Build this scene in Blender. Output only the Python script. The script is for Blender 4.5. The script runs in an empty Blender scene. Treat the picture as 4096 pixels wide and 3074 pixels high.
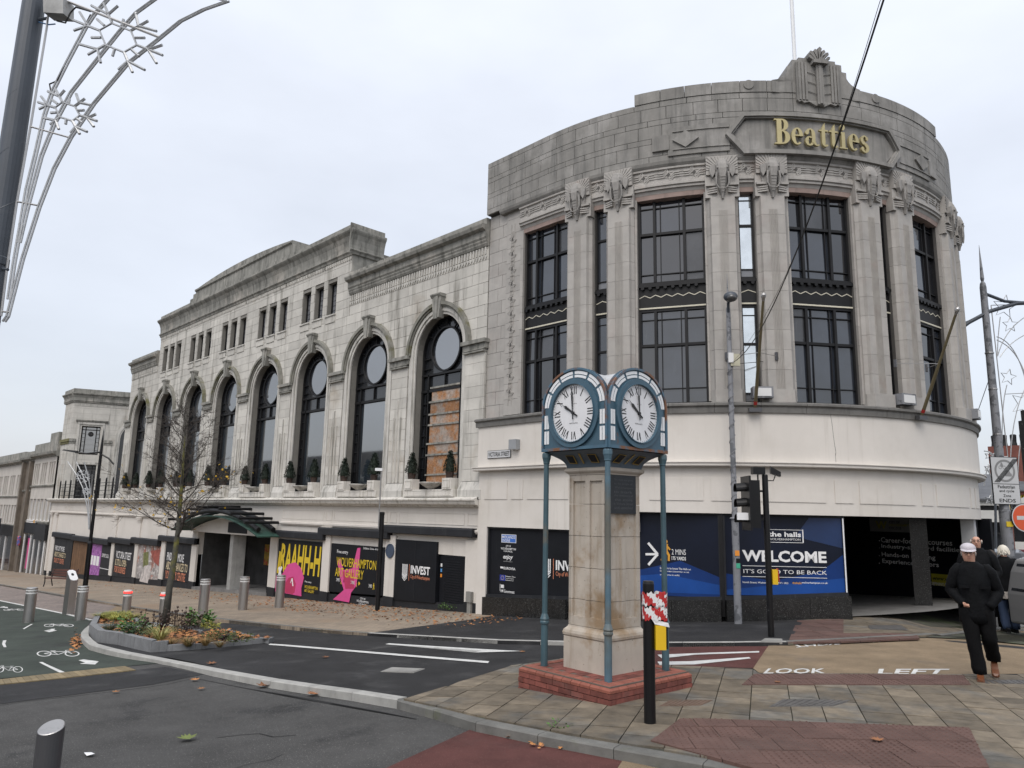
import bpy, bmesh, math, random
import numpy as np
from mathutils import Vector, Matrix
random.seed(7)
S = bpy.context.scene
COL = S.collection
# ------------------------------------------------------------------ camera
F_PX = 2926.03                      # focal length in pixels of the 4096 px wide photograph
PITCH, ROLL, YAW = [math.radians(a) for a in (10.085, 1.176, 135.811)]
CAM = np.array([0.0, 0.0, 2.3])
_cy, _sy = math.cos(YAW), math.sin(YAW)
FW = np.array([_cy*math.cos(PITCH), _sy*math.cos(PITCH), math.sin(PITCH)])
_r = np.array([_sy, -_cy, 0.0]); _u = np.cross(_r, FW)
RT = _r*math.cos(ROLL)+_u*math.sin(ROLL)
UP = -_r*math.sin(ROLL)+_u*math.cos(ROLL)
cd = bpy.data.cameras.new('camera'); cam = bpy.data.objects.new('camera', cd); COL.objects.link(cam)
cd.sensor_width = 36; cd.lens = F_PX/4096*36; cd.clip_start = .05; cd.clip_end = 3000
M = Matrix.Identity(4)
for i, a in enumerate((RT, UP, -FW)):
    for k in range(3): M[k][i] = a[k]
for k in range(3): M[k][3] = CAM[k]
cam.matrix_world = M
S.camera = cam
# ------------------------------------------------------------------ sky, light, exposure
W = bpy.data.worlds.new('World'); S.world = W; W.use_nodes = True
SUN_EL, SUN_AZ = math.radians(52), math.radians(-62)   # azimuth of the direction towards the sun, from +X
nt = W.node_tree; nt.nodes.clear()
def N(t, typ, **kw):
    n = t.nodes.new(typ)
    for k, v in kw.items(): setattr(n, k, v)
    return n
out = N(nt, 'ShaderNodeOutputWorld'); bg = N(nt, 'ShaderNodeBackground'); bg2 = N(nt, 'ShaderNodeBackground'); addn = N(nt, 'ShaderNodeAddShader')
sky = N(nt, 'ShaderNodeTexSky', sky_type='NISHITA'); sky.sun_disc = False
sky.sun_elevation = SUN_EL; sky.sun_rotation = math.pi/2-SUN_AZ; sky.air_density = 1.0; sky.dust_density = 4.0
bg2.inputs['Strength'].default_value = .05
nt.links.new(sky.outputs[0], bg2.inputs[0])
# the overcast layer: brighter towards the zenith, soft cloud texture
tc = N(nt, 'ShaderNodeTexCoord'); sep = N(nt, 'ShaderNodeSeparateXYZ'); nt.links.new(tc.outputs['Generated'], sep.inputs[0])
mp = N(nt, 'ShaderNodeMapping'); mp.inputs['Scale'].default_value = (1.3, 1.3, 3.2); nt.links.new(tc.outputs['Generated'], mp.inputs[0])
no = N(nt, 'ShaderNodeTexNoise'); no.inputs['Scale'].default_value = 1.6; no.inputs['Detail'].default_value = 5; no.inputs['Roughness'].default_value = .5
nt.links.new(mp.outputs[0], no.inputs['Vector'])
el = N(nt, 'ShaderNodeMapRange'); el.inputs[1].default_value = -.05; el.inputs[2].default_value = 1; el.inputs[3].default_value = .56; el.inputs[4].default_value = 1.02
nt.links.new(sep.outputs['Z'], el.inputs[0])
cl = N(nt, 'ShaderNodeMapRange'); cl.inputs[1].default_value = .3; cl.inputs[2].default_value = .7; cl.inputs[3].default_value = .88; cl.inputs[4].default_value = 1.09
nt.links.new(no.outputs[0], cl.inputs[0])
mu = N(nt, 'ShaderNodeMath', operation='MULTIPLY'); nt.links.new(el.outputs[0], mu.inputs[0]); nt.links.new(cl.outputs[0], mu.inputs[1])
bg.inputs['Color'].default_value = (.925, .955, 1.02, 1)
nt.links.new(mu.outputs[0], bg.inputs['Strength'])
nt.links.new(bg.outputs[0], addn.inputs[0]); nt.links.new(bg2.outputs[0], addn.inputs[1]); nt.links.new(addn.outputs[0], out.inputs[0])
sl = bpy.data.lights.new('sun', 'SUN'); sun = bpy.data.objects.new('sun', sl); COL.objects.link(sun)
sl.energy = 1.5; sl.angle = math.radians(40); sl.color = (1, .97, .93)
sun.rotation_euler = Vector((-math.cos(SUN_EL)*math.cos(SUN_AZ), -math.cos(SUN_EL)*math.sin(SUN_AZ), -math.sin(SUN_EL))).to_track_quat('-Z', 'Y').to_euler()
sun.location = (0, -30, 60)
S.view_settings.view_transform = 'Standard'; S.view_settings.look = 'None'
S.view_settings.exposure = 0.12; S.view_settings.gamma = 1
# ------------------------------------------------------------------ ground level and pixel rays
_gx = np.array([-700, -150, -63.6, -29.9, -16.7, -9.3, -7, -5, -3, 0, 20, 700.])
_gz = np.array([-7, -6.4, -2.9, -1.26, -.64, -.14, .05, .15, .20, .25, .4, .5])
_fx = np.linspace(-160, 40, 2001); _fz = np.interp(_fx, _gx, _gz)
_k = np.hanning(25); _k /= _k.sum(); _fs = np.convolve(np.pad(_fz, 12, mode='edge'), _k, 'valid')
def g(x):
    if -158 < x < 38: return float(np.interp(x, _fx, _fs))
    return float(np.interp(x, _gx, _gz))
def drop(x, y):
    """the side street on the right falls away from the crossing"""
    f = min(max((x+7.6)/2.4, 0), 1); f = f*f*(3-2*f); t = min(max(y-15.5, 0), 26); return f*.085*t*min(1, t/2)
def gz(x, y): return g(x)-drop(x, y)
def ray(x, y): return FW + RT*(x-2048)/F_PX - UP*(y-1537)/F_PX
KPX = 4096/2212
def gp(x, y, off=0.0):
    """pixel (2212 px wide view of the photo) -> point on the ground raised by off"""
    d = ray(x*KPX, y*KPX); X, Y = -8.0, 8.0
    for _ in range(60):
        t = (gz(X, Y)+off-CAM[2])/d[2]; X = .6*X+.4*float(CAM[0]+d[0]*t); Y = .6*Y+.4*float(CAM[1]+d[1]*t)
    P = CAM+d*t
    return (float(P[0]), float(P[1]))
def on_y(x, y, Y):
    d = ray(x*KPX, y*KPX); P = CAM+d*((Y-CAM[1])/d[1]); return tuple(float(c) for c in P)
def at_depth(x, y, gx, gy):
    """pixel -> point on the vertical line of sight at the horizontal distance of ground point (gx, gy)"""
    d = ray(x*KPX, y*KPX); h = math.hypot(gx, gy)/math.hypot(d[0], d[1]); P = CAM+d*h
    return tuple(float(c) for c in P)
# ------------------------------------------------------------------ materials
MATS = {}
def mat(name, col, rough=.85, var=.12, scale=2.0, col2=None, mix2=(.55, .75), s2=.6, streak=0.0, streak_col=(.08, .08, .075), sscale=(2.2, 2.2, .22), bump=0.0, bscale=60, metal=0.0, spec=.5, rand=0.0, emit=None, coat=0.0, speck=None, ior=1.5, sthr=(.5, .72)):
    if name in MATS: return MATS[name]
    m = bpy.data.materials.new(name); m.use_nodes = True; t = m.node_tree; b = t.nodes['Principled BSDF']
    L = t.links
    geo = N(t, 'ShaderNodeNewGeometry')
    def noise(sc, det=4, rough_=.6, vec=None):
        n = N(t, 'ShaderNodeTexNoise'); n.inputs['Scale'].default_value = sc; n.inputs['Detail'].default_value = det; n.inputs['Roughness'].default_value = rough_
        L.new(vec if vec else geo.outputs['Position'], n.inputs['Vector']); return n.outputs[0]
    def mixc(fac, a, b_, typ='MIX'):
        n = N(t, 'ShaderNodeMix', data_type='RGBA', blend_type=typ)
        if isinstance(fac, (int, float)): n.inputs[0].default_value = fac
        else: L.new(fac, n.inputs[0])
        for i, c in ((6, a), (7, b_)):
            if isinstance(c, tuple): n.inputs[i].default_value = (*c[:3], 1)
            else: L.new(c, n.inputs[i])
        return n.outputs[2]
    def rng(v, a, b_, c, d, smooth=False):
        n = N(t, 'ShaderNodeMapRange'); 
        if smooth: n.interpolation_type = 'SMOOTHSTEP'
        for i, k in enumerate((a, b_, c, d)): n.inputs[i+1].default_value = k
        L.new(v, n.inputs[0]); return n.outputs[0]
    c = tuple(col)
    cur = c
    if col2 is not None:
        cur = mixc(rng(noise(s2, 5, .62), mix2[0], mix2[1], 0, 1, True), cur, tuple(col2))
    if var:
        f = rng(noise(scale, 6, .65), .3, .7, 1-var, 1+var)
        cb = N(t, 'ShaderNodeCombineColor'); 
        for i in range(3): L.new(f, cb.inputs[i])
        cur = mixc(1.0, cur, cb.outputs[0], 'MULTIPLY')
    if speck:
        f = rng(noise(speck[0], 2, .5), speck[1], speck[1]+.04, 0, 1)
        cur = mixc(f, cur, tuple(speck[2]))
    if streak:
        mpn = N(t, 'ShaderNodeMapping'); mpn.inputs['Scale'].default_value = sscale; L.new(geo.outputs['Position'], mpn.inputs[0])
        f = rng(noise(1.6, 6, .65, mpn.outputs[0]), sthr[0], sthr[1], 0, streak, True)
        cur = mixc(f, cur, tuple(streak_col))
    if rand:
        oi = N(t, 'ShaderNodeObjectInfo'); f = rng(oi.outputs['Random'], 0, 1, 1-rand, 1+rand)
        cb = N(t, 'ShaderNodeCombineColor'); L.new(f, cb.inputs[0]); L.new(f, cb.inputs[1])
        f2 = N(t, 'ShaderNodeMath', operation='MULTIPLY'); L.new(f, f2.inputs[0]); f2.inputs[1].default_value = 1.0
        L.new(f2.outputs[0], cb.inputs[2])
        cur = mixc(1.0, cur, cb.outputs[0], 'MULTIPLY')
    if isinstance(cur, tuple): b.inputs['Base Color'].default_value = (*cur[:3], 1)
    else: L.new(cur, b.inputs['Base Color'])
    b.inputs['Roughness'].default_value = rough; b.inputs['Metallic'].default_value = metal
    b.inputs['Specular IOR Level'].default_value = spec; b.inputs['IOR'].default_value = ior
    if coat: b.inputs['Coat Weight'].default_value = coat
    if bump:
        bn = N(t, 'ShaderNodeBump'); bn.inputs['Strength'].default_value = bump; bn.inputs['Distance'].default_value = .01
        L.new(noise(bscale, 5, .7), bn.inputs['Height']); L.new(bn.outputs[0], b.inputs['Normal'])
    if emit:
        b.inputs['Emission Color'].default_value = (*emit[:3], 1); b.inputs['Emission Strength'].default_value = emit[3]
    MATS[name] = m
    return m
def glass_mat(name, col, rough=.06, ior=1.6, var=.25, streak=.0):
    return mat(name, col, rough, var=var, scale=1.2, ior=ior, streak=streak, streak_col=(.12, .12, .12), sscale=(6, 6, .7), sthr=(.6, .8))
# ------------------------------------------------------------------ mesh helpers
class MB:
    def __init__(s): s.v = []; s.f = []; s.mi = []
    def add(s, vs, fs, mi=0):
        o = len(s.v); s.v += [tuple(p) for p in vs]; s.f += [tuple(o+i for i in f) for f in fs]; s.mi += [mi]*len(fs); return s
    def hexa(s, p, mi=0):   # p: 8 corners, bottom ring 0-3 ccw, top ring 4-7
        return s.add(p, [(3, 2, 1, 0), (4, 5, 6, 7), (0, 1, 5, 4), (1, 2, 6, 5), (2, 3, 7, 6), (3, 0, 4, 7)], mi)
    def box(s, x0, x1, y0, y1, z0, z1, mi=0):
        return s.hexa([(x0, y0, z0), (x1, y0, z0), (x1, y1, z0), (x0, y1, z0), (x0, y0, z1), (x1, y0, z1), (x1, y1, z1), (x0, y1, z1)], mi)
    def obox(s, c, sx, sy, sz, rz=0, mi=0):
        co, si = math.cos(rz), math.sin(rz); p = []
        for z in (-sz/2, sz/2):
            for a, b in ((-1, -1), (1, -1), (1, 1), (-1, 1)):
                x, y = a*sx/2, b*sy/2; p.append((c[0]+x*co-y*si, c[1]+x*si+y*co, c[2]+z))
        return s.hexa(p, mi)
    def prism(s, bot, top, mi=0):
        n = len(bot); return s.add(list(bot)+list(top), [tuple(range(n-1, -1, -1)), tuple(range(n, 2*n))]+[(i, (i+1) % n, n+(i+1) % n, n+i) for i in range(n)], mi)
    def tube(s, pts, r, n=8, mi=0, cap=True):
        pts = [Vector(p) for p in pts]; m = len(pts); rs = r if isinstance(r, (list, tuple)) else [r]*m
        rings = []; prev = None
        for i, p in enumerate(pts):
            d = (pts[min(i+1, m-1)]-pts[max(i-1, 0)])
            if d.length < 1e-9: d = Vector((0, 0, 1))
            d.normalize()
            if prev is None:
                a = Vector((0, 0, 1)) if abs(d.z) < .9 else Vector((1, 0, 0)); x = d.cross(a).normalized()
            else:
                x = (prev-d*prev.dot(d)); x = x.normalized() if x.length > 1e-6 else d.orthogonal().normalized()
            prev = x; y = d.cross(x)
            rings.append([tuple(p+(x*math.cos(2*math.pi*k/n)+y*math.sin(2*math.pi*k/n))*rs[i]) for k in range(n)])
        vs = [q for rg in rings for q in rg]; fs = []
        for i in range(m-1):
            for k in range(n): fs.append((i*n+k, i*n+(k+1) % n, (i+1)*n+(k+1) % n, (i+1)*n+k))
        if cap: fs += [tuple(range(n-1, -1, -1)), tuple((m-1)*n+k for k in range(n))]
        return s.add(vs, fs, mi)
    def lathe(s, prof, n=16, c=(0, 0, 0), mi=0, squash=1.0):
        vs = []; m = len(prof)
        for r, z in prof:
            for k in range(n): vs.append((c[0]+r*math.cos(2*math.pi*k/n), c[1]+squash*r*math.sin(2*math.pi*k/n), c[2]+z))
        fs = [(i*n+k, i*n+(k+1) % n, (i+1)*n+(k+1) % n, (i+1)*n+k) for i in range(m-1) for k in range(n)]
        fs += [tuple(range(n-1, -1, -1)), tuple((m-1)*n+k for k in range(n))]
        return s.add(vs, fs, mi)
    def sphere(s, c, r, n=10, m=6, mi=0, sc=(1, 1, 1)):
        vs = [(c[0], c[1], c[2]-r*sc[2])]; fs = []
        for i in range(1, m):
            a = -math.pi/2+math.pi*i/m
            for k in range(n):
                b = 2*math.pi*k/n; vs.append((c[0]+sc[0]*r*math.cos(a)*math.cos(b), c[1]+sc[1]*r*math.cos(a)*math.sin(b), c[2]+sc[2]*r*math.sin(a)))
        vs.append((c[0], c[1], c[2]+r*sc[2])); L_ = len(vs)-1
        for k in range(n): fs.append((0, 1+(k+1) % n, 1+k)); fs.append((L_, 1+(m-2)*n+k, 1+(m-2)*n+(k+1) % n))
        for i in range(m-2):
            for k in range(n): fs.append((1+i*n+k, 1+i*n+(k+1) % n, 1+(i+1)*n+(k+1) % n, 1+(i+1)*n+k))
        return s.add(vs, fs, mi)
    # shapes on a mapped surface Mp(u, v, d): u along, v up, d outwards
    def ubox(s, Mp, u0, u1, v0, v1, d0, d1, n=1, mi=0):
        us = [u0+(u1-u0)*i/n for i in range(n+1)]; vs = []
        for u in us: vs += [Mp(u, v0, d0), Mp(u, v0, d1), Mp(u, v1, d1), Mp(u, v1, d0)]
        fs = [(0, 1, 2, 3), tuple(4*n+i for i in (3, 2, 1, 0))]
        for i in range(n):
            a = 4*i; b = a+4
            for k in range(4): fs.append((a+k, b+k, b+(k+1) % 4, a+(k+1) % 4))
        return s.add(vs, fs, mi)
    def upoly(s, Mp, poly, d0, d1, mi=0):
        return s.prism([Mp(u, v, d0) for u, v in poly], [Mp(u, v, d1) for u, v in poly], mi)
    def uprof(s, Mp, prof, u0, u1, n=1, mi=0):   # prof: closed list of (d, v) swept along u
        k = len(prof); vs = []
        for i in range(n+1):
            u = u0+(u1-u0)*i/n; vs += [Mp(u, v, d) for d, v in prof]
        fs = [tuple(range(k)), tuple(n*k+i for i in range(k-1, -1, -1))]
        for i in range(n):
            for j in range(k): fs.append((i*k+j, (i+1)*k+j, (i+1)*k+(j+1) % k, i*k+(j+1) % k))
        return s.add(vs, fs, mi)
    def ubar(s, Mp, a, b, w, d0, d1, mi=0):     # straight bar from a to b in the (u, v) plane of width w
        du, dv = b[0]-a[0], b[1]-a[1]; l = math.hypot(du, dv) or 1; nx, ny = -dv/l*w/2, du/l*w/2
        return s.upoly(Mp, [(a[0]+nx, a[1]+ny), (a[0]-nx, a[1]-ny), (b[0]-nx, b[1]-ny), (b[0]+nx, b[1]+ny)], d0, d1, mi)
    def ring(s, Mp, cu, cv, r0, r1, d0, d1, a0=0, a1=2*math.pi, n=24, mi=0, su=1.0, sv=1.0):
        vs = []; 
        for i in range(n+1):
            a = a0+(a1-a0)*i/n; cx, sx = math.cos(a)*su, math.sin(a)*sv
            vs += [Mp(cu+r0*cx, cv+r0*sx, d0), Mp(cu+r1*cx, cv+r1*sx, d0), Mp(cu+r1*cx, cv+r1*sx, d1), Mp(cu+r0*cx, cv+r0*sx, d1)]
        fs = [(3, 2, 1, 0), tuple(4*n+i for i in range(4))]
        for i in range(n):
            for k in range(4): fs.append((4*i+k, 4*i+(k+1) % 4, 4*i+4+(k+1) % 4, 4*i+4+k))
        return s.add(vs, fs, mi)
    def disc(s, Mp, cu, cv, r, d0, d1, n=24, mi=0, su=1, sv=1):
        return s.upoly(Mp, [(cu+su*r*math.cos(2*math.pi*i/n), cv+sv*r*math.sin(2*math.pi*i/n)) for i in range(n)], d0, d1, mi)
    def mesh(s, name, mats, off=(0, 0, 0), smooth=False):
        me = bpy.data.meshes.new(name)
        me.from_pydata([(x-off[0], y-off[1], z-off[2]) for x, y, z in s.v], [], s.f)
        for m_ in (mats if isinstance(mats, (list, tuple)) else [mats]): me.materials.append(m_)
        if any(s.mi): me.polygons.foreach_set('material_index', s.mi)
        bm = bmesh.new(); bm.from_mesh(me); bmesh.ops.recalc_face_normals(bm, faces=bm.faces); bm.to_mesh(me); bm.free()
        if smooth: me.polygons.foreach_set('use_smooth', [True]*len(me.polygons))
        return me
    def build(s, name, mats, parent=None, local=False, smooth=False, **props):
        off = (0, 0, 0)
        if parent is not None and not local: off = wloc(parent)
        o = bpy.data.objects.new(name, s.mesh(name, mats, off, smooth)); COL.objects.link(o)
        if parent is not None: o.parent = parent
        for k, v in props.items(): o[k] = v
        return o
def wloc(p):
    x = Vector((0, 0, 0))
    while p is not None: x += p.location; p = p.parent
    return tuple(x)
def inst(name, me, parent=None, loc=(0, 0, 0), rz=0, rot=None, scale=None, **props):
    o = bpy.data.objects.new(name, me); COL.objects.link(o)
    if parent is not None: o.parent = parent
    o.location = loc
    if rot is not None: o.rotation_euler = rot
    elif rz: o.rotation_euler = (0, 0, rz)
    if scale: o.scale = scale
    for k, v in props.items(): o[k] = v
    return o
def thing(name, label, cat, loc=(0, 0, 0), rz=0, group=None):
    o = bpy.data.objects.new(name, None); COL.objects.link(o); o.empty_display_size = .3
    o.location = loc; o.rotation_euler = (0, 0, rz); o['label'] = label; o['category'] = cat
    if group: o['group'] = group
    return o
def tag(o, label, cat, group=None):
    o['label'] = label; o['category'] = cat
    if group: o['group'] = group
    return o
def structure(o): o['kind'] = 'structure'; return o
def stuff(o): o['kind'] = 'stuff'; return o
def copy_tree(o, parent=None):
    c = o.copy(); COL.objects.link(c); c.parent = parent
    for ch in [q for q in bpy.data.objects if q.parent is o]: copy_tree(ch, c)
    return c
_txt_cache = {}
def text_mesh(s, bold=0.0, shear=0.0, space=1.0):
    k = (s, bold, shear, space)
    if k in _txt_cache: return _txt_cache[k]
    cu = bpy.data.curves.new('txt', 'FONT'); cu.body = s; cu.resolution_u = 2; cu.offset = bold; cu.shear = shear; cu.space_character = space
    cu.fill_mode = 'FRONT'
    o = bpy.data.objects.new('txt', cu); COL.objects.link(o)
    dg = bpy.context.evaluated_depsgraph_get(); dg.update()
    me = bpy.data.meshes.new_from_object(o.evaluated_get(dg))
    bpy.data.objects.remove(o); bpy.data.curves.remove(cu)
    vs = [tuple(v.co[:2]) for v in me.vertices]; fs = [tuple(p.vertices) for p in me.polygons]; bpy.data.meshes.remove(me)
    xs = [v[0] for v in vs]; ys = [v[1] for v in vs]; x0, x1, y0, y1 = min(xs), max(xs), min(ys), max(ys)
    vs = [((x-x0)/(x1-x0), (y-y0)/max(y1-y0, 1e-6)) for x, y in vs]
    _txt_cache[k] = (vs, fs, (x1-x0)/max(y1-y0, 1e-6)); return _txt_cache[k]
def lettering(s, Mp, u0, u1, v0, v1, d, material, parent, bold=0.0, shear=0.0, name='lettering', local=False, space=1.0):
    """flat letters filling the box u0..u1 x v0..v1 on surface Mp at height d"""
    vs, fs, asp = text_mesh(s, bold, shear, space)
    if u1 is None: u1 = u0+(v1-v0)*asp
    b = MB(); b.add([Mp(u0+(u1-u0)*x, v0+(v1-v0)*y, d) for x, y in vs], fs)
    off = (0, 0, 0) if local else wloc(parent)
    me = bpy.data.meshes.new(name); me.from_pydata([(x-off[0], y-off[1], z-off[2]) for x, y, z in b.v], [], b.f); me.materials.append(material)
    o = bpy.data.objects.new(name, me); COL.objects.link(o); o.parent = parent
    return o
def clip_convex(sub, clip):
    """Sutherland-Hodgman: polygon sub clipped by the convex ccw polygon clip"""
    out = list(sub)
    for i in range(len(clip)):
        a, b = clip[i], clip[(i+1) % len(clip)]
        inp, out = out, []
        if not inp: break
        side = lambda p: (b[0]-a[0])*(p[1]-a[1])-(b[1]-a[1])*(p[0]-a[0])
        for j in range(len(inp)):
            p, q = inp[j-1], inp[j]; sp, sq = side(p), side(q)
            if (sp >= 0) != (sq >= 0):
                t = sp/(sp-sq); out.append((p[0]+t*(q[0]-p[0]), p[1]+t*(q[1]-p[1])))
            if sq >= 0: out.append(q)
    return out
def area(p): return .5*sum(p[i-1][0]*p[i][1]-p[i][0]*p[i-1][1] for i in range(len(p)))
def drape(name, poly, off, material, parent=None, thick=0.0, step=1.0):
    """ground sheet: polygon cut every step metres in X and laid on g(x)+off"""
    if area(poly) < 0: poly = poly[::-1]
    bm = bmesh.new(); vs = [bm.verts.new((x, y, 0)) for x, y in poly]; f = bm.faces.new(vs)
    if len(poly) > 4: bmesh.ops.triangulate(bm, faces=[f])
    x0 = min(p[0] for p in poly); x1 = max(p[0] for p in poly)
    xs = [x for x in np.arange(math.ceil(x0), x1, step)] if x1-x0 < 300 else [-400, -200, -150, -120, -100, -80]+list(np.arange(-70, 30, 1.5))+[40, 100, 300]
    for x in xs:
        bmesh.ops.bisect_plane(bm, geom=bm.verts[:]+bm.edges[:]+bm.faces[:], plane_co=(x, 0, 0), plane_no=(1, 0, 0))
    if x1 > -7.6 and max(p[1] for p in poly) > 15.5:
        for yc in (15.5, 16.5, 17.5, 19, 21, 24, 28, 33, 37, 41.5, 60):
            bmesh.ops.bisect_plane(bm, geom=bm.verts[:]+bm.edges[:]+bm.faces[:], plane_co=(0, yc, 0), plane_no=(0, 1, 0))
    of = off if callable(off) else (lambda x, y: off)
    for v in bm.verts: v.co.z = gz(v.co.x, v.co.y)+of(v.co.x, v.co.y)
    bmesh.ops.recalc_face_normals(bm, faces=bm.faces)
    for f in bm.faces:
        if f.normal.z < 0: f.normal_flip()
    if thick:
        r = bmesh.ops.extrude_face_region(bm, geom=bm.faces[:])
        for v in [e for e in r['geom'] if isinstance(e, bmesh.types.BMVert)]: pass
        for v in [e for e in r['geom'] if isinstance(e, bmesh.types.BMVert)]: v.co.z -= thick
        bmesh.ops.recalc_face_normals(bm, faces=bm.faces)
    me = bpy.data.meshes.new(name); bm.to_mesh(me); bm.free(); me.materials.append(material)
    o = bpy.data.objects.new(name, me); COL.objects.link(o)
    if parent is not None: o.parent = parent
    return o
# ================================================================== GROUND
def paver_mat(name, c1, c2, mortar, bw, bh, rot=0, rough=.9, stain=None, bump=.25, offset=.5, m=.006):
    mt = bpy.data.materials.new(name); mt.use_nodes = True; t = mt.node_tree; L = t.links; b = t.nodes['Principled BSDF']
    geo = N(t, 'ShaderNodeNewGeometry'); mpn = N(t, 'ShaderNodeMapping'); mpn.inputs['Rotation'].default_value = (0, 0, rot); L.new(geo.outputs['Position'], mpn.inputs[0])
    br = N(t, 'ShaderNodeTexBrick'); L.new(mpn.outputs[0], br.inputs['Vector']); br.offset = offset
    br.inputs['Color1'].default_value = (*c1, 1); br.inputs['Color2'].default_value = (*c2, 1); br.inputs['Mortar'].default_value = (*mortar, 1)
    br.inputs['Scale'].default_value = 1; br.inputs['Mortar Size'].default_value = m; br.inputs['Brick Width'].default_value = bw; br.inputs['Row Height'].default_value = bh
    n = N(t, 'ShaderNodeTexNoise'); n.inputs['Scale'].default_value = .7; n.inputs['Detail'].default_value = 6; n.inputs['Roughness'].default_value = .65; L.new(geo.outputs['Position'], n.inputs['Vector'])
    rg = N(t, 'ShaderNodeMapRange'); rg.inputs[1].default_value = .35; rg.inputs[2].default_value = .68; rg.inputs[3].default_value = .78; rg.inputs[4].default_value = 1.12; L.new(n.outputs[0], rg.inputs[0])
    cb = N(t, 'ShaderNodeCombineColor')
    for i in range(3): L.new(rg.outputs[0], cb.inputs[i])
    mx = N(t, 'ShaderNodeMix', data_type='RGBA', blend_type='MULTIPLY'); mx.inputs[0].default_value = 1; L.new(br.outputs[0], mx.inputs[6]); L.new(cb.outputs[0], mx.inputs[7])
    cur = mx.outputs[2]
    if stain:
        n2 = N(t, 'ShaderNodeTexNoise'); n2.inputs['Scale'].default_value = .35; n2.inputs['Detail'].default_value = 4; L.new(geo.outputs['Position'], n2.inputs['Vector'])
        r2 = N(t, 'ShaderNodeMapRange'); r2.inputs[1].default_value = .55; r2.inputs[2].default_value = .75; r2.inputs[4].default_value = .6; L.new(n2.outputs[0], r2.inputs[0])
        m2 = N(t, 'ShaderNodeMix', data_type='RGBA'); L.new(r2.outputs[0], m2.inputs[0]); L.new(cur, m2.inputs[6]); m2.inputs[7].default_value = (*stain, 1); cur = m2.outputs[2]
    L.new(cur, b.inputs['Base Color']); b.inputs['Roughness'].default_value = rough
    bn = N(t, 'ShaderNodeBump'); bn.inputs['Strength'].default_value = bump; bn.inputs['Distance'].default_value = .004; L.new(br.outputs['Fac'], bn.inputs['Height']); bn.invert = True; L.new(bn.outputs[0], b.inputs['Normal'])
    return mt
A_GREY = mat('worn_asphalt', (.064, .063, .061), .9, spec=.25, var=.25, scale=1.3, col2=(.040, .040, .040), mix2=(.56, .70), s2=.9, bump=1.0, bscale=70, speck=(75, .64, (.20, .195, .185)))
A_DARK = mat('fresh_asphalt', (.024, .024, .025), .82, spec=.25, var=.35, scale=1.1, col2=(.050, .050, .050), mix2=(.52, .74), s2=1.3, bump=.8, bscale=80, speck=(80, .68, (.10, .10, .10)))
A_LANE = mat('lane_asphalt', (.060, .060, .060), .85, var=.3, scale=1.6, col2=(.12, .118, .11), mix2=(.58, .75), s2=1.4, bump=.5, bscale=100)
A_RED = mat('red_surfacing', (.088, .034, .030), .9, spec=.25, var=.25, scale=2, col2=(.09, .055, .05), mix2=(.5, .75), bump=.6, bscale=110, speck=(120, .68, (.28, .17, .14)))
A_TAN = mat('tan_surfacing', (.215, .162, .105), .9, spec=.25, var=.22, scale=2.2, col2=(.17, .135, .10), mix2=(.58, .76), s2=1.2, bump=.7, bscale=80, speck=(70, .62, (.13, .10, .07)))
A_GREEN = mat('green_cycle_surfacing', (.046, .056, .047), .9, spec=.25, var=.25, scale=1.1, col2=(.034, .037, .035), mix2=(.52, .72), s2=.7, bump=.5, bscale=110)
PAINT = mat('white_road_paint', (.55, .55, .53), .7, var=.2, scale=6, col2=(.35, .35, .34), mix2=(.62, .78), s2=9)
BUFF = mat('buff_tactile_brick', (.20, .155, .085), .9, var=.2, scale=5, rand=.18, col2=(.16, .13, .08), mix2=(.5, .8), s2=3)
SETTS = paver_mat('pink_setts', (.25, .20, .175), (.185, .155, .14), (.10, .09, .08), .2, .1, 0)
BEIGE = paver_mat('beige_brick_paving', (.31, .25, .185), (.235, .19, .145), (.13, .105, .08), .22, .11, math.pi/2, stain=(.19, .115, .06))
SLABM = mat('york_stone_slab', (.150, .124, .090), .75, spec=.35, var=.34, scale=5.0, rand=.28, col2=(.115, .108, .094), mix2=(.48, .62), s2=.8, bump=.35, bscale=45)
BED = mat('pavement_bed', (.05, .048, .035), .95, var=.3, col2=(.045, .06, .022), mix2=(.5, .62), s2=2)
TACT = mat('red_tactile_slab', (.105, .062, .052), .85, spec=.3, var=.18, scale=4, rand=.12, col2=(.105, .07, .06), mix2=(.5, .78), s2=1.2, bump=.3)
KERB = mat('concrete_kerb', (.33, .325, .305), .85, var=.18, scale=4, rand=.06, bump=.3, bscale=120, col2=(.26, .25, .22), mix2=(.6, .8), s2=3)
KERBS = mat('old_stone_kerb', (.13, .128, .118), .85, var=.25, scale=4, rand=.12, bump=.4, col2=(.10, .105, .07), mix2=(.55, .75), s2=2.5)
IRON = mat('cast_iron_cover', (.11, .105, .10), .6, var=.3, scale=8, metal=.3)

def lane_off(x, y):
    t = min(max((-15-x)/7, 0), 1); return -.02*(1-t)-.092*t
G0 = structure(drape('ground', [(-700, -700), (700, -700), (700, 700), (-700, 700)], -.112, A_GREY))
def px(lst, off=0.0): return [gp(x, y, off) for x, y in lst]
def sheet(name, pts, off, m, pxo=-.05, thick=0.0): return structure(drape(name, px(pts, pxo), off, m, thick=thick))
# near carriageway patches
sheet('asphalt_strip', [(-900, 1560), (0, 1477), (358, 1440), (440, 1456), (330, 1478), (0, 1520), (-900, 1640)], -.107, A_DARK, -.1)
sheet('red_road_surface', [(1029, 1569), (1345, 1640), (1270, 1760), (560, 1760), (829, 1660)], -.106, A_RED, -.1)
sheet('tan_road_surface', [(1345, 1641), (1560, 1690), (1800, 1760), (1271, 1760)], -.105, A_TAN, -.1)
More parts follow.
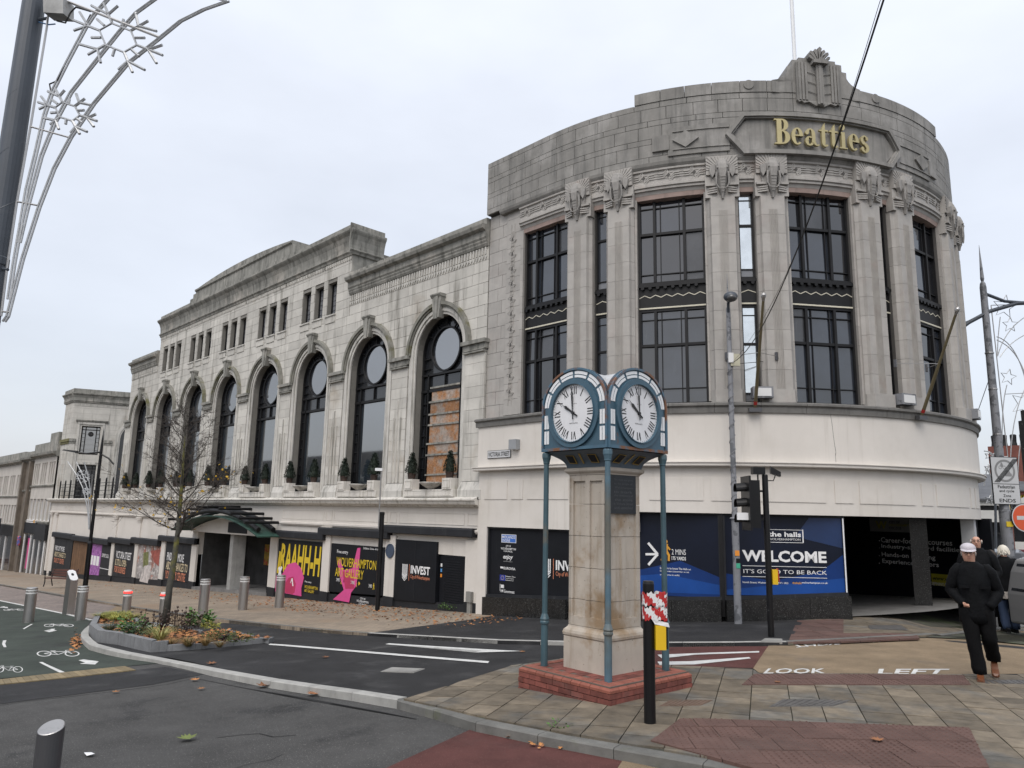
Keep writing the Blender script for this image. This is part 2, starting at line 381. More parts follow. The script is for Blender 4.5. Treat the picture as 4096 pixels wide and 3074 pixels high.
# seams and cracks in the old asphalt
CRK = mat('crack_filler', (.022, .022, .022), .9, spec=.2)
def seam(pts, w, off=-.1085, base=-.1):
    P = px(pts, base); r_ = random.Random(len(pts)); L_, R_ = [], []
    for i, p in enumerate(P):
        a = P[max(i-1, 0)]; b = P[min(i+1, len(P)-1)]; dx, dy = b[0]-a[0], b[1]-a[1]; l = math.hypot(dx, dy); w_ = w*r_.uniform(.5, 1.3)
        L_.append((p[0]-dy/l*w_/2, p[1]+dx/l*w_/2)); R_.append((p[0]+dy/l*w_/2, p[1]-dx/l*w_/2))
    return structure(drape('asphalt_seam', L_+R_[::-1], off, CRK))
seam([(0, 1523), (60, 1514), (130, 1506), (210, 1497), (300, 1486), (360, 1478), (430, 1462)], .022)
seam([(430, 1466), (520, 1484), (620, 1500), (700, 1514), (800, 1532), (900, 1552)], .02)
seam([(470, 1592), (520, 1586), (560, 1583), (590, 1590), (640, 1586)], .014)
seam([(500, 1660), (540, 1648), (585, 1640), (610, 1628)], .012)
# cycle track, setts and the buff strip
WL = [(-900, 1075), (0, 1298), (143, 1327), (200, 1339), (215, 1350)]
sheet('cycle_track', [(-900, 1130), (0, 1298), (143, 1327), (200, 1339), (178, 1362), (180, 1382), (200, 1400), (255, 1415), (345, 1433), (325, 1434), (0, 1466), (-900, 1545)], -.104, A_GREEN, -.1)
# block paved carriageway beyond, between the white line and the far kerb
fk_left = gp(0, 1262, -.05)
wl0, wl1 = gp(0, 1298, -.1), gp(200, 1339, -.1)
dirx = (wl0[0]-wl1[0], wl0[1]-wl1[1])
sett_poly = [wl1, wl0, (wl0[0]+dirx[0]*9, wl0[1]+dirx[1]*9-6), (-150, fk_left[1]-10), (-150, fk_left[1]+2.5), fk_left, gp(171, 1291, -.05), gp(260, 1306, -.05), gp(215, 1352, -.1)]
structure(drape('sett_road', sett_poly, -.108, SETTS))
sheet('tan_threshold_surface', [(205, 1341), (262, 1303), (486, 1339), (560, 1349), (480, 1356), (300, 1362), (215, 1352)], -.103, A_TAN, -.1)
# white line beside the cycle track
def paint_line(pts, w, off, name='white_line', base=-.1):
    P = px(pts, base); L_, R_ = [], []
    for i, p in enumerate(P):
        a = P[max(i-1, 0)]; b = P[min(i+1, len(P)-1)]; dx, dy = b[0]-a[0], b[1]-a[1]; l = math.hypot(dx, dy)
        L_.append((p[0]-dy/l*w/2, p[1]+dx/l*w/2)); R_.append((p[0]+dy/l*w/2, p[1]-dx/l*w/2))
    return structure(drape(name, L_+R_[::-1], off, PAINT))
paint_line([(-300, 1232), (0, 1298), (143, 1327), (198, 1340)], .12, -.098)
# ------------------------------------------------------------------ island with lane
KF = [(190, 1353, -.03), (181, 1360, -.015), (174, 1369, -.01), (176, 1379, -.005), (195, 1395, 0), (253, 1410, -.01), (328, 1424, -.045), (342, 1427, -.06), (400, 1438, -.05), (458, 1450, -.03), (581, 1472, -.015), (756, 1497, -.01), (858, 1513, -.01)]
KS = [(858, 1513), (1025, 1560), (1203, 1596), (1336, 1619), (1501, 1648), (1653, 1674), (1900, 1716), (2300, 1780)]
kf_w = [(*gp(x, y, o), o) for x, y, o in KF]; ks_w = [(*gp(x, y, -.01), -.01) for x, y in KS]
def inset(P, w):
    out = []
    for i, p in enumerate(P):
        a = P[max(i-1, 0)]; b = P[min(i+1, len(P)-1)]; dx, dy = b[0]-a[0], b[1]-a[1]; l = math.hypot(dx, dy) or 1
        out.append((p[0]-dy/l*w, p[1]+dx/l*w))
    return out
KW = .16
kall = kf_w+ks_w[1:]
kin = inset(kall, KW)
far_kerb_px = [(0, 1261.5), (171, 1290.5), (294, 1311), (486, 1338), (638, 1357), (793.5, 1371.6), (1080, 1388), (1216, 1391), (1398, 1394), (1620, 1393), (1700, 1391.5), (1821, 1385.6), (2000, 1376.6), (2096, 1368), (2212, 1356), (2330, 1340)]
fk = px(far_kerb_px, 0.0)
isl = [kin[0]]+[p for p in kin[1:]]
fk_i = px([(300, 1350), (486, 1341), (638, 1360), (793.5, 1374), (1080, 1392), (1216, 1395), (1398, 1398), (1620, 1397), (1700, 1395), (1821, 1390), (2000, 1381), (2096, 1373), (2212, 1361), (2330, 1345)], -.02)
isl_poly = isl+[gp(2600, 1700, -.02), (9, 17), (9, 26)]+[gp(2330, 1346, -.02)]+fk_i[::-1][1:]+[gp(262, 1352, -.05)]
ISLAND = structure(drape('island_asphalt', isl_poly, lane_off, A_DARK))
def kerb_run(P, material, parent, seg=.92, w=KW, bot=-.2, first=0):
    # resample the front edge
    d = [0]
    for i in range(1, len(P)): d.append(d[-1]+math.hypot(P[i][0]-P[i-1][0], P[i][1]-P[i-1][1]))
    n = max(1, int(d[-1]/seg)); pts = []
    for i in range(n+1):
        s_ = d[-1]*i/n; pts.append([float(np.interp(s_, d, [p[k] for p in P])) for k in range(3)])
    inn = inset([(p[0], p[1]) for p in pts], w)
    for i in range(n):
        a, b = pts[i], pts[i+1]; ia, ib = inn[i], inn[i+1]; e = .004/max(.01, math.hypot(b[0]-a[0], b[1]-a[1]))
        lp = lambda p, q, t: (p[0]+(q[0]-p[0])*t, p[1]+(q[1]-p[1])*t)
        c = [lp(a, b, e), lp(a, b, 1-e), lp(ia, ib, 1-e), lp(ia, ib, e)]; oo = [a[2], b[2], b[2], a[2]]
        bv = .014
        tt = [lp(c[0], c[3], bv/w), lp(c[1], c[2], bv/w), c[2], c[3]]
        m_ = MB()
        m_.add([(x, y, gz(x, y)+bot) for x, y in c]+[(c[k][0], c[k][1], gz(*c[k])+oo[k]-(bv if k < 2 else 0)+.002) for k in range(4)]+[(tt[k][0], tt[k][1], gz(*tt[k])+oo[k]+.002) for k in range(4)],
               [(0, 1, 5, 4), (1, 2, 6, 5), (2, 3, 7, 6), (3, 0, 4, 7), (4, 5, 9, 8), (5, 6, 10, 9), (7, 4, 8, 11), (8, 9, 10, 11), (6, 7, 11, 10)])
        m_.build('kerb_stone', material, parent)
kerb_run([(p[0], p[1], p[2]+.012) for p in kf_w], KERB, ISLAND)
kerb_run([(p[0], p[1], p[2]) for p in ks_w], KERBS, ISLAND, seg=.8)
# ------------------------------------------------------------------ far pavement
FARO = .035
base_px = None
farL = [(-150, fk[0][1]), fk[0]]
def far_off(x, y=0):
    t = min(max((-17-x)/7, 0), 1); return FARO-.075*t
far_poly_brick = [(-150, fk[0][1]-1.0)]+fk[:6]+[gp(1032, 1337, FARO), (-16.0, 16.5), (-150, 16.5)]
FP = structure(drape('brick_pavement', far_poly_brick, far_off, BEIGE, thick=.14))
far_poly_asph = [fk[5]]+fk[6:10]+[gp(1702, 1389, FARO), gp(1740, 1336, FARO), (-9.3, 18.6), (-16.4, 16.5), gp(1032, 1337, FARO)]
FA = structure(drape('asphalt_pavement', far_poly_asph, FARO, A_DARK, thick=.14))
right_poly = [gp(1702, 1389.5, FARO)]+[p for p in fk[11:]]+[(9, 30), (9, 60), (0, 90), (-3.0, 60), (-5, 40), (-5.4, 24), (-6, 20), (-9, 19.5), (-9.3, 18.6), gp(1740, 1336, FARO)]
FR = structure(drape('flagged_pavement', right_poly, FARO-.035, BED, thick=.12))
def kerb_thin(P, material, parent, off=FARO, w=.12, seg=.9):
    kerb_run([(x, y, (far_off(x) if parent is FP else off)+.006) for x, y in P], material, parent, seg=seg, w=w, bot=-.13)
kerb_thin([(p[0], p[1]) for p in [(-60, fk[0][1]+.02)]+fk[:6]], KERBS, FP)
kerb_thin(fk[5:11], KERB, FA)
kerb_thin(fk[10:], KERBS, FR)
def tiles(parent, poly, o, ang, rows, cols, off, material, gap=.012, thick=.03, name='paving_slab', jitter=.0, excl=(), r0=0, cjit=0.0):
    """slabs laid in rows: rows/cols are (count, size) lists cycled; clipped to poly"""
    if area(poly) < 0: poly = poly[::-1]
    co, si = math.cos(ang), math.sin(ang); n = 0
    rnd = random.Random(11); v = r0; got = []
    sh = []
    us = [((p[0]-o[0])*co+(p[1]-o[1])*si) for p in poly]; vs = [(-(p[0]-o[0])*si+(p[1]-o[1])*co) for p in poly]
    v = min(vs); k = 0
    while v < max(vs):
        h = rows[k % len(rows)]; u = min(us)-rnd.random()*.5
        while u < max(us):
            w = cols if not cjit else cols*(1+rnd.uniform(-cjit, cjit))
            rect = [(u+gap/2, v+gap/2), (u+w-gap/2, v+gap/2), (u+w-gap/2, v+h-gap/2), (u+gap/2, v+h-gap/2)]
            rect = [(o[0]+a*co-b*si, o[1]+a*si+b*co) for a, b in rect]
            pg = clip_convex(poly, rect)
            if len(pg) >= 3 and abs(area(pg)) > .006:
                cx = sum(p[0] for p in pg)/len(pg); cy = sum(p[1] for p in pg)/len(pg)
                if not any(inside(cx, cy, e) for e in excl):
                    dz = rnd.uniform(-.003, .004)
                    got.append((cx*cx+cy*cy, pg, dz)); n += 1
            u += w
        v += h; k += 1
    got.sort(key=lambda q: q[0]); rest_ = MB()
    for i, (_d, pg, dz) in enumerate(got):
        b_, t_ = [(x, y, gz(x, y)+off-thick) for x, y in pg], [(x, y, gz(x, y)+off+dz) for x, y in pg]
        if i < 295: MB().prism(b_, t_).build(name, material, parent)
        else: rest_.prism(b_, t_)
    if rest_.v: stuff(rest_.build('far_paving_slabs', material, parent))
    return n
def inside(x, y, poly):
    c = False
    for i in range(len(poly)):
        (x1, y1), (x2, y2) = poly[i-1], poly[i]
        if (y1 > y) != (y2 > y) and x < (x2-x1)*(y-y1)/(y2-y1)+x1: c = not c
    return c
# ------------------------------------------------------------------ flags round the clock
TB1 = px([(1629, 1459), (2081, 1462), (2098, 1483), (1603, 1483)], 0)
TB2 = px([(1469, 1556), (2094, 1576), (2150, 1690), (1720, 1690), (1406, 1605)], 0)
kin_s = [p for p in kin if p[0] > gp(866, 1520, 0)[0]]
flag_poly = px([(872, 1512), (1105, 1440), (1215, 1424), (1340, 1437), (1500, 1441), (1625, 1447), (1640, 1457), (2081, 1459), (2330, 1458), (2420, 1475), (2420, 1700)], 0)+kin_s[::-1]
dx, dy = TB1[1][0]-TB1[0][0], TB1[1][1]-TB1[0][1]; FANG = math.atan2(dy, dx)
FB = structure(drape('clock_pavement', flag_poly, -.008, BED))
nsl = tiles(FB, flag_poly, TB2[0], math.radians(117), (.40, .34, .44), .40, .012, SLABM, cjit=.35)
for tb, tr in ((TB1, .4), (TB2, .4)):
    tiles(FB, tb, tb[0], FANG, (tr,), .4, .020, TACT, name='tactile_slab', gap=.008)
def blisters(name, polys, step, parent, off, ang, r=.0125):
    b = MB(); co, si = math.cos(ang), math.sin(ang)
    for poly in polys:
        xs = [p[0] for p in poly]; ys = [p[1] for p in poly]; o = poly[0]
        R_ = int(max(max(xs)-min(xs), max(ys)-min(ys))/step)+2
        for i in range(-R_, R_):
            for j in range(-R_, R_):
                x = o[0]+(i+.5)*step*co-(j+.5)*step*si; y = o[1]+(i+.5)*step*si+(j+.5)*step*co
                if inside(x, y, poly):
                    z = g(x)+off; q = [(x+r*math.cos(k*math.pi/3), y+r*math.sin(k*math.pi/3), z-.002) for k in range(6)]; q2 = [(x+.6*r*math.cos(k*math.pi/3), y+.6*r*math.sin(k*math.pi/3), z+.006) for k in range(6)]
                    b.add(q+q2, [tuple(range(6, 12))]+[(k, (k+1) % 6, 6+(k+1) % 6, 6+k) for k in range(6)])
    return stuff(b.build(name, TACT, parent))
blisters('tactile_bumps', [TB1, TB2], .067, FB, .022, FANG)
# far tactile and flags on the right-hand pavement
TB3 = px([(1702, 1389), (1722, 1341), (1822, 1338), (1822, 1368), (1978, 1369), (1987, 1379), (1822, 1386)], FARO)
tiles(FR, TB3, TB3[0], FANG+.05, (.4,), .4, FARO, TACT, name='tactile_slab', gap=.01)
vis_poly = clip_convex(right_poly if area(right_poly) > 0 else right_poly[::-1], [(-12, 10), (3, 10), (3, 27), (-12, 27)])
tiles(FR, vis_poly, (-7, 17), FANG+.35, (.55, .45, .6), .75, FARO-.006, SLABM, cjit=.2, gap=.014)
# crossing surfaces on the lane
sheet('red_crossing_surface', [(1270, 1412), (1430, 1399), (1660, 1397), (1630, 1445), (1500, 1440), (1300, 1437)], lambda x, y: lane_off(x, y)+.004, A_RED, -.02)
sheet('tan_crossing_surface', [(1660, 1396), (1702, 1394.5), (1821, 1388.5), (2000, 1379.5), (2096, 1371), (2212, 1359), (2330, 1344), (2420, 1400), (2330, 1456), (2080, 1458), (1640, 1455), (1627, 1445)], lambda x, y: lane_off(x, y)+.006, A_TAN, -.02)
def ground_text(s, quad, off, bold=.02):
    """quad: pixels of text box corners bottom-left, bottom-right, top-right, top-left"""
    q = px(quad, -.02); vs, fs, asp = text_mesh(s, bold)
    P = []
    for x, y in vs:
        a = [q[0][k]+(q[1][k]-q[0][k])*x for k in (0, 1)]; b = [q[3][k]+(q[2][k]-q[3][k])*x for k in (0, 1)]
        X, Y = a[0]+(b[0]-a[0])*y, a[1]+(b[1]-a[1])*y; P.append((X, Y, g(X)+lane_off(X, Y)+off))
    return structure(MB().add(P, fs).build('road_lettering', PAINT))
ground_text('LOOK', [(1648, 1457), (1784, 1457), (1784, 1446), (1660, 1446)], .011)
ground_text('LEFT', [(1896, 1458), (2040, 1459), (2052, 1447), (1899, 1447)], .011)
ground_text('LOOK', [(1988, 1377), (1868, 1383), (1882, 1390), (1972, 1384)], .011)
ground_text('RIGHT', [(1830, 1388), (1706, 1396), (1722, 1400.5), (1812, 1394)], .011)
def lane_paint(pts, name='road_marking', off=.009): return structure(drape(name, px(pts, -.02), lambda x, y: lane_off(x, y)+off, PAINT))
lane_paint([(580, 1394), (583, 1391), (1057, 1430), (1054, 1434)])
lane_paint([(832, 1393), (840, 1391), (1050, 1404), (1130, 1408), (1026, 1411), (1040, 1407)])
lane_paint([(1420, 1416), (1640, 1408), (1640, 1411), (1500, 1416), (1430, 1424)])
lane_paint([(1420, 1431), (1490, 1430), (1618, 1421), (1622, 1424), (1500, 1437), (1425, 1438)])
# bicycles, arrows and dashes on the cycle track
def zp3(x, y): return (x*500/1269/KPX, (2400+y*500/1269)/KPX)
def cyc_paint(pts, name='cycle_marking'): return structure(drape(name, [gp(*zp3(x, y), -.1) for x, y in pts], -.098, PAINT))
cyc_paint([(395, 634), (430, 632), (660, 736), (640, 742), (600, 738)])
cyc_paint([(795, 615), (850, 605), (925, 630), (1002, 626), (965, 658), (808, 650), (865, 638)])
cyc_paint([(445, 316), (512, 312), (520, 296), (560, 295), (548, 309), (580, 312), (500, 330)])
cyc_paint([(229, 296), (315, 247), (335, 246), (248, 297)])
cyc_paint([(30, 415), (66, 411), (52, 445), (66, 482), (38, 483), (20, 450)])
cyc_paint([(0, 75), (42, 66), (50, 72), (82, 74), (78, 84), (30, 80), (0, 80)])
def bicycle(cx, cy, w, h, fl=1):
    """wheel rings and frame bars painted on the track; the box is given in the zoomed crop"""
    b = MB()
    def P(u, v): X, Y = gp(*zp3(cx+fl*u*w, cy+v*h), -.1); return (X, Y, g(X)-.0975)
    def band(pts, t):
        L_ = []; R_ = []
        for i, p in enumerate(pts):
            a = pts[max(i-1, 0)]; c = pts[min(i+1, len(pts)-1)]; du, dv = (c[0]-a[0])*w, (c[1]-a[1])*h*3; l = math.hypot(du, dv) or 1
            L_.append(P(p[0]-dv/l*t, p[1]+du/l*t*w/h/3)); R_.append(P(p[0]+dv/l*t, p[1]-du/l*t*w/h/3))
        n = len(pts); b.add(L_+R_, [(i, i+1, n+i+1, n+i) for i in range(n-1)])
    for ux in (-.33, .33): band([(ux+.16*math.cos(a), .05+.42*math.sin(a)) for a in [k*math.pi/10 for k in range(21)]], .018)
    for q in ([(-.33, .05), (-.12, -.3), (.2, -.3), (.33, .05)], [(-.12, -.3), (0, .2), (.2, -.3)], [(0, .2), (-.33, .05)], [(-.18, -.42), (-.06, -.42)], [(.2, -.3), (.17, -.5), (.27, -.52)]): band(q, .016)
    return structure(b.build('cycle_marking', PAINT))
bicycle(590, 545, 430, 62, 1); bicycle(597, 260, 300, 30, -1); bicycle(140, 102, 210, 20, 1); bicycle(85, 705, 290, 70, -1)
# buff bricks across the end of the track
top = [zp3(-400, 855), zp3(0, 812), zp3(500, 755), zp3(1269, 676)]; bot = [zp3(-400, 905), zp3(0, 862), zp3(500, 812), zp3(1380, 715)]
tw, bw_ = [gp(*p, -.1) for p in top], [gp(*p, -.1) for p in bot]
STRIP = structure(drape('buff_brick_strip', tw+bw_[::-1], -.104, BED))
def lerp_poly(P, t):
    d = [0]
    for i in range(1, len(P)): d.append(d[-1]+math.hypot(P[i][0]-P[i-1][0], P[i][1]-P[i-1][1]))
    return tuple(float(np.interp(t*d[-1], d, [p[k] for p in P])) for k in (0, 1))
nb = 26
for i in range(nb):
    c = [lerp_poly(bw_, (i+.03)/nb), lerp_poly(bw_, (i+.97)/nb), lerp_poly(tw, (i+.97)/nb), lerp_poly(tw, (i+.03)/nb)]
    MB().prism([(x, y, g(x)-.15) for x, y in c], [(x, y, g(x)-.092) for x, y in c]).build('buff_brick', BUFF, STRIP)
# covers and gullies
def cover(quad, off, label, grate=True, m=IRON, base=.0, name='drain_cover'):
    q = px(quad, base); cx, cy = sum(p[0] for p in q)/4, sum(p[1] for p in q)/4
    t = thing(name, label, 'drain cover', (cx, cy, gz(cx, cy)+off))
    MB().prism([(x, y, gz(x, y)+off-.03) for x, y in q], [(x, y, gz(x, y)+off) for x, y in q]).build('frame', m, t)
    if grate:
        for i in range(9):
            a, b = (i+.2)/9, (i+.75)/9; lp = lambda p, r, s_: (p[0]+(r[0]-p[0])*s_, p[1]+(r[1]-p[1])*s_)
            i0, i1 = .06, .94
            e0, e1 = lp(q[0], q[1], a), lp(q[0], q[1], b); f0, f1 = lp(q[3], q[2], a), lp(q[3], q[2], b)
            c = [lp(e0, f0, i0), lp(e1, f1, i0), lp(e1, f1, i1), lp(e0, f0, i1)]
            MB().prism([(x, y, gz(x, y)+off-.005) for x, y in c], [(x, y, gz(x, y)+off+.004) for x, y in c]).build('bar', m, t)
    else:
        c = [(cx+(p[0]-cx)*.9, cy+(p[1]-cy)*.9) for p in q]
        MB().prism([(x, y, gz(x, y)+off-.005) for x, y in c], [(x, y, gz(x, y)+off+.006) for x, y in c]).build('lid', m, t)
    return t
CONC = mat('concrete_cover', (.24, .235, .22), .9, var=.2, bump=.3)
cover([(1660, 1530), (1800, 1528), (1845, 1515), (1692, 1513)], .014, 'ribbed iron drain cover set in flags beside lower tactile paving')
cover([(1422, 1529), (1515, 1527), (1540, 1515), (1450, 1514)], .014, 'rusty ribbed grate in flags close to the clock plinth', m=mat('rusty_grate', (.13, .085, .06), .8, var=.3))
cover([(2130, 1480), (2250, 1480), (2230, 1472), (2115, 1471)], .014, 'long iron drain cover in flags beside the walking man')
cover([(822, 1452), (893, 1455), (918, 1446), (846, 1443)], -.012, 'triangular split concrete utility cover in the dark asphalt', False, CONC, -.02, name='utility_cover')
cover([(1088, 1381), (1188, 1385), (1180, 1379), (1095, 1376)], -.012, 'kerbside road gully grating beside the concrete kerb', True, IRON, -.02)
cover([(1880, 1360), (1962, 1362), (1945, 1351), (1876, 1352)], FARO+.006, 'grey steel inspection cover in flags below the college window', False, IRON, FARO, name='utility_cover')
cover([(1640, 1388), (1690, 1389), (1690, 1381), (1652, 1380)], FARO+.006, 'small concrete chamber lid at the foot of the signal post', False, CONC, FARO, name='utility_cover')
# ================================================================== ARCADED STORE (long wing)
STONE = mat('portland_stone', (.50, .482, .442), .9, var=.13, scale=1.4, rand=.11, col2=(.335, .29, .235), mix2=(.56, .74), s2=.30, streak=.85, streak_col=(.13, .122, .10), sscale=(1.8, 1.8, .16), sthr=(.50, .76), bump=.3, bscale=40)
STONE2 = mat('portland_moulding', (.50, .484, .448), .9, var=.15, scale=2.2, streak=.85, streak_col=(.11, .108, .09), sscale=(3.0, 3.0, .25), sthr=(.46, .74), bump=.3, bscale=40)
SOOT = mat('sooty_cornice', (.25, .245, .222), .92, var=.25, scale=1.8, col2=(.33, .31, .275), mix2=(.5, .7), s2=.9, streak=.75, streak_col=(.07, .07, .06), sscale=(3, 3, .35), sthr=(.45, .7), bump=.4, bscale=35)
MORT = mat('mortar', (.20, .19, .17), .95)
CREAM = mat('cream_render', (.61, .575, .53), .85, var=.05, scale=.8, col2=(.55, .515, .465), mix2=(.5, .75), s2=.5, streak=.40, streak_col=(.36, .325, .275), sscale=(3, 3, .22), sthr=(.54, .80), bump=.2, bscale=120)
CREAM_D = mat('weathered_cream', (.60, .575, .53), .88, var=.1, scale=1.5, streak=.7, streak_col=(.22, .20, .15), sscale=(4, 4, .5), sthr=(.48, .7))
BLK = mat('black_metal_frame', (.009, .009, .010), .5, spec=.3, var=.3, scale=3)
CHAR = mat('charcoal_shutter_box', (.018, .019, .022), .6, spec=.3, var=.25, scale=2, streak=.4, streak_col=(.09, .09, .09), sscale=(5, 5, .6), sthr=(.55, .75))
HOARD = mat('black_hoarding', (.008, .009, .012), .5, spec=.25, var=.25, scale=1.5, streak=.25, streak_col=(.035, .035, .035), sscale=(4, 4, .5), sthr=(.58, .8))
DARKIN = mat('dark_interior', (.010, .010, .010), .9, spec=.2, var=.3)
GLA = glass_mat('arch_window_glass', (.022, .030, .038), .04, 3.6)
GLB = glass_mat('side_light_glass', (.02, .022, .026), .12, 1.6)
GLS = glass_mat('leaded_glass', (.17, .175, .19), .18, 1.7, var=.1)  # pale base colour stands in for sky reflected in the panes
GLAC = glass_mat('round_light_glass', (.03, .036, .046), .05, 3.4)
OSB = mat('osb_board', (.29, .135, .055), .85, var=.35, scale=12, col2=(.27, .23, .20), mix2=(.42, .62), s2=2.2, speck=(34, .6, (.36, .26, .18)), rand=.25)
ORANGEW = mat('white_print', (.72, .72, .72), .6, var=.03)
YELW = mat('yellow_print', (.60, .43, .02), .6, var=.06)
PINK = mat('pink_print', (.60, .07, .25), .6, var=.08)
CRIM = mat('crimson_print', (.42, .03, .10), .6, var=.1)
PEACH = mat('peach_print', (.62, .23, .13), .6, var=.05)
BEIGEP = mat('pale_yellow_print', (.62, .52, .34), .6, var=.05)
WY = 15.0
def Wm(u, v, d): return (u, WY-d, v)
AS = thing('arcaded_store', 'long pale stone store with eight tall arched windows and stepped parapet', 'building', (-33.8, WY+2, -1.6))
AC = [-18.99-4.225*i for i in range(8)]
HW, ZS, ZSILL, RB = 1.25, 7.68, 3.05, 1.55
UL, UR = -51.0, -16.62
def top_at(u): return 12.7 if -46.35 < u < -24.8 else 11.3
SMALL = []
for c in AC[2:7]:
    for k in (-1, 0, 1): SMALL.append((c+.12+k*1.06-.36, c+.12+k*1.06+.36, 10.24, 11.66))
wall = MB()
def quad(b, u0, u1, v0, v1, d): b.add([Wm(u0, v0, d), Wm(u1, v0, d), Wm(u1, v1, d), Wm(u0, v1, d)], [(0, 1, 2, 3)])
NA = 20
for c in AC:
    l, r = max(c-2.1125, UL), min(c+2.1125, UR)
    if c == AC[0]: r = UR
    if c == AC[-1]: l = UL
    quad(wall, l, c-HW, 2.6, ZS, -.03); quad(wall, c+HW, r, 2.6, ZS, -.03)
    quad(wall, c-HW, c+HW, 2.6, ZSILL, -.03)
    quad(wall, l, c-HW, ZS, 10.0, -.03); quad(wall, c+HW, r, ZS, 10.0, -.03)
    pts = [(c-HW*math.cos(math.pi*i/NA), ZS+HW*math.sin(math.pi*i/NA)) for i in range(NA+1)]
    for i in range(NA):
        (a, za), (b_, zb) = pts[i], pts[i+1]
        wall.add([Wm(a, za, -.03), Wm(b_, zb, -.03), Wm(b_, 10.0, -.03), Wm(a, 10.0, -.03)], [(0, 1, 2, 3)])
        wall.add([Wm(a, za, -.03), Wm(b_, zb, -.03), Wm(b_, zb, -.6), Wm(a, za, -.6)], [(0, 1, 2, 3)])
    for s_ in (-1, 1): wall.add([Wm(c+s_*HW, ZSILL, -.03), Wm(c+s_*HW, ZS, -.03), Wm(c+s_*HW, ZS, -.6), Wm(c+s_*HW, ZSILL, -.6)], [(0, 1, 2, 3)])
    wall.add([Wm(c-HW, ZSILL, -.03), Wm(c+HW, ZSILL, -.03), Wm(c+HW, ZSILL, -.6), Wm(c-HW, ZSILL, -.6)], [(0, 1, 2, 3)])
def grid_wall(b, Mp, u0, u1, v0, v1, holes, d, deep):
    us = sorted({u0, u1, *[h[0] for h in holes], *[h[1] for h in holes]}); vs = sorted({v0, v1, *[h[2] for h in holes], *[h[3] for h in holes]})
    for i in range(len(us)-1):
        for j in range(len(vs)-1):
            cu, cv = (us[i]+us[i+1])/2, (vs[j]+vs[j+1])/2
            if any(h[0] < cu < h[1] and h[2] < cv < h[3] for h in holes): continue
            b.add([Mp(us[i], vs[j], d), Mp(us[i+1], vs[j], d), Mp(us[i+1], vs[j+1], d), Mp(us[i], vs[j+1], d)], [(0, 1, 2, 3)])
    for h in holes:
        for a, c in (((h[0], h[2]), (h[1], h[2])), ((h[1], h[2]), (h[1], h[3])), ((h[1], h[3]), (h[0], h[3])), ((h[0], h[3]), (h[0], h[2]))):
            b.add([Mp(*a, d), Mp(*c, d), Mp(*c, deep), Mp(*a, deep)], [(0, 1, 2, 3)])
grid_wall(wall, Wm, -46.3, -24.82, 10.0, 12.7, SMALL, -.03, -.35)
quad(wall, UL, -46.3, 10.0, 11.3, -.03); quad(wall, -24.82, UR, 10.0, 11.3, -.03)
wall.box(UL, UR, WY+.62, WY+14, 2.6, 11.2); wall.box(-46.3, -24.82, WY+.62, WY+9, 11.2, 12.9)
wall.box(UL, UL+.02, WY+.03, WY+.7, 2.6, 11.3); wall.box(UR-.02, UR, WY+.03, WY+.7, 2.6, 11.3)
wall.box(-24.84, -24.82, WY+.03, WY+.7, 11.2, 12.8); wall.box(-46.3, -46.28, WY+.03, WY+.7, 11.2, 12.8)
WALL = wall.build('wall', MORT, AS)
# ashlar blocks round the arches and small windows
stones = []
ch = .37
z = 7.0; row = 0
def free_spans(z1, z2, u0, u1):
    """pieces of the course outside the arches: list of polygons"""
    out = []
    rng_ = random.Random(row*7+1); u = u0-(.5 if row % 2 else 0)
    cuts = [u0]
    while u < u1:
        u += rng_.uniform(.85, 1.3); cuts.append(min(u, u1))
    for a, b_ in zip(cuts[:-1], cuts[1:]):
        if b_-a < .05: continue
        segs = [(a, b_)]
        c = min(AC, key=lambda q: abs(q-(a+b_)/2))
        cand = [q for q in AC if abs(q-(a+b_)/2) < RB+1]
        # lower bound samples
        xs = sorted({a, b_, *[x for q in cand for x in [q+RB*math.cos(t*math.pi/14) for t in range(15)] if a < x < b_]})
        lo = []
        for x in xs:
            l = z1
            for q in cand:
                if abs(x-q) < RB-1e-6: l = max(l, ZS+math.sqrt(max(0, RB*RB-(x-q)**2))) if z2 > ZS else 99
            lo.append(l)
        cur = []
        def flush(cur):
            if len(cur) >= 2 and cur[-1][0]-cur[0][0] > .06:
                pl = [(x, l) for x, l in cur]+[(cur[-1][0], z2), (cur[0][0], z2)]
                out.append(pl)
        for x, l in zip(xs, lo):
            if l < z2-.02: cur.append((x, l))
            else: flush(cur); cur = []
        flush(cur)
    return out
while z < 12.6:
    z2 = z+ch
    for (u0, u1, zt) in ((UL, -46.32, 11.3), (-46.28, -24.84, 12.62), (-24.80, UR, 11.3)) if z >= 9.9 else ((UL, UR, 99),):
        if z2 > zt+.02: continue
        for pl in free_spans(z, z2, u0, u1):
            stones.append(pl)
    z = z2; row += 1
def cut_small(pl):
    a, b_ = min(p[0] for p in pl), max(p[0] for p in pl); z1, z2 = min(p[1] for p in pl), max(p[1] for p in pl)
    if not any(h[0]-.02 < b_ and h[1]+.02 > a and h[2]-.02 < z2 and h[3]+.02 > z1 for h in SMALL): return [pl]
    res = [(a, b_)]
    for h in SMALL:
        if h[2]-.02 < z2 and h[3]+.02 > z1:
            nr = []
            for s0, s1 in res:
                if h[0] < s1 and h[1] > s0:
                    if h[0]-s0 > .06: nr.append((s0, h[0]))
                    if s1-h[1] > .06: nr.append((h[1], s1))
                else: nr.append((s0, s1))
            res = nr
    return [[(s0, z1), (s1, z1), (s1, z2), (s0, z2)] for s0, s1 in res]
pl2 = []
for pl in stones: pl2 += cut_small(pl)
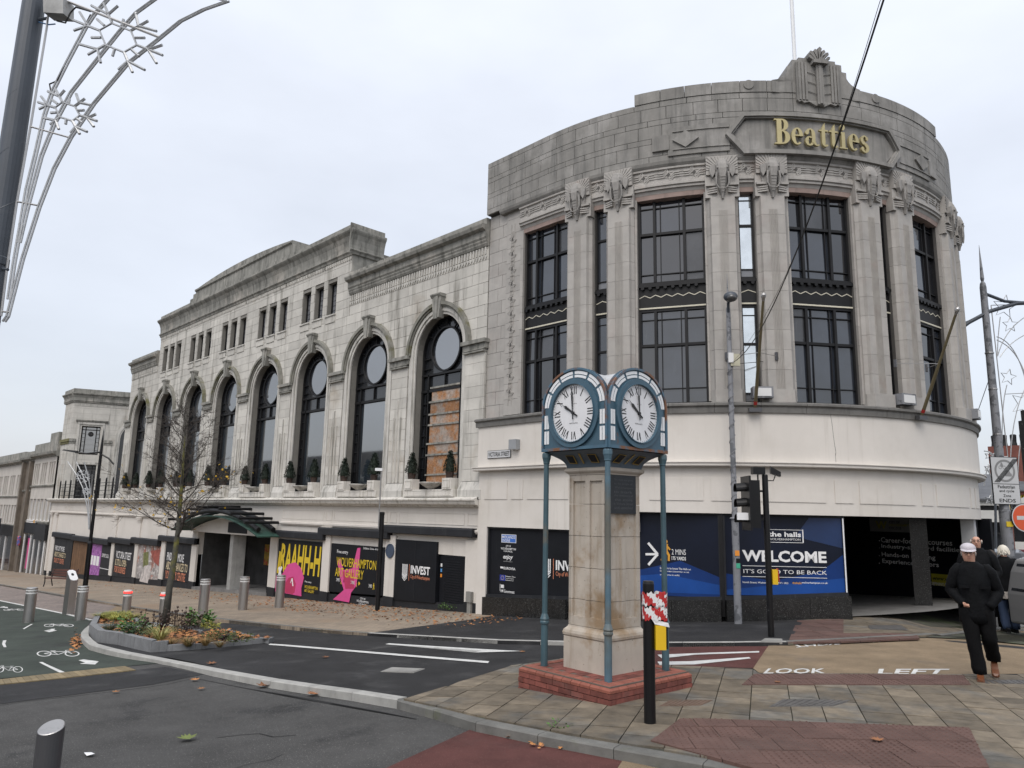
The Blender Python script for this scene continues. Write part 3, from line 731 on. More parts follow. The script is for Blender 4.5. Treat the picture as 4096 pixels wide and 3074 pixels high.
def shrink(pl, e=.006):
    a, b_ = min(p[0] for p in pl), max(p[0] for p in pl); z1, z2 = min(p[1] for p in pl), max(p[1] for p in pl)
    return [(p[0]+(e if p[0]-a < 1e-6 else (-e if b_-p[0] < 1e-6 else 0)), p[1]+(e if p[1]-z1 < 1e-6 else (-e if z2-p[1] < 1e-6 else 0))) for p in pl]
def seen(pl):
    cu = sum(p[0] for p in pl)/len(pl); return abs(area(pl))/((cu*cu+WY*WY))
pl2.sort(key=seen, reverse=True)
rest = MB()
for i, pl in enumerate(pl2):
    pl = shrink(pl)
    if i < 200: MB().upoly(Wm, pl, -.03, random.uniform(-.002, .003)).build('stone', STONE, WALL)
    else: rest.upoly(Wm, pl, -.03, random.uniform(-.002, .003))
stuff(rest.build('stonework', STONE, WALL))
# arch mouldings, keystones, pilasters, sills
def arch_trim(c, hw, zs, zb, Mp, hood=True):
    b = MB()
    prof = [(hw-.0, hw+.10, -.05, .02), (hw+.10, hw+.2, -.05, .065), (hw+.2, hw+.33, -.05, .05)]
    for r0, r1, d0, d1 in prof:
        b.ring(Mp, c, zs, r0, r1, d0, d1, 0, math.pi, 22)
        for s_ in (-1, 1): b.ubox(Mp, min(c+s_*r0, c+s_*r1), max(c+s_*r0, c+s_*r1), zb, zs, d0, d1)
    return b
HOODM = mat('mossy_hood', (.20, .195, .17), .92, var=.3, scale=2.5, col2=(.12, .115, .055), mix2=(.5, .66), s2=1.1, streak=.5, streak_col=(.42, .4, .37), sscale=(3, 3, .4), sthr=(.55, .75))
for i, c in enumerate(AC):
    tr = arch_trim(c, HW, ZS, 2.76, Wm).build('arch_surround', STONE2, AS)
    h = MB(); h.ring(Wm, c, ZS, HW+.30, HW+.42, -.02, .17, .02, math.pi-.02, 22); h.ring(Wm, c, ZS, HW+.24, HW+.31, -.02, .11, .0, math.pi, 22)
    h.build('hood_mould', HOODM, tr)
    k = MB(); k.upoly(Wm, [(c-.15, 8.78), (c+.15, 8.78), (c+.25, 9.52), (c-.25, 9.52)], -.02, .20); k.upoly(Wm, [(c-.07, 8.74), (c+.07, 8.74), (c+.11, 9.52), (c-.11, 9.52)], .20, .235)
    k.uprof(Wm, [(-.02, 9.50), (.22, 9.50), (.27, 9.57), (.27, 9.61), (-.02, 9.61)], c-.27, c+.27)
    k.build('keystone', SOOT, tr)
pil_edges = [(c+2.1125) for c in AC[1:]]
pst = MB(); pst.box(-.47, .47, -.06, .02, .004, .366)
pst_me = pst.mesh('pilaster_stone', STONE)
ribs = MB()
for x, zt in ((-.2, 5.55), (0, 6.15), (.2, 5.55)): ribs.box(x-.035, x+.035, -.085, -.05, 3.3, zt); ribs.box(x-.012, x+.012, -.1, -.08, 3.3, zt)
rib_me = ribs.mesh('fluting', STONE2)
imp = MB()
imp.box(-.54, .54, -.12, .02, 7.40, 7.58); imp.box(-.58, .58, -.2, .02, 7.58, 7.7); imp.box(-.5, .5, -.16, .02, 7.30, 7.345); imp.box(-.5, .5, -.16, .02, 7.365, 7.395)
imp_me = imp.mesh('impost', SOOT)
pb = MB(); pb.box(-.55, .55, -.16, .02, 2.72, 3.0); pb.prism([(-.55, -.16, 3.0), (.55, -.16, 3.0), (.55, .02, 3.0), (-.55, .02, 3.0)], [(-.47, -.06, 3.26), (.47, -.06, 3.26), (.47, .02, 3.26), (-.47, .02, 3.26)])
pb_me = pb.mesh('pilaster_base', STONE2)
L0 = AS.location
for pc in pil_edges+[-16.62-.46+.0, UL+.42]:
    P = inst('pilaster', imp_me, AS, (pc-L0[0], WY-L0[1], -L0[2]))
    inst('pilaster_base', pb_me, P, (0, 0, 0))
    zz = 3.27; k = 0
    while zz < 7.25: inst('stone', pst_me, P, (0, .0, zz)); zz += .37; k += 1
    if pc not in (-16.62-.46,): inst('fluting', rib_me, P)
# sill course, pedestals with panels
sc = MB(); sc.ubox(Wm, UL, UR, 2.70, 2.80, -.03, .20); sc.build('sill_course', STONE2, AS)
ped = MB()
for s_ in (-1, 1):
    ped.box(s_*1.0-.22, s_*1.0+.22, -.30, .0, 3.03, 3.38); 
    for (x0, x1, z0, z1) in ((-.17, .17, 3.08, 3.10), (-.17, .17, 3.31, 3.33), (-.17, -.15, 3.10, 3.31), (.15, .17, 3.10, 3.31)): ped.box(s_*1.0+x0, s_*1.0+x1, -.312, -.29, z0, z1)
ped.box(-1.3, 1.3, -.27, 0, 2.80, 3.03)
for s_ in (-1, 1):
    for (x0, x1, z0, z1) in ((-.58, .58, 2.83, 2.845), (-.58, .58, 2.985, 3.0), (-.58, -.565, 2.845, 2.985), (.565, .58, 2.845, 2.985)): ped.box(s_*.64+x0, s_*.64+x1, -.28, -.26, z0, z1)
ped_me = ped.mesh('sill_pedestal', CREAM_D)
bowl = MB(); bowl.lathe([(.08, 0), (.11, .03), (.28, .13), (.37, .2), (.385, .235), (.30, .22)], 14); bowl_me = bowl.mesh('stone_bowl', STONE2, smooth=True)
for c in AC:
    inst('sill_pedestal', ped_me, AS, (c-L0[0], WY-L0[1], -L0[2]))
    inst('stone_bowl', bowl_me, AS, (c-L0[0]+.05, WY-.16-L0[1], 3.03-L0[2]))
# arch windows
GD = -.34
def arch_window(c, boarded):
    fr = MB(); t = .05
    fr.ring(Wm, c, ZS, HW-.06, HW, GD-.06, GD+.06, 0, math.pi, 24)
    for s_ in (-1, 1):
        fr.ubox(Wm, min(c+s_*HW, c+s_*(HW-.09)), max(c+s_*HW, c+s_*(HW-.09)), ZSILL, ZS, GD-.06, GD+.06)
        x = c+s_*.86; fr.ubox(Wm, x-.028, x+.028, ZSILL, 6.98, GD-.05, GD+.07)
        x2 = c+s_*1.02; fr.ubox(Wm, x2-.012, x2+.012, ZSILL, 6.3, GD-.02, GD+.03)
        for k in range(9):
            zz = ZSILL+.34+k*.37
            if zz < 6.35: fr.ubox(Wm, min(c+s_*.86, c+s_*1.2), max(c+s_*.86, c+s_*1.2), zz-.015, zz+.015, GD-.02, GD+.04)
        for zz in (7.2, 7.55): fr.ubox(Wm, min(c+s_*.86, c+s_*1.2), max(c+s_*.86, c+s_*1.2), zz-.015, zz+.015, GD-.02, GD+.04)
    fr.ubox(Wm, c-HW, c+HW, ZSILL, ZSILL+.12, GD-.05, GD+.08)
    fr.ubox(Wm, c-HW, c+HW, 6.36, 6.45, GD-.06, GD+.07); fr.ubox(Wm, c-HW, c+HW, 6.93, 7.0, GD-.05, GD+.07)
    fr.ubox(Wm, c-.02, c+.02, 6.46, 6.93, GD-.02, GD+.05)
    fr.ring(Wm, c, 7.80, .73, .79, GD-.03, GD+.07, 0, 2*math.pi, 28, sv=1.0)
    for a in (35, 60, 90, 120, 145):
        a = math.radians(a); fr.ubar(Wm, (c+.76*math.cos(a), 7.80+.76*math.sin(a)), (c+1.19*math.cos(a), ZS+1.19*math.sin(a)), .03, GD-.02, GD+.04)
    w = fr.build('arched_window', BLK, AS)
    # panes
    def pane(pl, m, dd=0.0):
        cu = sum(p[0] for p in pl)/len(pl); tl = random.uniform(-.012, .012)
        o = MB().add([Wm(u, v, GD-.02+dd+tl*(u-cu)) for u, v in pl], [tuple(range(len(pl)))]).build('pane', m, w)
        return o
    if not boarded: pane([(c-.84, ZSILL+.1), (c+.84, ZSILL+.1), (c+.84, 6.36), (c-.84, 6.36)], GLA)
    pane([(c+.72*math.cos(2*math.pi*i/28), 7.80+.72*math.sin(2*math.pi*i/28)) for i in range(28)], GLAC, .02)
    pane([(c-HW, 6.44), (c+HW, 6.44), (c+HW, 6.95), (c-HW, 6.95)], GLB)
    pane([(c-HW, 6.98), (c+HW, 6.98), (c+HW, ZS)]+[(c+HW*math.cos(math.pi*i/20), ZS+HW*math.sin(math.pi*i/20)) for i in range(1, 20)]+[(c-HW, ZS)], GLB, -.02)
    for s_ in (-1, 1):
        zz = ZSILL+.1
        for k in range(9):
            z1 = min(ZSILL+.34+k*.37, 6.36)
            if z1-zz > .1: pane([(c+s_*.87, zz), (c+s_*1.2, zz), (c+s_*1.2, z1), (c+s_*.87, z1)], GLB)
            zz = z1
    if boarded:
        zz = ZSILL+.15
        for k, hgt in enumerate((.34, .66, .38, .64, .36, .42, .5)):
            dd = .03+.012*(k % 3); sk = random.uniform(-.02, .02)
            MB().upoly(Wm, [(c-.78+.02*k, zz), (c+.82, zz+sk), (c+.82, zz+hgt+sk), (c-.78+.02*k, zz+hgt)], GD+dd, GD+dd+.018).build('board', OSB, w)
            MB().upoly(Wm, [(c-.84+.02*k, zz+hgt-.03), (c+.84, zz+hgt-.03+sk), (c+.84, zz+hgt+.03+sk), (c-.84+.02*k, zz+hgt+.03)], GD+dd+.01, GD+dd+.06).build('batten', SOOT, w)
            zz += hgt
for i, c in enumerate(AC): arch_window(c, i == 0)
# small windows in groups of three
for h in SMALL:
    f = MB(); d = -.26
    for (u0, u1, v0, v1) in ((h[0], h[0]+.06, h[2], h[3]), (h[1]-.06, h[1], h[2], h[3]), (h[0]+.06, h[1]-.06, h[2], h[2]+.07), (h[0]+.06, h[1]-.06, h[3]-.07, h[3])): f.ubox(Wm, u0, u1, v0, v1, d-.05, d+.05)
    for k in (1, 2): u = h[0]+.06+(h[1]-h[0]-.12)*k/3; f.ubox(Wm, u-.006, u+.006, h[2]+.07, h[3]-.07, d-.01, d+.012)
    for k in range(1, 6): v = h[2]+.07+(h[3]-h[2]-.14)*k/6; f.ubox(Wm, h[0]+.06, h[1]-.06, v-.006, v+.006, d-.01, d+.012)
    w = f.build('small_window', BLK, AS)
    MB().add([Wm(h[0], h[2], d), Wm(h[1], h[2], d), Wm(h[1], h[3], d), Wm(h[0], h[3], d)], [(0, 1, 2, 3)]).build('pane', GLS, w)
    MB().ubox(Wm, h[0]-.02, h[1]+.02, h[2]-.34, h[2]-.06, 0, .03).build('apron_panel', STONE, w)
    MB().ubox(Wm, h[0]-.05, h[1]+.05, h[2]-.06, h[2]-.0, -.2, .07).build('sill', STONE2, w)
# cornices and parapets
def cornice_low(u0, u1):
    b = MB(); b.uprof(Wm, [(-.1, 10.78), (.05, 10.78), (.09, 10.86), (.09, 10.9), (.12, 10.96), (.12, 11.0), (.16, 11.06), (.16, 11.26), (.3, 11.32), (.34, 11.42), (.34, 11.46), (.12, 11.48), (.12, 11.70), (-.4, 11.70), (-.4, 10.78)], u0, u1)
    b.build('cornice', SOOT, AS)
    for k in range(int((u1-u0)/.145)):
        u = u0+.04+k*.145; MB_DENT.ubox(Wm, u, u+.075, 10.52, 10.76, -.02, .04); MB_SCAL.upoly(Wm, [(u-.02, 10.44), (u+.0375, 10.34), (u+.095, 10.44), (u+.095, 10.5), (u-.02, 10.5)], -.02, .03)
MB_DENT, MB_SCAL = MB(), MB()
cornice_low(-24.80, UR); cornice_low(UL, -46.32)
b = MB()
b.uprof(Wm, [(-.1, 12.5), (.04, 12.5), (.06, 12.58), (.12, 12.64), (.12, 12.68), (.05, 12.72), (.05, 12.86), (.08, 13.1), (.16, 13.3), (.26, 13.40), (.30, 13.46), (.30, 13.52), (.1, 13.54), (.1, 13.80), (-1.4, 13.80), (-1.4, 12.5)], -46.4, -24.72)
b.build('cornice', SOOT, AS)
for k in range(150): u = -46.25+k*.143; MB_DENT.ubox(Wm, u, u+.07, 12.32, 12.46, -.02, .04)
stuff(MB_DENT.build('dentil_band', STONE2, AS)); stuff(MB_SCAL.build('scalloped_band', STONE2, AS))
cu = -35.6
prof = [(-41.96, 13.8), (-41.96, 14.02), (-41.55, 14.02), (-41.55, 14.24), (-41.2, 14.24), (-41.2, 14.48)]+[(-41.0+ k*10.8/12, 14.50+.26*(1-((k-6)/6)**2)) for k in range(13)]+[(-30.0, 14.48), (-30.0, 14.24), (-29.65, 14.24), (-29.65, 14.02), (-29.24, 14.02), (-29.24, 13.8)]
at = MB(); at.upoly(Wm, prof, -.9, .06); at.uprof(Wm, [(.06, 14.3), (.14, 14.36), (.14, 14.44), (.06, 14.46)], -41.2, -30.0)
at.build('attic_block', SOOT, AS)
pr_ = MB(); pr_.box(-24.82, -24.76, WY, WY+1.4, 11.7, 13.4); pr_.uprof(lambda u, v, d: (-24.725+d, WY+u, v), [(0, 12.5), (.04, 12.5), (.06, 12.58), (.12, 12.64), (.12, 12.68), (.05, 12.72), (.05, 12.86), (.08, 13.1), (.14, 13.3), (.2, 13.40), (.22, 13.46), (.22, 13.52), (.06, 13.54), (.06, 13.78), (0, 13.78)], -.25, 1.39); pr_.build('parapet_return', SOOT, AS)
# ------------------------------------------------------------------ ground storey
gs = MB()
gs.ubox(Wm, -67.4, UR, 1.76, 2.5, -.3, 0)
gs.ubox(Wm, -67.4, -37.8, .0, 1.76, -.3, -.03); gs.ubox(Wm, -29.33, UR, 1.0, 1.76, -.3, -.03)
gs.ubox(Wm, -38.4, -29.3, 1.15, 1.76, -.3, -.03)
gs.ubox(Wm, -67.4, -65.3, -3.4, .0, -.3, -.03)
GSW = gs.build('ground_storey_wall', CREAM, AS)
lb = MB(); lb.uprof(Wm, [(-.3, 2.48), (.10, 2.48), (.14, 2.53), (.27, 2.56), (.30, 2.62), (.30, 2.66), (.36, 2.68), (.36, 2.73), (.2, 2.78), (-.3, 2.78)], -67.6, UR); lb.build('ledge', CREAM_D, AS)
lb = MB(); lb.uprof(Wm, [(-.1, 1.68), (.05, 1.68), (.09, 1.74), (.09, 1.80), (.0, 1.82), (-.1, 1.82)], -67.5, -38.6); lb.uprof(Wm, [(-.1, 1.68), (.05, 1.68), (.09, 1.74), (.09, 1.80), (.0, 1.82), (-.1, 1.82)], -29.2, UR); lb.build('string_course', CREAM, AS)
u = -67.2
edges = [(-67.2, -63.2), (-63.0, -62.4), (-62.2, -57.6), (-57.4, -56.8), (-56.6, -51.6), (-51.4, -50.7), (-50.5, -47.0), (-46.8, -46.3), (-46.1, -42.8), (-42.6, -42.0), (-41.8, -38.7), (-29.1, -25.75), (-25.6, -25.15), (-25.0, -21.5), (-21.35, -20.95), (-20.8, -17.4), (-17.25, -16.75)]
for a, b_ in edges:
    q = MB()
    for (x0, x1, v0, v1) in ((a, b_, 1.93, 1.95), (a, b_, 2.28, 2.30), (a, a+.02, 1.95, 2.28), (b_-.02, b_, 1.95, 2.28)): q.ubox(Wm, x0, x1, v0, v1, 0, .016)
    q.build('frieze_panel', CREAM, GSW)
def gl(u): return g(u)+FARO
for (a, b_, zt) in ((-65.4, -65.0, 1.68), (-51.2, -50.65, 1.68), (-46.85, -46.3, 1.68), (-42.6, -42.05, 1.68), (-38.4, -37.75, 1.15), (-29.95, -29.3, 1.2), (-25.64, -25.1, 1.68), (-21.46, -20.9, 1.5), (-17.26, -16.64, 1.5), (-66.9, -66.5, 1.68)):
    c = MB(); zb = gl(b_)+.28; c.ubox(Wm, a, b_, zb, zt, -.05, .05)
    if zt == 1.68: c.ubox(Wm, a-.05, b_+.05, 1.5, 1.6, .0, .11); c.ubox(Wm, a-.02, b_+.02, 1.38, 1.43, .0, .08); c.ubox(Wm, a-.08, b_+.08, 1.6, 1.68, .0, .14)
    p = c.build('pier', CREAM, GSW)
    MB().ubox(Wm, a-.01, b_+.01, gl(a)-.1, zb, -.05, .065).build('plinth_block', CHAR, p)
SB = [(-65.3, -59.9, .27, -.1), (-59.88, -51.5, .2, -.16), (-51.6, -47.3, .37, .04), (-47.28, -42.85, .52, .17), (-42.83, -37.75, .78, .48), (-29.45, -25.45, 1.44, 1.16), (-25.83, -21.2, 1.66, 1.37), (-21.55, -16.82, 1.85, 1.58)]
for i, (a, b_, zt, zb) in enumerate(SB):
    q = MB(); q.uprof(Wm, [(-.05, zb), (.18, zb), (.20, zb+.02), (.20, zt-.05), (.15, zt), (-.05, zt)], a, b_); q.build('shutter_box', CHAR, GSW)
rz = MB(); rz.ubox(Wm, -67.4, -38.3, -4, -.0, -.45, -.2); rz.ubox(Wm, -29.4, UR, -2, 1.3, -.45, -.2); rz.build('backing_wall', DARKIN, AS)
def sloped_riser(a, b_, h):
    n = max(1, int((b_-a)/2)); q = MB()
    for k in range(n):
        u0, u1 = a+(b_-a)*k/n+.006, a+(b_-a)*(k+1)/n-.006
        q.upoly(Wm, [(u0, gl(u0)-.1), (u1, gl(u1)-.1), (u1, gl(u1)+h), (u0, gl(u0)+h)], -.2, .0)
    q.build('stall_riser', CHAR, GSW)
for a, b_ in ((-65.0, -51.2), (-50.65, -46.85), (-46.3, -42.6), (-42.05, -38.4), (-29.3, -25.64), (-25.1, -21.46), (-20.9, -17.26)): sloped_riser(a, b_, .22)
def poster(name, a, b_, zt, m, d=.012, h=.24, label=None):
    p = MB().upoly(Wm, [(a, gl(a)+h), (b_, gl(b_)+h), (b_, zt), (a, zt)], -.12, d).build(name, m, GSW)
    if label: p['label'] = label
    return p
def lines(par, rows, d=.018, bold=.012, shear=0.0):
    for s_, a, b_, v0, v1, m in rows: lettering(s_, Wm, a, b_, v0, v1, d, m, par, bold, shear)
p1 = poster('hoarding_panel', -65.0, -60.05, -.1, CHAR)
lines(p1, [('FIND OUT MORE', -64.6, -62.0, -1.08, -.72, ORANGEW), ('ABOUT CHANGES TO', -64.6, -61.5, -1.52, -1.16, BEIGEP), ('YOUR CITY CENTRE', -64.6, -61.8, -1.96, -1.60, PEACH)])
# brown slatted shutter
sl_ = MB().ubox(Wm, -60.0, -55.6, gl(-58)-.1, -.16, -.15, -.06).build('slatted_shutter', mat('brown_slats', (.10, .055, .03), .7, var=.2), GSW)
for k in range(22):
    u = -59.95+k*.2; MB().ubox(Wm, u, u+.13, gl(u), -.2, -.06, -.02).build('slat', mat('tan_slat', (.17, .095, .05), .65, var=.25, rand=.2), sl_)
PURP = mat('purple_flower_print', (.22, .07, .26), .6, var=.5, scale=3, col2=(.34, .12, .38), mix2=(.42, .58), s2=5, speck=(9, .58, (.45, .22, .46)))
p2 = poster('hoarding_panel', -55.5, -53.2, -.2, PURP)
p2b = poster('hoarding_panel', -53.2, -51.25, -.2, CHAR)
for k in range(3): MB().ubox(Wm, -55.4+k*.68, -54.85+k*.68, -1.55, -.95, .012, .018).build('notice', ORANGEW, p2)
lines(p2b, [('SUPPORT LOCAL', -53.0, -51.6, -.95, -.72, ORANGEW)])
MB().ubox(Wm, -53.2, -51.3, -1.66, -1.62, .012, .017).build('white_rule', ORANGEW, p2b)
p3 = poster('hoarding_panel', -50.6, -46.9, .05, CHAR)
lines(p3, [('VICTORIA STREET', -50.2, -47.4, -.85, -.42, ORANGEW), ('IS STILL OPEN', -50.2, -48.1, -1.28, -.90, BEIGEP), ('FOR BUSINESS', -50.2, -48.15, -1.70, -1.32, PEACH)])
COLL = mat('street_photo_print', (.30, .28, .27), .6, var=.6, scale=2.2, col2=(.33, .14, .10), mix2=(.5, .62), s2=1.3, speck=(5, .56, (.55, .52, .5)))
p4 = poster('hoarding_panel', -46.25, -42.65, .15, COLL)
MB().upoly(Wm, [(-45.4, -.3), (-44.6, -.2), (-44.4, -.9), (-45.2, -1.1)], .012, .016).build('printed_tree', mat('olive_print', (.16, .17, .06), .7, var=.4, scale=6), p4)
MB().upoly(Wm, [(-44.3, -.15), (-42.8, .0), (-42.8, -.9), (-43.6, -.7)], .012, .016).build('printed_awning', mat('brick_red_print', (.30, .08, .06), .7, var=.4, scale=5), p4)
MB().upoly(Wm, [(-45.0, -1.0), (-43.9, -.9), (-44.2, -1.9), (-45.6, -1.9)], .0125, .017).build('printed_paving', mat('pale_print', (.50, .46, .44), .7, var=.35, scale=5), p4)
p5 = poster('hoarding_panel', -42.0, -38.45, .48, CHAR)
lines(p5, [('FIND OUT MORE', -41.7, -39.35, -.50, -.08, ORANGEW), ('ABOUT CHANGES TO', -41.7, -38.75, -.97, -.55, BEIGEP), ('YOUR CITY CENTRE', -41.7, -38.95, -1.44, -1.02, PEACH)])
for pn_, us in ((p3, (-49.4, -48.1)), (p5, (-40.8, -39.6)), (p1, (-63.3, -61.7)), (p4, (-45.05, -43.85))):
    for u in us: MB().ubox(Wm, u-.008, u+.008, gl(u)+.26, (.03 if pn_ is p3 else -.12 if pn_ is p1 else .12 if pn_ is p4 else .45), .018, .022).build('panel_seam', HOARD, pn_)
# gallery posters
q1 = poster('poster_panel', -29.25, -25.68, 1.08, HOARD, d=.02, h=.2)
def brush(u, v0, v1, w, lean, par, m=YELW): return MB().upoly(Wm, [(u, v0), (u+w, v0+random.uniform(-.05, .05)), (u+w+lean, v1), (u+lean, v1+random.uniform(-.05, .05))], .02, .027).build('brush_stroke', m, par)
lines(q1, [('RAAHH-H', -29.0, -25.75, -.22, .92, YELW)], d=.026, bold=.03, shear=.12)
brush(-29.22, -.3, .55, .16, .1, q1)
MB().upoly(Wm, [(-29.24, -1.05), (-29.24, -.42), (-28.75, -.33), (-28.3, .1), (-27.7, .22), (-27.2, .0), (-26.95, -.35), (-27.1, -.75), (-27.05, -1.05)], .02, .030).build('pink_shape', PINK, q1)
MB().upoly(Wm, [(-28.4, -1.03), (-28.5, -.7), (-28.15, -.42), (-27.8, -.35), (-27.55, -.6), (-27.6, -.95), (-27.75, -1.03)], .03, .034).build('crimson_shape', CRIM, q1)
MB().upoly(Wm, [(-28.0, -.62), (-27.9, -.42), (-27.83, -.42), (-27.72, -.72), (-27.8, -.72), (-27.88, -.5), (-27.95, -.6)], .034, .037).build('white_mark', ORANGEW, q1)
MB().upoly(Wm, [(-29.1, -.1), (-28.98, -.02), (-28.75, -.4), (-28.88, -.46)], .034, .038).build('white_mark', ORANGEW, q1)
MB().upoly(Wm, [(-28.98, -.46), (-29.1, -.4), (-28.86, .0), (-28.75, -.06)], .034, .0375).build('white_mark', ORANGEW, q1)
lines(q1, [('Free entry', -26.85, -26.35, -.52, -.43, ORANGEW), ('WOLVERHAMPTON', -26.85, -25.85, -.72, -.60, YELW), ('ART GALLERY', -26.85, -26.1, -.86, -.75, YELW)], d=.026)
q2 = poster('poster_panel', -25.05, -21.5, 1.08, HOARD, d=.02, h=.3)
MB().upoly(Wm, [(-24.7, -.95), (-24.0, -.55), (-24.35, -.05), (-24.55, .45), (-24.35, .55), (-24.1, .15), (-23.5, .25), (-23.25, .98), (-23.05, 1.0), (-23.1, .2), (-23.2, -.35), (-23.5, -.6), (-23.6, -.95)], .02, .026).build('pink_shape', PINK, q2)
MB().upoly(Wm, [(-24.15, .1), (-23.4, .1), (-23.3, -.45), (-23.9, -.5)], .026, .029).build('crimson_shape', CRIM, q2)
lines(q2, [('Free entry', -24.6, -23.85, .70, .86, ORANGEW), ('WOLVERHAMPTON', -24.6, -22.0, .28, .60, YELW), ('ART GALLERY', -24.65, -22.75, -.10, .22, YELW), ('Exhibitions - Events - Artist Studios', -22.85, -21.65, .96, 1.03, ORANGEW), ('2 MINS', -24.55, -24.3, -.28, -.16, ORANGEW), ('2 MINS', -23.55, -23.3, -.30, -.18, ORANGEW), ('2 MINS', -22.4, -22.2, -.33, -.21, ORANGEW), ('CITY OF', -22.9, -22.55, -.78, -.71, ORANGEW), ('WOLVERHAMPTON', -23.1, -22.35, -.88, -.80, ORANGEW), ('COUNCIL', -22.95, -22.5, -.97, -.90, ORANGEW)], d=.032, bold=.008)
def walker(Mp, u, v, h, m, par, d=.03):
    b = MB(); b.disc(Mp, u, v+h*.9, h*.09, d, d+.004, 10)
    b.ubar(Mp, (u, v+h*.8), (u-.02*h, v+h*.45), h*.2, d, d+.004); b.ubar(Mp, (u, v+h*.5), (u-.22*h, v), h*.11, d, d+.0042); b.ubar(Mp, (u, v+h*.5), (u+.14*h, v+h*.25), h*.11, d, d+.0044); b.ubar(Mp, (u+.14*h, v+h*.28), (u+.12*h, v), h*.1, d, d+.0046)
    b.ubar(Mp, (u, v+h*.75), (u+.2*h, v+h*.52), h*.08, d, d+.0048); b.ubar(Mp, (u, v+h*.75), (u-.2*h, v+h*.55), h*.08, d, d+.005)
    return b.build('walking_figure_symbol', m, par)
for uu in (-24.2, -23.2, -22.1): walker(Wm, uu, -.36+(.0 if uu < -24 else -.02), .22, YELW, q2, .02)
MB().upoly(Wm, [(-24.05, -.3), (-24.05, -.16), (-23.95, -.23)], .02, .026).build('yellow_arrow', YELW, q2)
MB().upoly(Wm, [(-23.05, -.32), (-23.05, -.18), (-22.95, -.25)], .02, .026).build('yellow_arrow', YELW, q2)
# invest hoarding and roller shutter
q3 = poster('hoarding_panel', -20.88, -18.66, 1.38, HOARD, d=.04, h=.2)
MB().ubox(Wm, -19.79, -19.77, gl(-20)+.25, 1.36, .04, .046).build('joint_strip', CHAR, q3)
def invest(par, Mp, u, v, s_):
    for k in range(5): MB().ubar(Mp, (u+.09*s_*k, v+(-.30+.06*abs(k-2))*s_), (u+.09*s_*k, v+.36*s_), .05*s_, .046, .05).build('crest_bar', ORANGEW, par)
    for k in range(3): MB().ubar(Mp, (u+.18*s_, v+(-.42+.09*k)*s_), (u-.02*s_, v+(-.26+.09*k)*s_), .035*s_, .05, .053).build('crest_bar', ORANGEW, par); MB().ubar(Mp, (u+.18*s_, v+(-.42+.09*k)*s_), (u+.38*s_, v+(-.26+.09*k)*s_), .035*s_, .05, .0535).build('crest_bar', ORANGEW, par)
    MB().ubox(Mp, u+.52*s_, u+.545*s_, v-.4*s_, v+.38*s_, .046, .05).build('rule', PEACH, par)
    lettering('INVEST', Mp, u+.66*s_, u+2.15*s_, v-.05*s_, v+.34*s_, .05, ORANGEW, par, .03); lettering('City of Wolverhampton', Mp, u+.66*s_, u+2.15*s_, v-.32*s_, v-.1*s_, .05, PEACH, par, .004)
invest(q3, Wm, -20.42, .35, .68)
rs = MB().ubox(Wm, -18.6, -17.3, gl(-18)-.1, 1.5, -.2, -.07).build('roller_shutter', HOARD, GSW)
for k in range(26):
    zz = gl(-18)+.02+k*.075
    if zz < 1.3: MB().ubox(Wm, -18.38, -17.3, zz, zz+.06, -.07, -.035).build('slat', HOARD, rs)
for k, mm in enumerate((ORANGEW, mat('blue_sticker', (.1, .3, .6), .5), mat('orange_sticker', (.7, .25, .03), .5))): MB().ubox(Wm, -18.56, -18.49, .62-k*.16, .72-k*.16, -.07, -.06).build('sticker', mm, rs)
pq = MB(); pq.disc(Wm, -21.17, .98, .24, .05, .075, 24); pq.ring(Wm, -21.17, .98, .2, .235, .075, .085, n=24); pqo = pq.build('blue_plaque', mat('plaque_blue', (.05, .07, .11), .5), GSW)
sp = MB(); sp.ubox(Wm, -17.02, -16.86, gl(-17)-.05, gl(-17)+.36, .06, .14); sp.ubox(Wm, -17.05, -16.83, gl(-17)+.32, gl(-17)+.62, .06, .17); sp.build('hydrant_marker', mat('marker_grey', (.22, .215, .2), .8), GSW)
# ------------------------------------------------------------------ porch with barrel canopy
pz0, pz1 = 1.18, 1.86
PC = (-37.9-29.4)/2
po = MB()
pts = [(PC+(-1+2*k/20)*4.35, pz0+.66*(1-(-1+2*k/20)**2)) for k in range(21)]
po.upoly(Wm, [(PC-4.35, pz0-.04)]+pts+[(PC+4.35, pz0-.04)], .05, .32)
PORCH = po.build('porch', CREAM, AS)
MB().ubox(Wm, PC+.05, PC+2.0, pz0+.03, pz0+.5, .32, .35).build('sign_board', HOARD, PORCH)
va = MB()
for k in range(20):
    (a, za), (b_, zb) = [(PC+(-1+2*(k+j)/20)*4.75, pz0-.02+.76*(1-(-1+2*(k+j)/20)**2)) for j in (0, 1)]
    va.hexa([Wm(a, za, .05), Wm(a, za, 1.15), Wm(b_, zb, 1.15), Wm(b_, zb, .05), Wm(a, za+.05, .05), Wm(a, za+.05, 1.15), Wm(b_, zb+.05, 1.15), Wm(b_, zb+.05, .05)])
va.build('canopy', mat('verdigris_canopy', (.02, .06, .046), .6, var=.5, scale=3, col2=(.03, .05, .04), mix2=(.45, .65), s2=1.5), PORCH)
for dd in (.35, 1.0): MB().tube([Wm(PC+t*4.5, pz0+.28+.72*(1-t*t), dd) for t in [-1+k/10 for k in range(21)]], .10, 10).build('curved_tube', BLK, PORCH)
for t in (-.95, -.7, -.45, -.2, .08, .35, .62, .8, .93): MB().tube([Wm(PC+t*4.5, pz0+.47+.72*(1-t*t), -.02), Wm(PC+t*4.5, pz0+.47+.72*(1-t*t), 1.5)], .06, 8).build('cross_tube', BLK, PORCH)
pr2 = MB()
zf = gl(-37)-.1
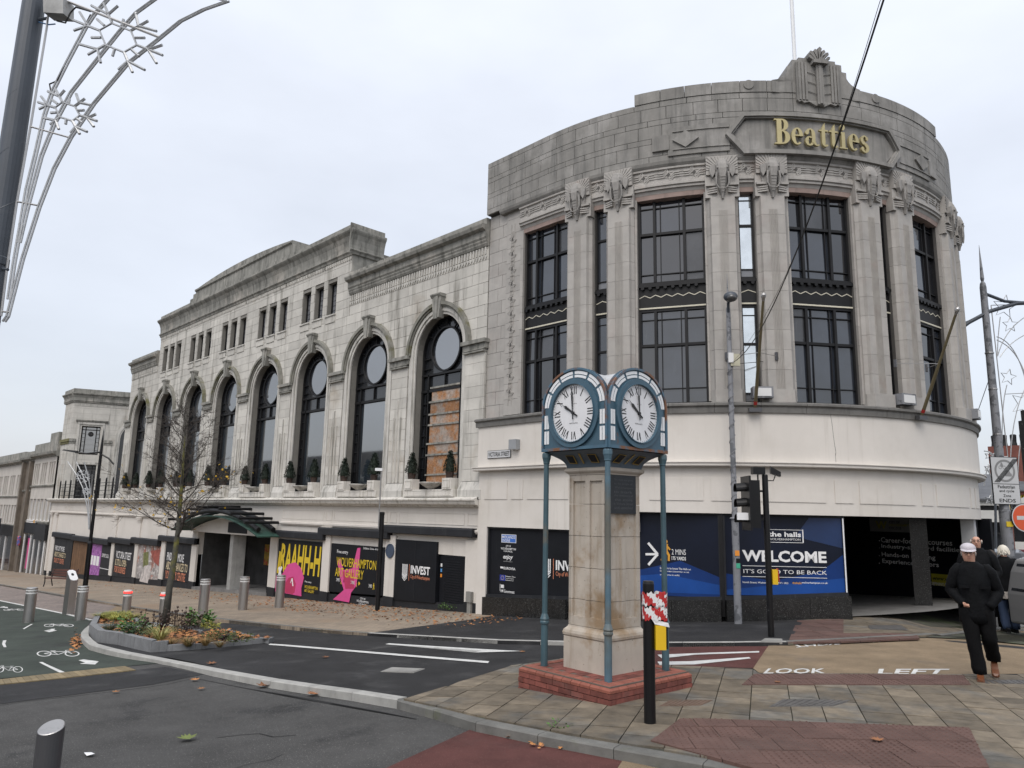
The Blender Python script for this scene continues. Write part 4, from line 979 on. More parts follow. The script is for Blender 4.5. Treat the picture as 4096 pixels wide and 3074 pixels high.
pr2.box(-37.75, -29.95, WY+2.6, WY+2.7, -2.3, 1.3); pr2.box(-37.85, -37.75, WY+.3, WY+2.6, -2.3, 1.3); pr2.box(-29.95, -29.85, WY+.3, WY+2.6, -2.3, 1.3); pr2.box(-37.8, -29.9, WY+.3, WY+2.7, 1.14, 1.3)
pr2.build('porch_recess', mat('recess_wall', (.055, .055, .055), .8, var=.4, scale=2), PORCH)
mp_ = MB(); mp_.prism([(-33.92, WY-.05, -1.75), (-33.58, WY-.05, -1.7), (-33.45, WY+.5, -1.65), (-33.85, WY+.5, -1.65)], [(-33.92, WY-.05, 1.15), (-33.58, WY-.05, 1.15), (-33.45, WY+.5, 1.15), (-33.85, WY+.5, 1.15)]); mp_.build('middle_pier', mat('pier_grey', (.30, .30, .29), .7, var=.2, streak=.3), PORCH)
for (a, b_) in ((-32.0, -31.2), (-31.15, -30.4)):
    d = MB(); d.box(a, b_, WY+2.3, WY+2.38, -1.5, .95); dd_ = d.build('door', BLK, PORCH); MB().box(a+.1, b_-.1, WY+2.27, WY+2.3, -.7, .75).build('pane', GLA, dd_)
MB().box(-35.6, -34.8, WY+2.5, WY+2.58, -.45, .55).build('yellow_notice', mat('yellow_notice', (.46, .30, .05), .6, var=.5, scale=4, col2=(.45, .08, .05), mix2=(.5, .6), s2=3), PORCH)
MB().box(-31.0, -30.3, WY+2.2, WY+2.26, -.2, .7).build('orange_notice', mat('orange_notice', (.35, .16, .05), .6, var=.6, scale=4), PORCH)
MB().box(-31.8, -31.3, WY+2.2, WY+2.26, .05, .75).build('orange_notice', mat('orange_notice', (.35, .16, .05)), PORCH)
gt = MB()
for k in range(9): x = -31.9+k*.22; gt.tube([(x, WY+.9, gl(x)-.02), (x, WY+.9, gl(x)+1.0-(.08 if k in (0, 8) else 0))], .015, 6)
gt.tube([(-31.9, WY+.9, gl(-32)+.15), (-30.1, WY+.9, gl(-30)+.1)], .02, 6); gt.tube([(-31.9, WY+.9, gl(-32)+.92), (-31.8, WY+.9, gl(-32)+1.02), (-30.2, WY+.9, gl(-30)+1.0), (-30.1, WY+.9, gl(-30)+.9)], .02, 6)
gt.build('barrier_rail', BLK, PORCH)
fl_ = MB(); fl_.prism([(-37.8, WY-.1, gl(-37.8)-.2), (-29.9, WY-.1, gl(-29.9)-.2), (-29.9, WY+2.7, gl(-29.9)-.2), (-37.8, WY+2.7, gl(-37.8)-.2)], [(-37.8, WY-.1, gl(-37.8)+.06), (-29.9, WY-.1, gl(-29.9)+.06), (-29.9, WY+2.7, gl(-29.9)+.06), (-37.8, WY+2.7, gl(-37.8)+.06)]); fl_.build('porch_floor', mat('porch_floor', (.17, .165, .16), .8, var=.3), PORCH)
# ================================================================== ROUNDED CORNER STORE
FAI = mat('grey_faience', (.350, .332, .308), .62, var=.12, scale=2.5, rand=.07, col2=(.34, .31, .285), mix2=(.52, .72), s2=1.1, streak=.30, streak_col=(.19, .18, .165), sscale=(4, 4, .35), sthr=(.52, .76), bump=.15, bscale=60)
FAIM = mat('faience_moulding', (.350, .332, .308), .62, var=.14, scale=3, col2=(.34, .295, .265), mix2=(.55, .75), s2=1.6, streak=.4, streak_col=(.13, .125, .115), sscale=(4, 4, .5), sthr=(.5, .75))
PARA = mat('sooted_faience', (.222, .213, .197), .75, var=.18, scale=1.6, rand=.06, col2=(.265, .255, .24), mix2=(.48, .66), s2=.8, streak=.6, streak_col=(.085, .085, .08), sscale=(3, 3, .3), sthr=(.44, .74), bump=.25, bscale=40)
LEDG = mat('grey_ledge', (.155, .15, .14), .75, var=.2, scale=3, rand=.06, streak=.5, streak_col=(.06, .06, .055), sscale=(5, 5, .6), sthr=(.5, .75))
JOINT = mat('dark_joint', (.09, .085, .08), .95)
GOLD = mat('faded_gold', (.42, .36, .19), .45, var=.08, scale=3, metal=.35)
GLD = glass_mat('blue_grey_glass', (.020, .025, .035), .08, 1.95, var=.4, streak=.4)
GLN = mat('mirror_film_glass', (.62, .66, .68), .06, var=.12, scale=2, metal=.85)
GRAN = mat('black_granite', (.016, .016, .016), .25, var=.3, scale=4, speck=(60, .63, (.12, .12, .115)))
BLUEP = mat('navy_print', (.003, .006, .018), .42, spec=.3, var=.3, scale=.8)
BLUE2 = mat('royal_blue_print', (.005, .030, .14), .42, spec=.3, var=.2, scale=.8)
BLUE3 = mat('mid_blue_print', (.008, .055, .24), .42, spec=.3, var=.2, scale=.8)
CX, CY, R0 = -13.9, 23.05, 8.0
CS = thing('corner_store', 'rounded corner department store with elephant heads and gold lettered sign', 'building', (CX, CY, 0))
rad = math.radians
def Dm(u, v, d):
    if u < -90: return (-rad(-90-u)*R0, -(R0+d), v)       # the wall runs straight on where it meets the arcade
    return ((R0+d)*math.cos(rad(u)), (R0+d)*math.sin(rad(u)), v)
def spot(u): return ((-rad(-90-u)*R0, 0), rad(-90)) if u < -90 else ((0, 0), rad(u))
def dseg(a, b): return max(1, int(abs(b-a)/1.6))
def dbox(b, u0, u1, v0, v1, d0, d1, mi=0): return b.ubox(Dm, u0, u1, v0, v1, d0, d1, dseg(u0, u1), mi)
def dprof(b, prof, u0, u1): return b.uprof(Dm, prof, u0, u1, dseg(u0, u1))
TL, TR = -109.4, 40.0
UC = -35.9
BIG = [UC+28*k for k in (-2, -1, 0, 1, 2)]; NAR = [UC-14+28*k for k in (-1, 0, 1, 2)]
# core wall with openings
core = MB()
dbox(core, TL, TR, 2.45, 5.15, -.6, .0); dbox(core, TL, TR, 10.9, 13.45, -.6, .0); 
dbox(core, TL, TR, 5.15, 10.9, -.75, -.62)
edges = [TL]
for w, c in sorted([(6.3, c) for c in BIG]+[(1.4, c) for c in NAR], key=lambda q: q[1]): edges += [c-w, c+w]
edges.append(TR)
for a, b_ in zip(edges[0::2], edges[1::2]): 
    if b_ > a: dbox(core, a, b_, 5.15, 10.9, -.62, -.02)
CORE = core.build('wall', JOINT, CS, local=True)
rf = MB(); n = 60; ang = [TL+(TR-TL)*k/n for k in range(n+1)]
pts = [Dm(a, 0, -.3)[:2] for a in ang]+[(-4, 14), (-4, 16), (-2.9, 16)]
rf.prism([(x, y, 13.1) for x, y in pts], [(x, y, 13.15) for x, y in pts]); rf.build('roof', SOOT, CS, local=True)
bk = MB(); a1 = Dm(TL, 0, -.3); bk.box(a1[0]+.02, 1.5, 4.3, 16, 2.5, 13.08); bk.box(a1[0]+.02, a1[0]+.25, a1[1]+.3, 4.3, 2.5, 13.08); bk.build('rear_block', FAI, CS, local=True)
# pier blocks, one mesh turned round the drum
def outline(z0, z1, wd=2.45):
    q = [(-wd-.42, -.03), (-wd-.40, .10), (-wd+.1, .17), (-wd+.35, .25), (wd-.35, .25), (wd-.1, .17), (wd+.40, .10), (wd+.42, -.03)]
    bot = [Dm(u, z0, d) for u, d in q]; top = [Dm(u, z1, d) for u, d in q]; return bot, top
pier = MB(); pier.prism(*outline(.003, .507)); pier_me = pier.mesh('pier_block', FAI)
pbse = MB(); pbse.prism(*[[Dm(u, z, d*1.15) for u, d in ((-2.9, 0), (-2.9, .13), (-2.2, .27), (2.2, .27), (2.9, .13), (2.9, 0))] for z in (5.14, 5.46)]); pbse_me = pbse.mesh('pier_base', FAI)
flu = MB()
for u in (-.62, -.36, -.1, .16, .42, .68): flu.ubox(Dm, u-.04, u+.04, 5.5, 10.2, .24, .262)
flu_me = flu.mesh('pier_fluting', FAIM)
revm = MB()
for s_ in (-1, 1): revm.ubox(Dm, min(s_*2.87, s_*3.3), max(s_*2.87, s_*3.3), 5.15, 10.88, -.4, .03)
PIERS = []
for c in NAR: PIERS += [c-4.4, c+4.4]
rev_me = None
for pc in PIERS:
    P = inst('pier', pbse_me, CS, rz=rad(pc))
    for k in range(10): inst('stone', pier_me, P, (0, 0, 5.46+k*.51))
    inst('fluting', flu_me, P)
# jamb blocks flanking the wide windows
jb = MB(); jb.ubox(Dm, -.42, .42, .003, .507, -.4, .06); jb_me = jb.mesh('jamb_block', FAI)
for c in BIG:
    for s_ in (-1, 1):
        for k in range(11): inst('stone', jb_me, CORE, (*spot(c+s_*6.75)[0], 5.2+k*.51), rz=spot(c+s_*6.75)[1])
# left end ashlar and carved strip
zc = [5.15+.41*k for k in range(17)]
for r_, (z0, z1) in enumerate(zip(zc[:-1], zc[1:])):
    cuts = [TL, -106.3, -103.6] if r_ % 2 else [TL, -105.0, -103.6]
    for a, b_ in zip(cuts[:-1], cuts[1:]): dbox(MB(), a+.04, b_-.04, z0+.005, z1-.005, -.03, .02+random.uniform(0, .004)).build('stone', FAI, CORE, local=True)
for r_ in range(14): dbox(MB(), -103.5, -98.3 if r_ < 12 else -99.1, 5.2+r_*.475+.004, min(5.2+(r_+1)*.475-.004, 11.75), -.03, .045).build('stone', FAI, CORE, local=True)
def Dl(u0): return lambda u, v, d: Dm(u0+u/(R0*math.pi/180), v, d)     # metres along the arc from u0
def zig(b, Mp, horizontal, u, v, s_, d0, d1):
    for k in range(3):
        o = (k-1)*.055*s_
        seq = [(-.22, 0), (-.11, 0), (-.04, .085), (.04, -.085), (.11, 0), (.22, 0)]
        pts = [(x*s_*1.0, y*s_+o*.9) for x, y in seq]
        if not horizontal: pts = [(y, x) for x, y in pts]
        for p, q in zip(pts[:-1], pts[1:]): b.ubar(Mp, (u+p[0], v+p[1]), (u+q[0], v+q[1]), .022*s_, d0, d1+.001*k)
    b.upoly(Mp, [(u-.035*s_, v), (u, v-.05*s_), (u+.035*s_, v), (u, v+.05*s_)], d0, d1+.012, 1)
cs_ = MB()
for k in range(11): zig(cs_, Dl(-101.6), False, 0, 5.9+k*.48, 1.15, .04, .062)
for x in (-.07, .07): cs_.ubox(Dl(-101.6), x-.012, x+.012, 5.5, 11.2, .04, .058)
cs_.build('carved_strip', [FAIM, JOINT], CS, local=True)
# frieze over the windows
def frieze(c, half, nz):
    f = MB(); u0, u1 = c-half, c+half
    dprof(f, [(-.05, 10.9), (.05, 10.9), (.08, 10.98), (.13, 11.0), (.13, 11.06), (.17, 11.08), (.17, 11.14), (.14, 11.16), (.14, 11.2), (.12, 11.22), (.12, 11.52), (.17, 11.54), (.17, 11.6), (-.05, 11.6)], u0, u1)
    o = f.build('frieze', FAIM, CS, local=True)
    q = MB(); L_ = rad(half)*R0
    for k in range(nz):
        t = (k+.5)/nz*2-1; zig(q, Dl(c), True, t*L_, 11.37, 1.25, .12, .142)
    for k in range(3): dbox(q, u0, u1, 11.295+k*.07, 11.312+k*.07, .12, .134)
    q.build('zigzag_ornament', [FAIM, JOINT], o, local=True)
    so = MB(); dprof(so, [(-.4, 10.78), (.02, 10.78), (.05, 10.92), (-.4, 10.92)], u0, u1); so.build('lintel', mat('pink_lintel', (.36, .27, .235), .7, var=.2, streak=.4), o, local=True)
for c in BIG: frieze(c, 7.1, 3)
for c in NAR: frieze(c, 1.9, 1)
# cornice band under the parapet
cb = MB(); dprof(cb, [(-.05, 11.6), (.18, 11.6), (.22, 11.66), (.24, 11.74), (.2, 11.76), (-.05, 11.76)], TL+4.5, TR); cb.build('cornice', PARA, CS, local=True)
# elephant heads
el_ = MB(); Me = Dl(0)
el_.ubox(Me, -.39, .39, 11.18, 11.70, .1, .28, 6)
for k in range(17):
    a = rad(8+k*164/16); r1 = min(.385/max(abs(math.cos(a)), 1e-3), .42/max(abs(math.sin(a)), 1e-3)) if math.sin(a) > 0 else .3
    el_.ubar(Me, (.18*math.cos(a), 11.28+.18*math.sin(a)), (min(.385, max(-.385, r1*math.cos(a))), min(11.69, 11.28+r1*math.sin(a))), .035, .27, .296+.001*(k % 3))
fan_me = el_.mesh('sunburst_panel', FAIM)
hd = MB()
def slab(rows, d0):
    """relief from rows of (v, half width, depth): octagonal cross section"""
    vs = []
    for v, w, d in rows: vs += [Me(-w, v, d0), Me(-w*.9, v, d0+(d-d0)*.55), Me(-w*.5, v, d), Me(w*.5, v, d), Me(w*.9, v, d0+(d-d0)*.55), Me(w, v, d0)]
    n = len(rows); fs = [tuple(range(5, -1, -1)), tuple((n-1)*6+i for i in range(6))]
    for i in range(n-1):
        for k in range(6): fs.append((i*6+k, i*6+(k+1) % 6, i*6+6+(k+1) % 6, i*6+6+k))
    hd.add(vs, fs)
slab([(11.60, .08, .32), (11.54, .16, .38), (11.40, .20, .43), (11.28, .19, .45), (11.2, .17, .44), (11.08, .14, .43), (10.9, .115, .40), (10.72, .085, .36), (10.6, .045, .32), (10.50, .03, .30)], .2)
for s_ in (-1, 1):
    hd.upoly(Me, [(s_*.17, 11.42), (s_*.31, 11.36), (s_*.30, 11.18), (s_*.24, 11.06), (s_*.17, 11.2)], .26, .37)
    hd.tube([Me(s_*.14, 11.18, .41), Me(s_*.155, 11.0, .41), Me(s_*.15, 10.86, .4), Me(s_*.10, 10.76, .39), Me(s_*.04, 10.73, .39)], [.028, .026, .022, .018, .01], 7)
    hd.sphere(Me(s_*.115, 11.30, .43), .032, 8, 5)
    hd.ubox(Me, min(s_*.14, s_*.26), max(s_*.14, s_*.26), 10.9, 11.1, .2, .3)
for k in range(6): w = .125-.012*k; hd.ubox(Me, -w*.6, w*.6, 11.04-.075*k, 11.05-.075*k, .38-.012*k, .437-.016*k)
head_me = hd.mesh('elephant_head', mat('weathered_head', (.275, .262, .245), .75, var=.2, scale=6, streak=.4, streak_col=(.1, .1, .095), sscale=(8, 8, 1)), smooth=False)
bd = MB()
for k in range(3): bd.prism([Dm(u, 10.66+k*.06, d) for u, d in ((-2.75, .1), (-2.6, .25), (-.95, .33), (-.95, .2))], [Dm(u, 10.695+k*.06, d) for u, d in ((-2.75, .1), (-2.6, .25), (-.95, .33), (-.95, .2))]); bd.prism([Dm(-u, 10.66+k*.06, d) for u, d in ((-2.75, .1), (-2.6, .25), (-.95, .33), (-.95, .2))], [Dm(-u, 10.695+k*.06, d) for u, d in ((-2.75, .1), (-2.6, .25), (-.95, .33), (-.95, .2))])
bd.ubox(Me, -.42, .42, 10.56, 11.16, .02, .235, 4)
bd.ubox(Me, -.40, -.15, 10.86, 10.92, .2, .31); bd.ubox(Me, .15, .40, 10.86, 10.92, .2, .31)
band_me = bd.mesh('capital_bands', FAIM)
for pc in PIERS:
    E_ = inst('capital', fan_me, CS, rz=rad(pc)); inst('elephant_head', head_me, E_); inst('capital_bands', band_me, E_)
# windows
def facet(u0, u1, dd):
    a = Vector(Dm(u0, 0, dd)); b_ = Vector(Dm(u1, 0, dd)); L_ = (b_-a).length; t = (b_-a)/L_; nn = Vector((t.y, -t.x, 0))
    def f(u, v, d): p = a+t*u+nn*d; return (p.x, p.y, v)
    f.L = L_; f.a = a; f.t = t; f.n = nn
    return f
WD = -.16
rn0 = random.Random(21); GLV = [GLD, GLD, glass_mat('dull_grey_glass', (.045, .047, .052), .22, 1.7, var=.35, streak=.5), glass_mat('dark_clear_glass', (.010, .011, .014), .05, 1.95, var=.3, streak=.2)]
def big_window(c, z0, z1, upper):
    Fm = facet(c-6.35, c+6.35, WD); L_ = Fm.L; fr = MB(); T = .055
    tr = z0+(z1-z0)*(.58 if upper else .62)
    xs = [.245*L_, .70*L_]; thin = [.335*L_, .625*L_]
    fr.ubox(Fm, 0, .05, z0, z1, -.04, .06); fr.ubox(Fm, L_-.05, L_, z0, z1, -.04, .06)
    fr.ubox(Fm, .05, L_-.05, z0, z0+.05, -.04, .06); fr.ubox(Fm, .05, L_-.05, z1-.05, z1, -.04, .06)
    for x in xs: fr.ubox(Fm, x-.035, x+.035, z0+.05, z1-.05, -.04, .075)
    fr.ubox(Fm, .05, L_-.05, tr-.035, tr+.035, -.04, .065)
    for x in thin: fr.ubox(Fm, x-.010, x+.010, z0+.05, z1-.05, -.02, .03)
    for v in (z1-.27, z0+.27 if upper else z0+.42): fr.ubox(Fm, .05, L_-.05, v-.012, v+.012, -.02, .035)
    w = fr.build('wide_window', BLK, CS, local=True)
    for (a, b_) in ((.03, xs[0]), (xs[0], xs[1]), (xs[1], L_-.03)):
        for (v0, v1) in ((z0+.03, tr), (tr, z1-.03)):
            t1, t2 = random.uniform(-.01, .01), random.uniform(-.01, .01)
            MB().add([Fm(a, v0, -.01-t1+t2), Fm(b_, v0, -.01+t1+t2), Fm(b_, v1, -.01+t1-t2), Fm(a, v1, -.01-t1-t2)], [(0, 1, 2, 3)]).build('pane', rn0.choice(GLV), w, local=True)
def nar_window(c, z0, z1, m):
    Fm = facet(c-1.4, c+1.4, WD); L_ = Fm.L; fr = MB()
    for (a, b_, v0, v1) in ((0, .04, z0, z1), (L_-.04, L_, z0, z1), (.04, L_-.04, z0, z0+.05), (.04, L_-.04, z1-.05, z1)): fr.ubox(Fm, a, b_, v0, v1, -.04, .05)
    tr = z0+(z1-z0)*.6
    fr.ubox(Fm, .04, L_-.04, tr-.03, tr+.03, -.03, .05); fr.ubox(Fm, .04, L_-.04, z1-.27, z1-.25, -.02, .03); fr.ubox(Fm, .04, L_-.04, z0+.24, z0+.27, -.02, .03)
    w = fr.build('narrow_window', BLK, CS, local=True)
    for (v0, v1) in ((z0+.25, tr), (tr, z1-.03)): MB().add([Fm(.02, v0, 0), Fm(L_-.02, v0, 0), Fm(L_-.02, v1, .006), Fm(.02, v1, .006)], [(0, 1, 2, 3)]).build('pane', m, w, local=True)
    MB().add([Fm(.02, z0+.03, 0), Fm(L_-.02, z0+.03, 0), Fm(L_-.02, z0+.25, 0), Fm(.02, z0+.25, 0)], [(0, 1, 2, 3)]).build('pane', GLS, w, local=True)
CRM = mat('cream_line', (.55, .52, .42), .6)
def spandrel(c, half):
    Fm = facet(c-half, c+half, WD); L_ = Fm.L; b = MB()
    b.ubox(Fm, 0, L_, 7.72, 8.34, -.04, .07); b.ubox(Fm, -.03, L_+.03, 8.34, 8.42, -.04, .14); b.ubox(Fm, 0, L_, 8.42, 8.47, -.04, .09)
    for k in range(max(2, int(L_/.2))): b.disc(Fm, .1+k*.2, 8.31, .045, .07, .15, 10)
    o = b.build('spandrel_panel', BLK, CS, local=True)
    z = MB(); n = max(2, int(L_/.14)); pts = [(L_*k/n, 8.09+(.035 if k % 2 else -.035)) for k in range(n+1)]
    for p, q in zip(pts[:-1], pts[1:]): z.ubar(Fm, p, q, .02, .068, .078)
    z.build('zigzag_line', CRM, o, local=True)
    MB().ubox(Fm, 0, L_, 7.745, 7.785, .07, .085).build('gold_line', CRM, o, local=True)
for c in BIG: big_window(c, 5.17, 7.72, False); big_window(c, 8.44, 10.86, True); spandrel(c, 6.35)
for i, c in enumerate(NAR): nar_window(c, 5.17, 7.72, GLN if i == 1 else GLD); nar_window(c, 8.44, 10.86, GLN if i == 1 else GLD); spandrel(c, 1.4)
# parapet stones
HI0, HI1 = UC-34.3, UC+34.4
zr = [11.76, 11.93, 12.30, 12.46, 12.83, 12.99, 13.36, 13.53]
rn = random.Random(3)
PARW = MB(); dbox(PARW, TL, TR, 11.76, 13.42, -.5, .13); PARW = PARW.build('parapet', JOINT, CS, local=True)
for r_, (z0, z1) in enumerate(zip(zr[:-1], zr[1:])):
    u = TL+(2.2 if r_ % 2 else 0.0)
    cuts = [TL]+([TL+2.3] if r_ % 2 else [])
    while cuts[-1] < TR: cuts.append(min(TR, cuts[-1]+rn.uniform(4.3, 5.2)))
    for a, b_ in zip(cuts[:-1], cuts[1:]):
        if b_-a > .3: dbox(MB(), a+.05, b_-.05, z0+.006, z1-.006, -.5 if r_ == 6 else -.02, .19+rn.uniform(0, .004)).build('stone', PARA, PARW, local=True)
u = HI0
while u < HI1-.5:
    w = min(rn.uniform(4.3, 5.2), HI1-u)
    dbox(MB(), u+.05, u+w-.05, 13.535, 13.86, -.45, .21).build('stone', PARA, PARW, local=True); u += w
b = MB(); dbox(b, HI0+.3, HI1-.3, 13.5, 13.545, -.4, .17); b.build('coping_bed', PARA, PARW, local=True)
for s_ in (-1, 1):
    for uu in (13.0,): MB().disc(Dl(UC+s_*uu), 0, 13.74, .13, .2, .235, 20).build('roundel', PARA, PARW, local=True)
# crest
Mc = Dl(UC+.2); cr = MB()
half = [(0, 14.56), (.52, 14.56), (.52, 14.48), (.70, 14.48), (.70, 14.28), (.84, 14.28), (.84, 14.1), (.90, 14.02), (.98, 13.95), (1.10, 13.89), (1.25, 13.86), (1.25, 13.52), (0, 13.52)]
cr.upoly(Mc, [(-u, v) for u, v in half[1:-1]][::-1]+[(u, v) for u, v in half[1:-1]], -.35, .24)
CREST = cr.build('crest', PARA, CS, local=True)
c2 = MB()
c2.upoly(Mc, [(-.62, 14.4), (-.62, 13.30), (-.56, 13.24), (-.5, 13.28), (-.44, 13.22), (-.3, 13.26), (-.12, 13.16), (0, 13.2), (.12, 13.16), (.3, 13.26), (.44, 13.22), (.5, 13.28), (.56, 13.24), (.62, 13.30), (.62, 14.4)], .18, .275)
for s_ in (-1, 1):
    for x in (.36, .45, .54): c2.ubox(Mc, s_*x-.03, s_*x+.03, 13.3, 14.4, .27, .295)
    for v in (13.5, 13.78, 14.06): c2.ubar(Mc, (s_*.05, v), (s_*.33, v+.07), .014, .27, .285)
c2.ubox(Mc, -.09, .09, 13.18, 14.36, .27, .33); c2.ubox(Mc, -.04, .04, 13.2, 14.36, .33, .355)
c2.build('drapery_panel', PARA, CREST, local=True)
sh = MB()
for k in range(7):
    a = rad(90+(k-3)*17); r1 = .39+(.05 if k == 3 else 0)-(.05 if k in (0, 6) else 0)
    sh.upoly(Mc, [(.06*math.cos(a+.9), 14.36+.06), (.09*math.cos(a), 14.38), (r1*math.cos(a+.13), 14.34+r1*math.sin(a+.13)), ((r1+.05)*math.cos(a), 14.34+(r1+.05)*math.sin(a)), (r1*math.cos(a-.13), 14.34+r1*math.sin(a-.13))], .0+.004*k, .36+.012*(3-abs(k-3)))
sh.ubox(Mc, -.2, .2, 14.34, 14.44, .2, .42); sh.build('shell_finial', PARA, CREST, local=True)
# sign panel with pointed ends
sg = MB(); Ms = Dl(UC+.3); A_ = rad(17.2)*R0*1.04; B_ = rad(14.2)*R0*1.04
def sign_poly(e): return [(-A_+e*1.3, 12.28), (-B_+e*.4, 12.86-e), (B_-e*.4, 12.86-e), (A_-e*1.3, 12.28), (B_-e*.4, 11.70+e), (-B_+e*.4, 11.70+e)]
def ringpoly(b, po, pi, d0, d1, nseg=10):
    n = len(po)
    for i in range(n):
        a0, a1, c1, c0 = po[i], po[(i+1) % n], pi[(i+1) % n], pi[i]
        for k in range(nseg):
            t0, t1 = k/nseg, (k+1)/nseg; lp = lambda p, q, t: (p[0]+(q[0]-p[0])*t, p[1]+(q[1]-p[1])*t)
            b.upoly(Ms, [lp(a0, a1, t0), lp(a0, a1, t1), lp(c0, c1, t1), lp(c0, c1, t0)], d0, d1)
ringpoly(sg, sign_poly(0), sign_poly(.10), .18, .36); ringpoly(sg, sign_poly(.10), sign_poly(.14), .18, .31)
SIGN = sg.build('sign_surround', PARA, CS, local=True)
pn = MB(); nn_ = 24
for k in range(nn_):
    x0, x1 = [-A_+.2+(2*A_-.4)*(k+j)/nn_ for j in (0, 1)]
    hh = lambda x: min(.47, max(.02, (A_-.15-abs(x))*.47/(A_-B_)))
    pn.upoly(Ms, [(x0, 12.28-hh(x0)), (x1, 12.28-hh(x1)), (x1, 12.28+hh(x1)), (x0, 12.28+hh(x0))], .16, .225)
pn.build('sign_panel', PARA, SIGN, local=True)
for s_ in (-1, 1):
    dpn = MB(); u0 = UC+.3+s_*25; M2 = Dl(u0)
    xa, xb = (-.45, 1.1) if s_ < 0 else (-1.1, .45)
    dpn.ubox(M2, xa, xb, 11.86, 12.66, .15, .235, 6)
    dpn.build('diamond_panel', PARA, CS, local=True)
    q = MB()
    for (a, b_, v0, v1) in ((xa+.12, xb, 12.52, 12.55), (xa+.12, xb, 12.0, 12.03)) : q.ubox(M2, a, b_, v0, v1, .235, .262, 5)
    q.upoly(M2, [(-.0-.33, 12.28), (0, 12.04), (.33, 12.28), (0, 12.52)], .235, .29)
    q.build('diamond', PARA, CS, local=True)
    k = MB(); M3 = Dl(UC+.3+s_*29.6); k.ubox(M3, -.22, .22, 12.04, 12.48, .15, .26, 2); k.build('corbel_block', PARA, CS, local=True)
# gold letters: slab-serif outlines
def arcp(cx, cy, rx, ry, a0, a1, n=10): return [(cx+rx*math.cos(rad(a0+(a1-a0)*k/n)), cy+ry*math.sin(rad(a0+(a1-a0)*k/n))) for k in range(n+1)]
def strokes(ch):
    R = []
    def st(x0, x1, y0, y1): R.append([(x0, y0), (x1, y0), (x1, y1), (x0, y1)])
    def bow(cx, cy, rx, ry, t, th, a0, a1, n=14):
        """curved stroke thick at the sides (t) and thin at top and bottom (th)"""
        for k in range(n):
            b0, b1 = rad(a0+(a1-a0)*k/n), rad(a0+(a1-a0)*(k+1)/n)
            R.append([(cx+(rx-t)*math.cos(b0), cy+(ry-th)*math.sin(b0)), (cx+rx*math.cos(b0), cy+ry*math.sin(b0)), (cx+rx*math.cos(b1), cy+ry*math.sin(b1)), (cx+(rx-t)*math.cos(b1), cy+(ry-th)*math.sin(b1))])
    if ch == 'B':
        st(.12, .34, .05, .95); st(.0, .42, .0, .05); st(.0, .42, .95, 1.0); bow(.36, .76, .30, .24, .2, .05, -90, 90); bow(.38, .27, .34, .27, .22, .05, -90, 90); st(.34, .40, .49, .54)
        return R, .74
    if ch == 'e':
        bow(.28, .33, .28, .34, .18, .05, 0, 310, 24); st(.14, .56, .34, .39); bow(.28, .33, .28, .34, .18, .05, -0, 8, 2); return R, .60
    if ch == 'a':
        bow(.26, .45, .24, .22, .17, .05, 0, 165, 12); st(.33, .50, .10, .46); bow(.22, .17, .22, .19, .16, .05, 50, 330, 18); bow(.58, .12, .17, .13, .12, .04, 180, 320, 8); R.append(arcp(.1, .5, .09, .08, 0, 360, 12)[:-1]); return R, .66
    if ch == 't':
        st(.12, .29, .12, .70); R.append([(.12, .70), (.29, .70), (.29, .94)]); st(.0, .44, .60, .66); bow(.29, .14, .17, .15, .15, .045, 180, 330, 10); return R, .46
    if ch == 'i':
        st(.12, .30, .05, .62); st(.0, .30, .60, .66); st(.0, .42, .0, .05); R.append(arcp(.2, .86, .12, .12, 0, 360, 16)[:-1]); return R, .46
    if ch == 's':
        bow(.24, .48, .22, .20, .14, .05, 40, 250, 14); bow(.24, .18, .24, .20, .16, .05, -140, 80, 14); R.append([(.10, .42), (.20, .46), (.42, .26), (.30, .20)]); R.append(arcp(.1, .12, .08, .09, 0, 360, 10)[:-1]); R.append(arcp(.38, .56, .07, .08, 0, 360, 10)[:-1]); return R, .52
H_ = .71; word = 'Beatties'; adv = [strokes(c)[1] for c in word]; tot = sum(adv)+.05*7
uL, uR = -44.9, -26.2; Lm = rad(uR-uL)*(R0+.25); sc_ = Lm/tot; pos = 0
for c_, a_ in zip(word, adv):
    b = MB(); Ml = Dl(uL)
    for i, pl in enumerate(strokes(c_)[0]): b.upoly(Ml, [((pos+x)*sc_*R0/(R0+.25), 11.96+y*H_) for x, y in pl], .285, .36+.0004*(i % 7))
    b.build('gold_letter', GOLD, SIGN, local=True); pos += a_+.05
# ledge, cream band, string course and panels
lg = [(-.02, 4.87), (.33, 4.87), (.34, 4.95), (.34, 5.01), (.40, 5.05), (.40, 5.10), (.34, 5.13), (-.3, 5.17)]
LED = dprof(MB(), [(-.02, 4.88), (.2, 4.88), (.2, 5.1), (-.02, 5.1)], TL-.5, TR).build('ledge', LEDG, CS, local=True)
u = TL-.6
while u < TR: w = min(7.6, TR-u); dprof(MB(), lg, u+.03, u+w-.03).build('ledge_stone', LEDG, LED, local=True); u += 7.6
cm = MB(); dbox(cm, TL, TR, 3.6, 4.875, -.3, .28); dbox(cm, TL, TR, 2.42, 3.6, -.3, .2); BAND = cm.build('rendered_band', CREAM, CS, local=True)
sp_ = [(.2, 3.55), (.38, 3.55), (.40, 3.57), (.40, 3.63), (.43, 3.64), (.43, 3.66), (.2, 3.68)]
dprof(MB(), sp_, TL-.8, TR).build('string_course', CREAM, BAND, local=True)
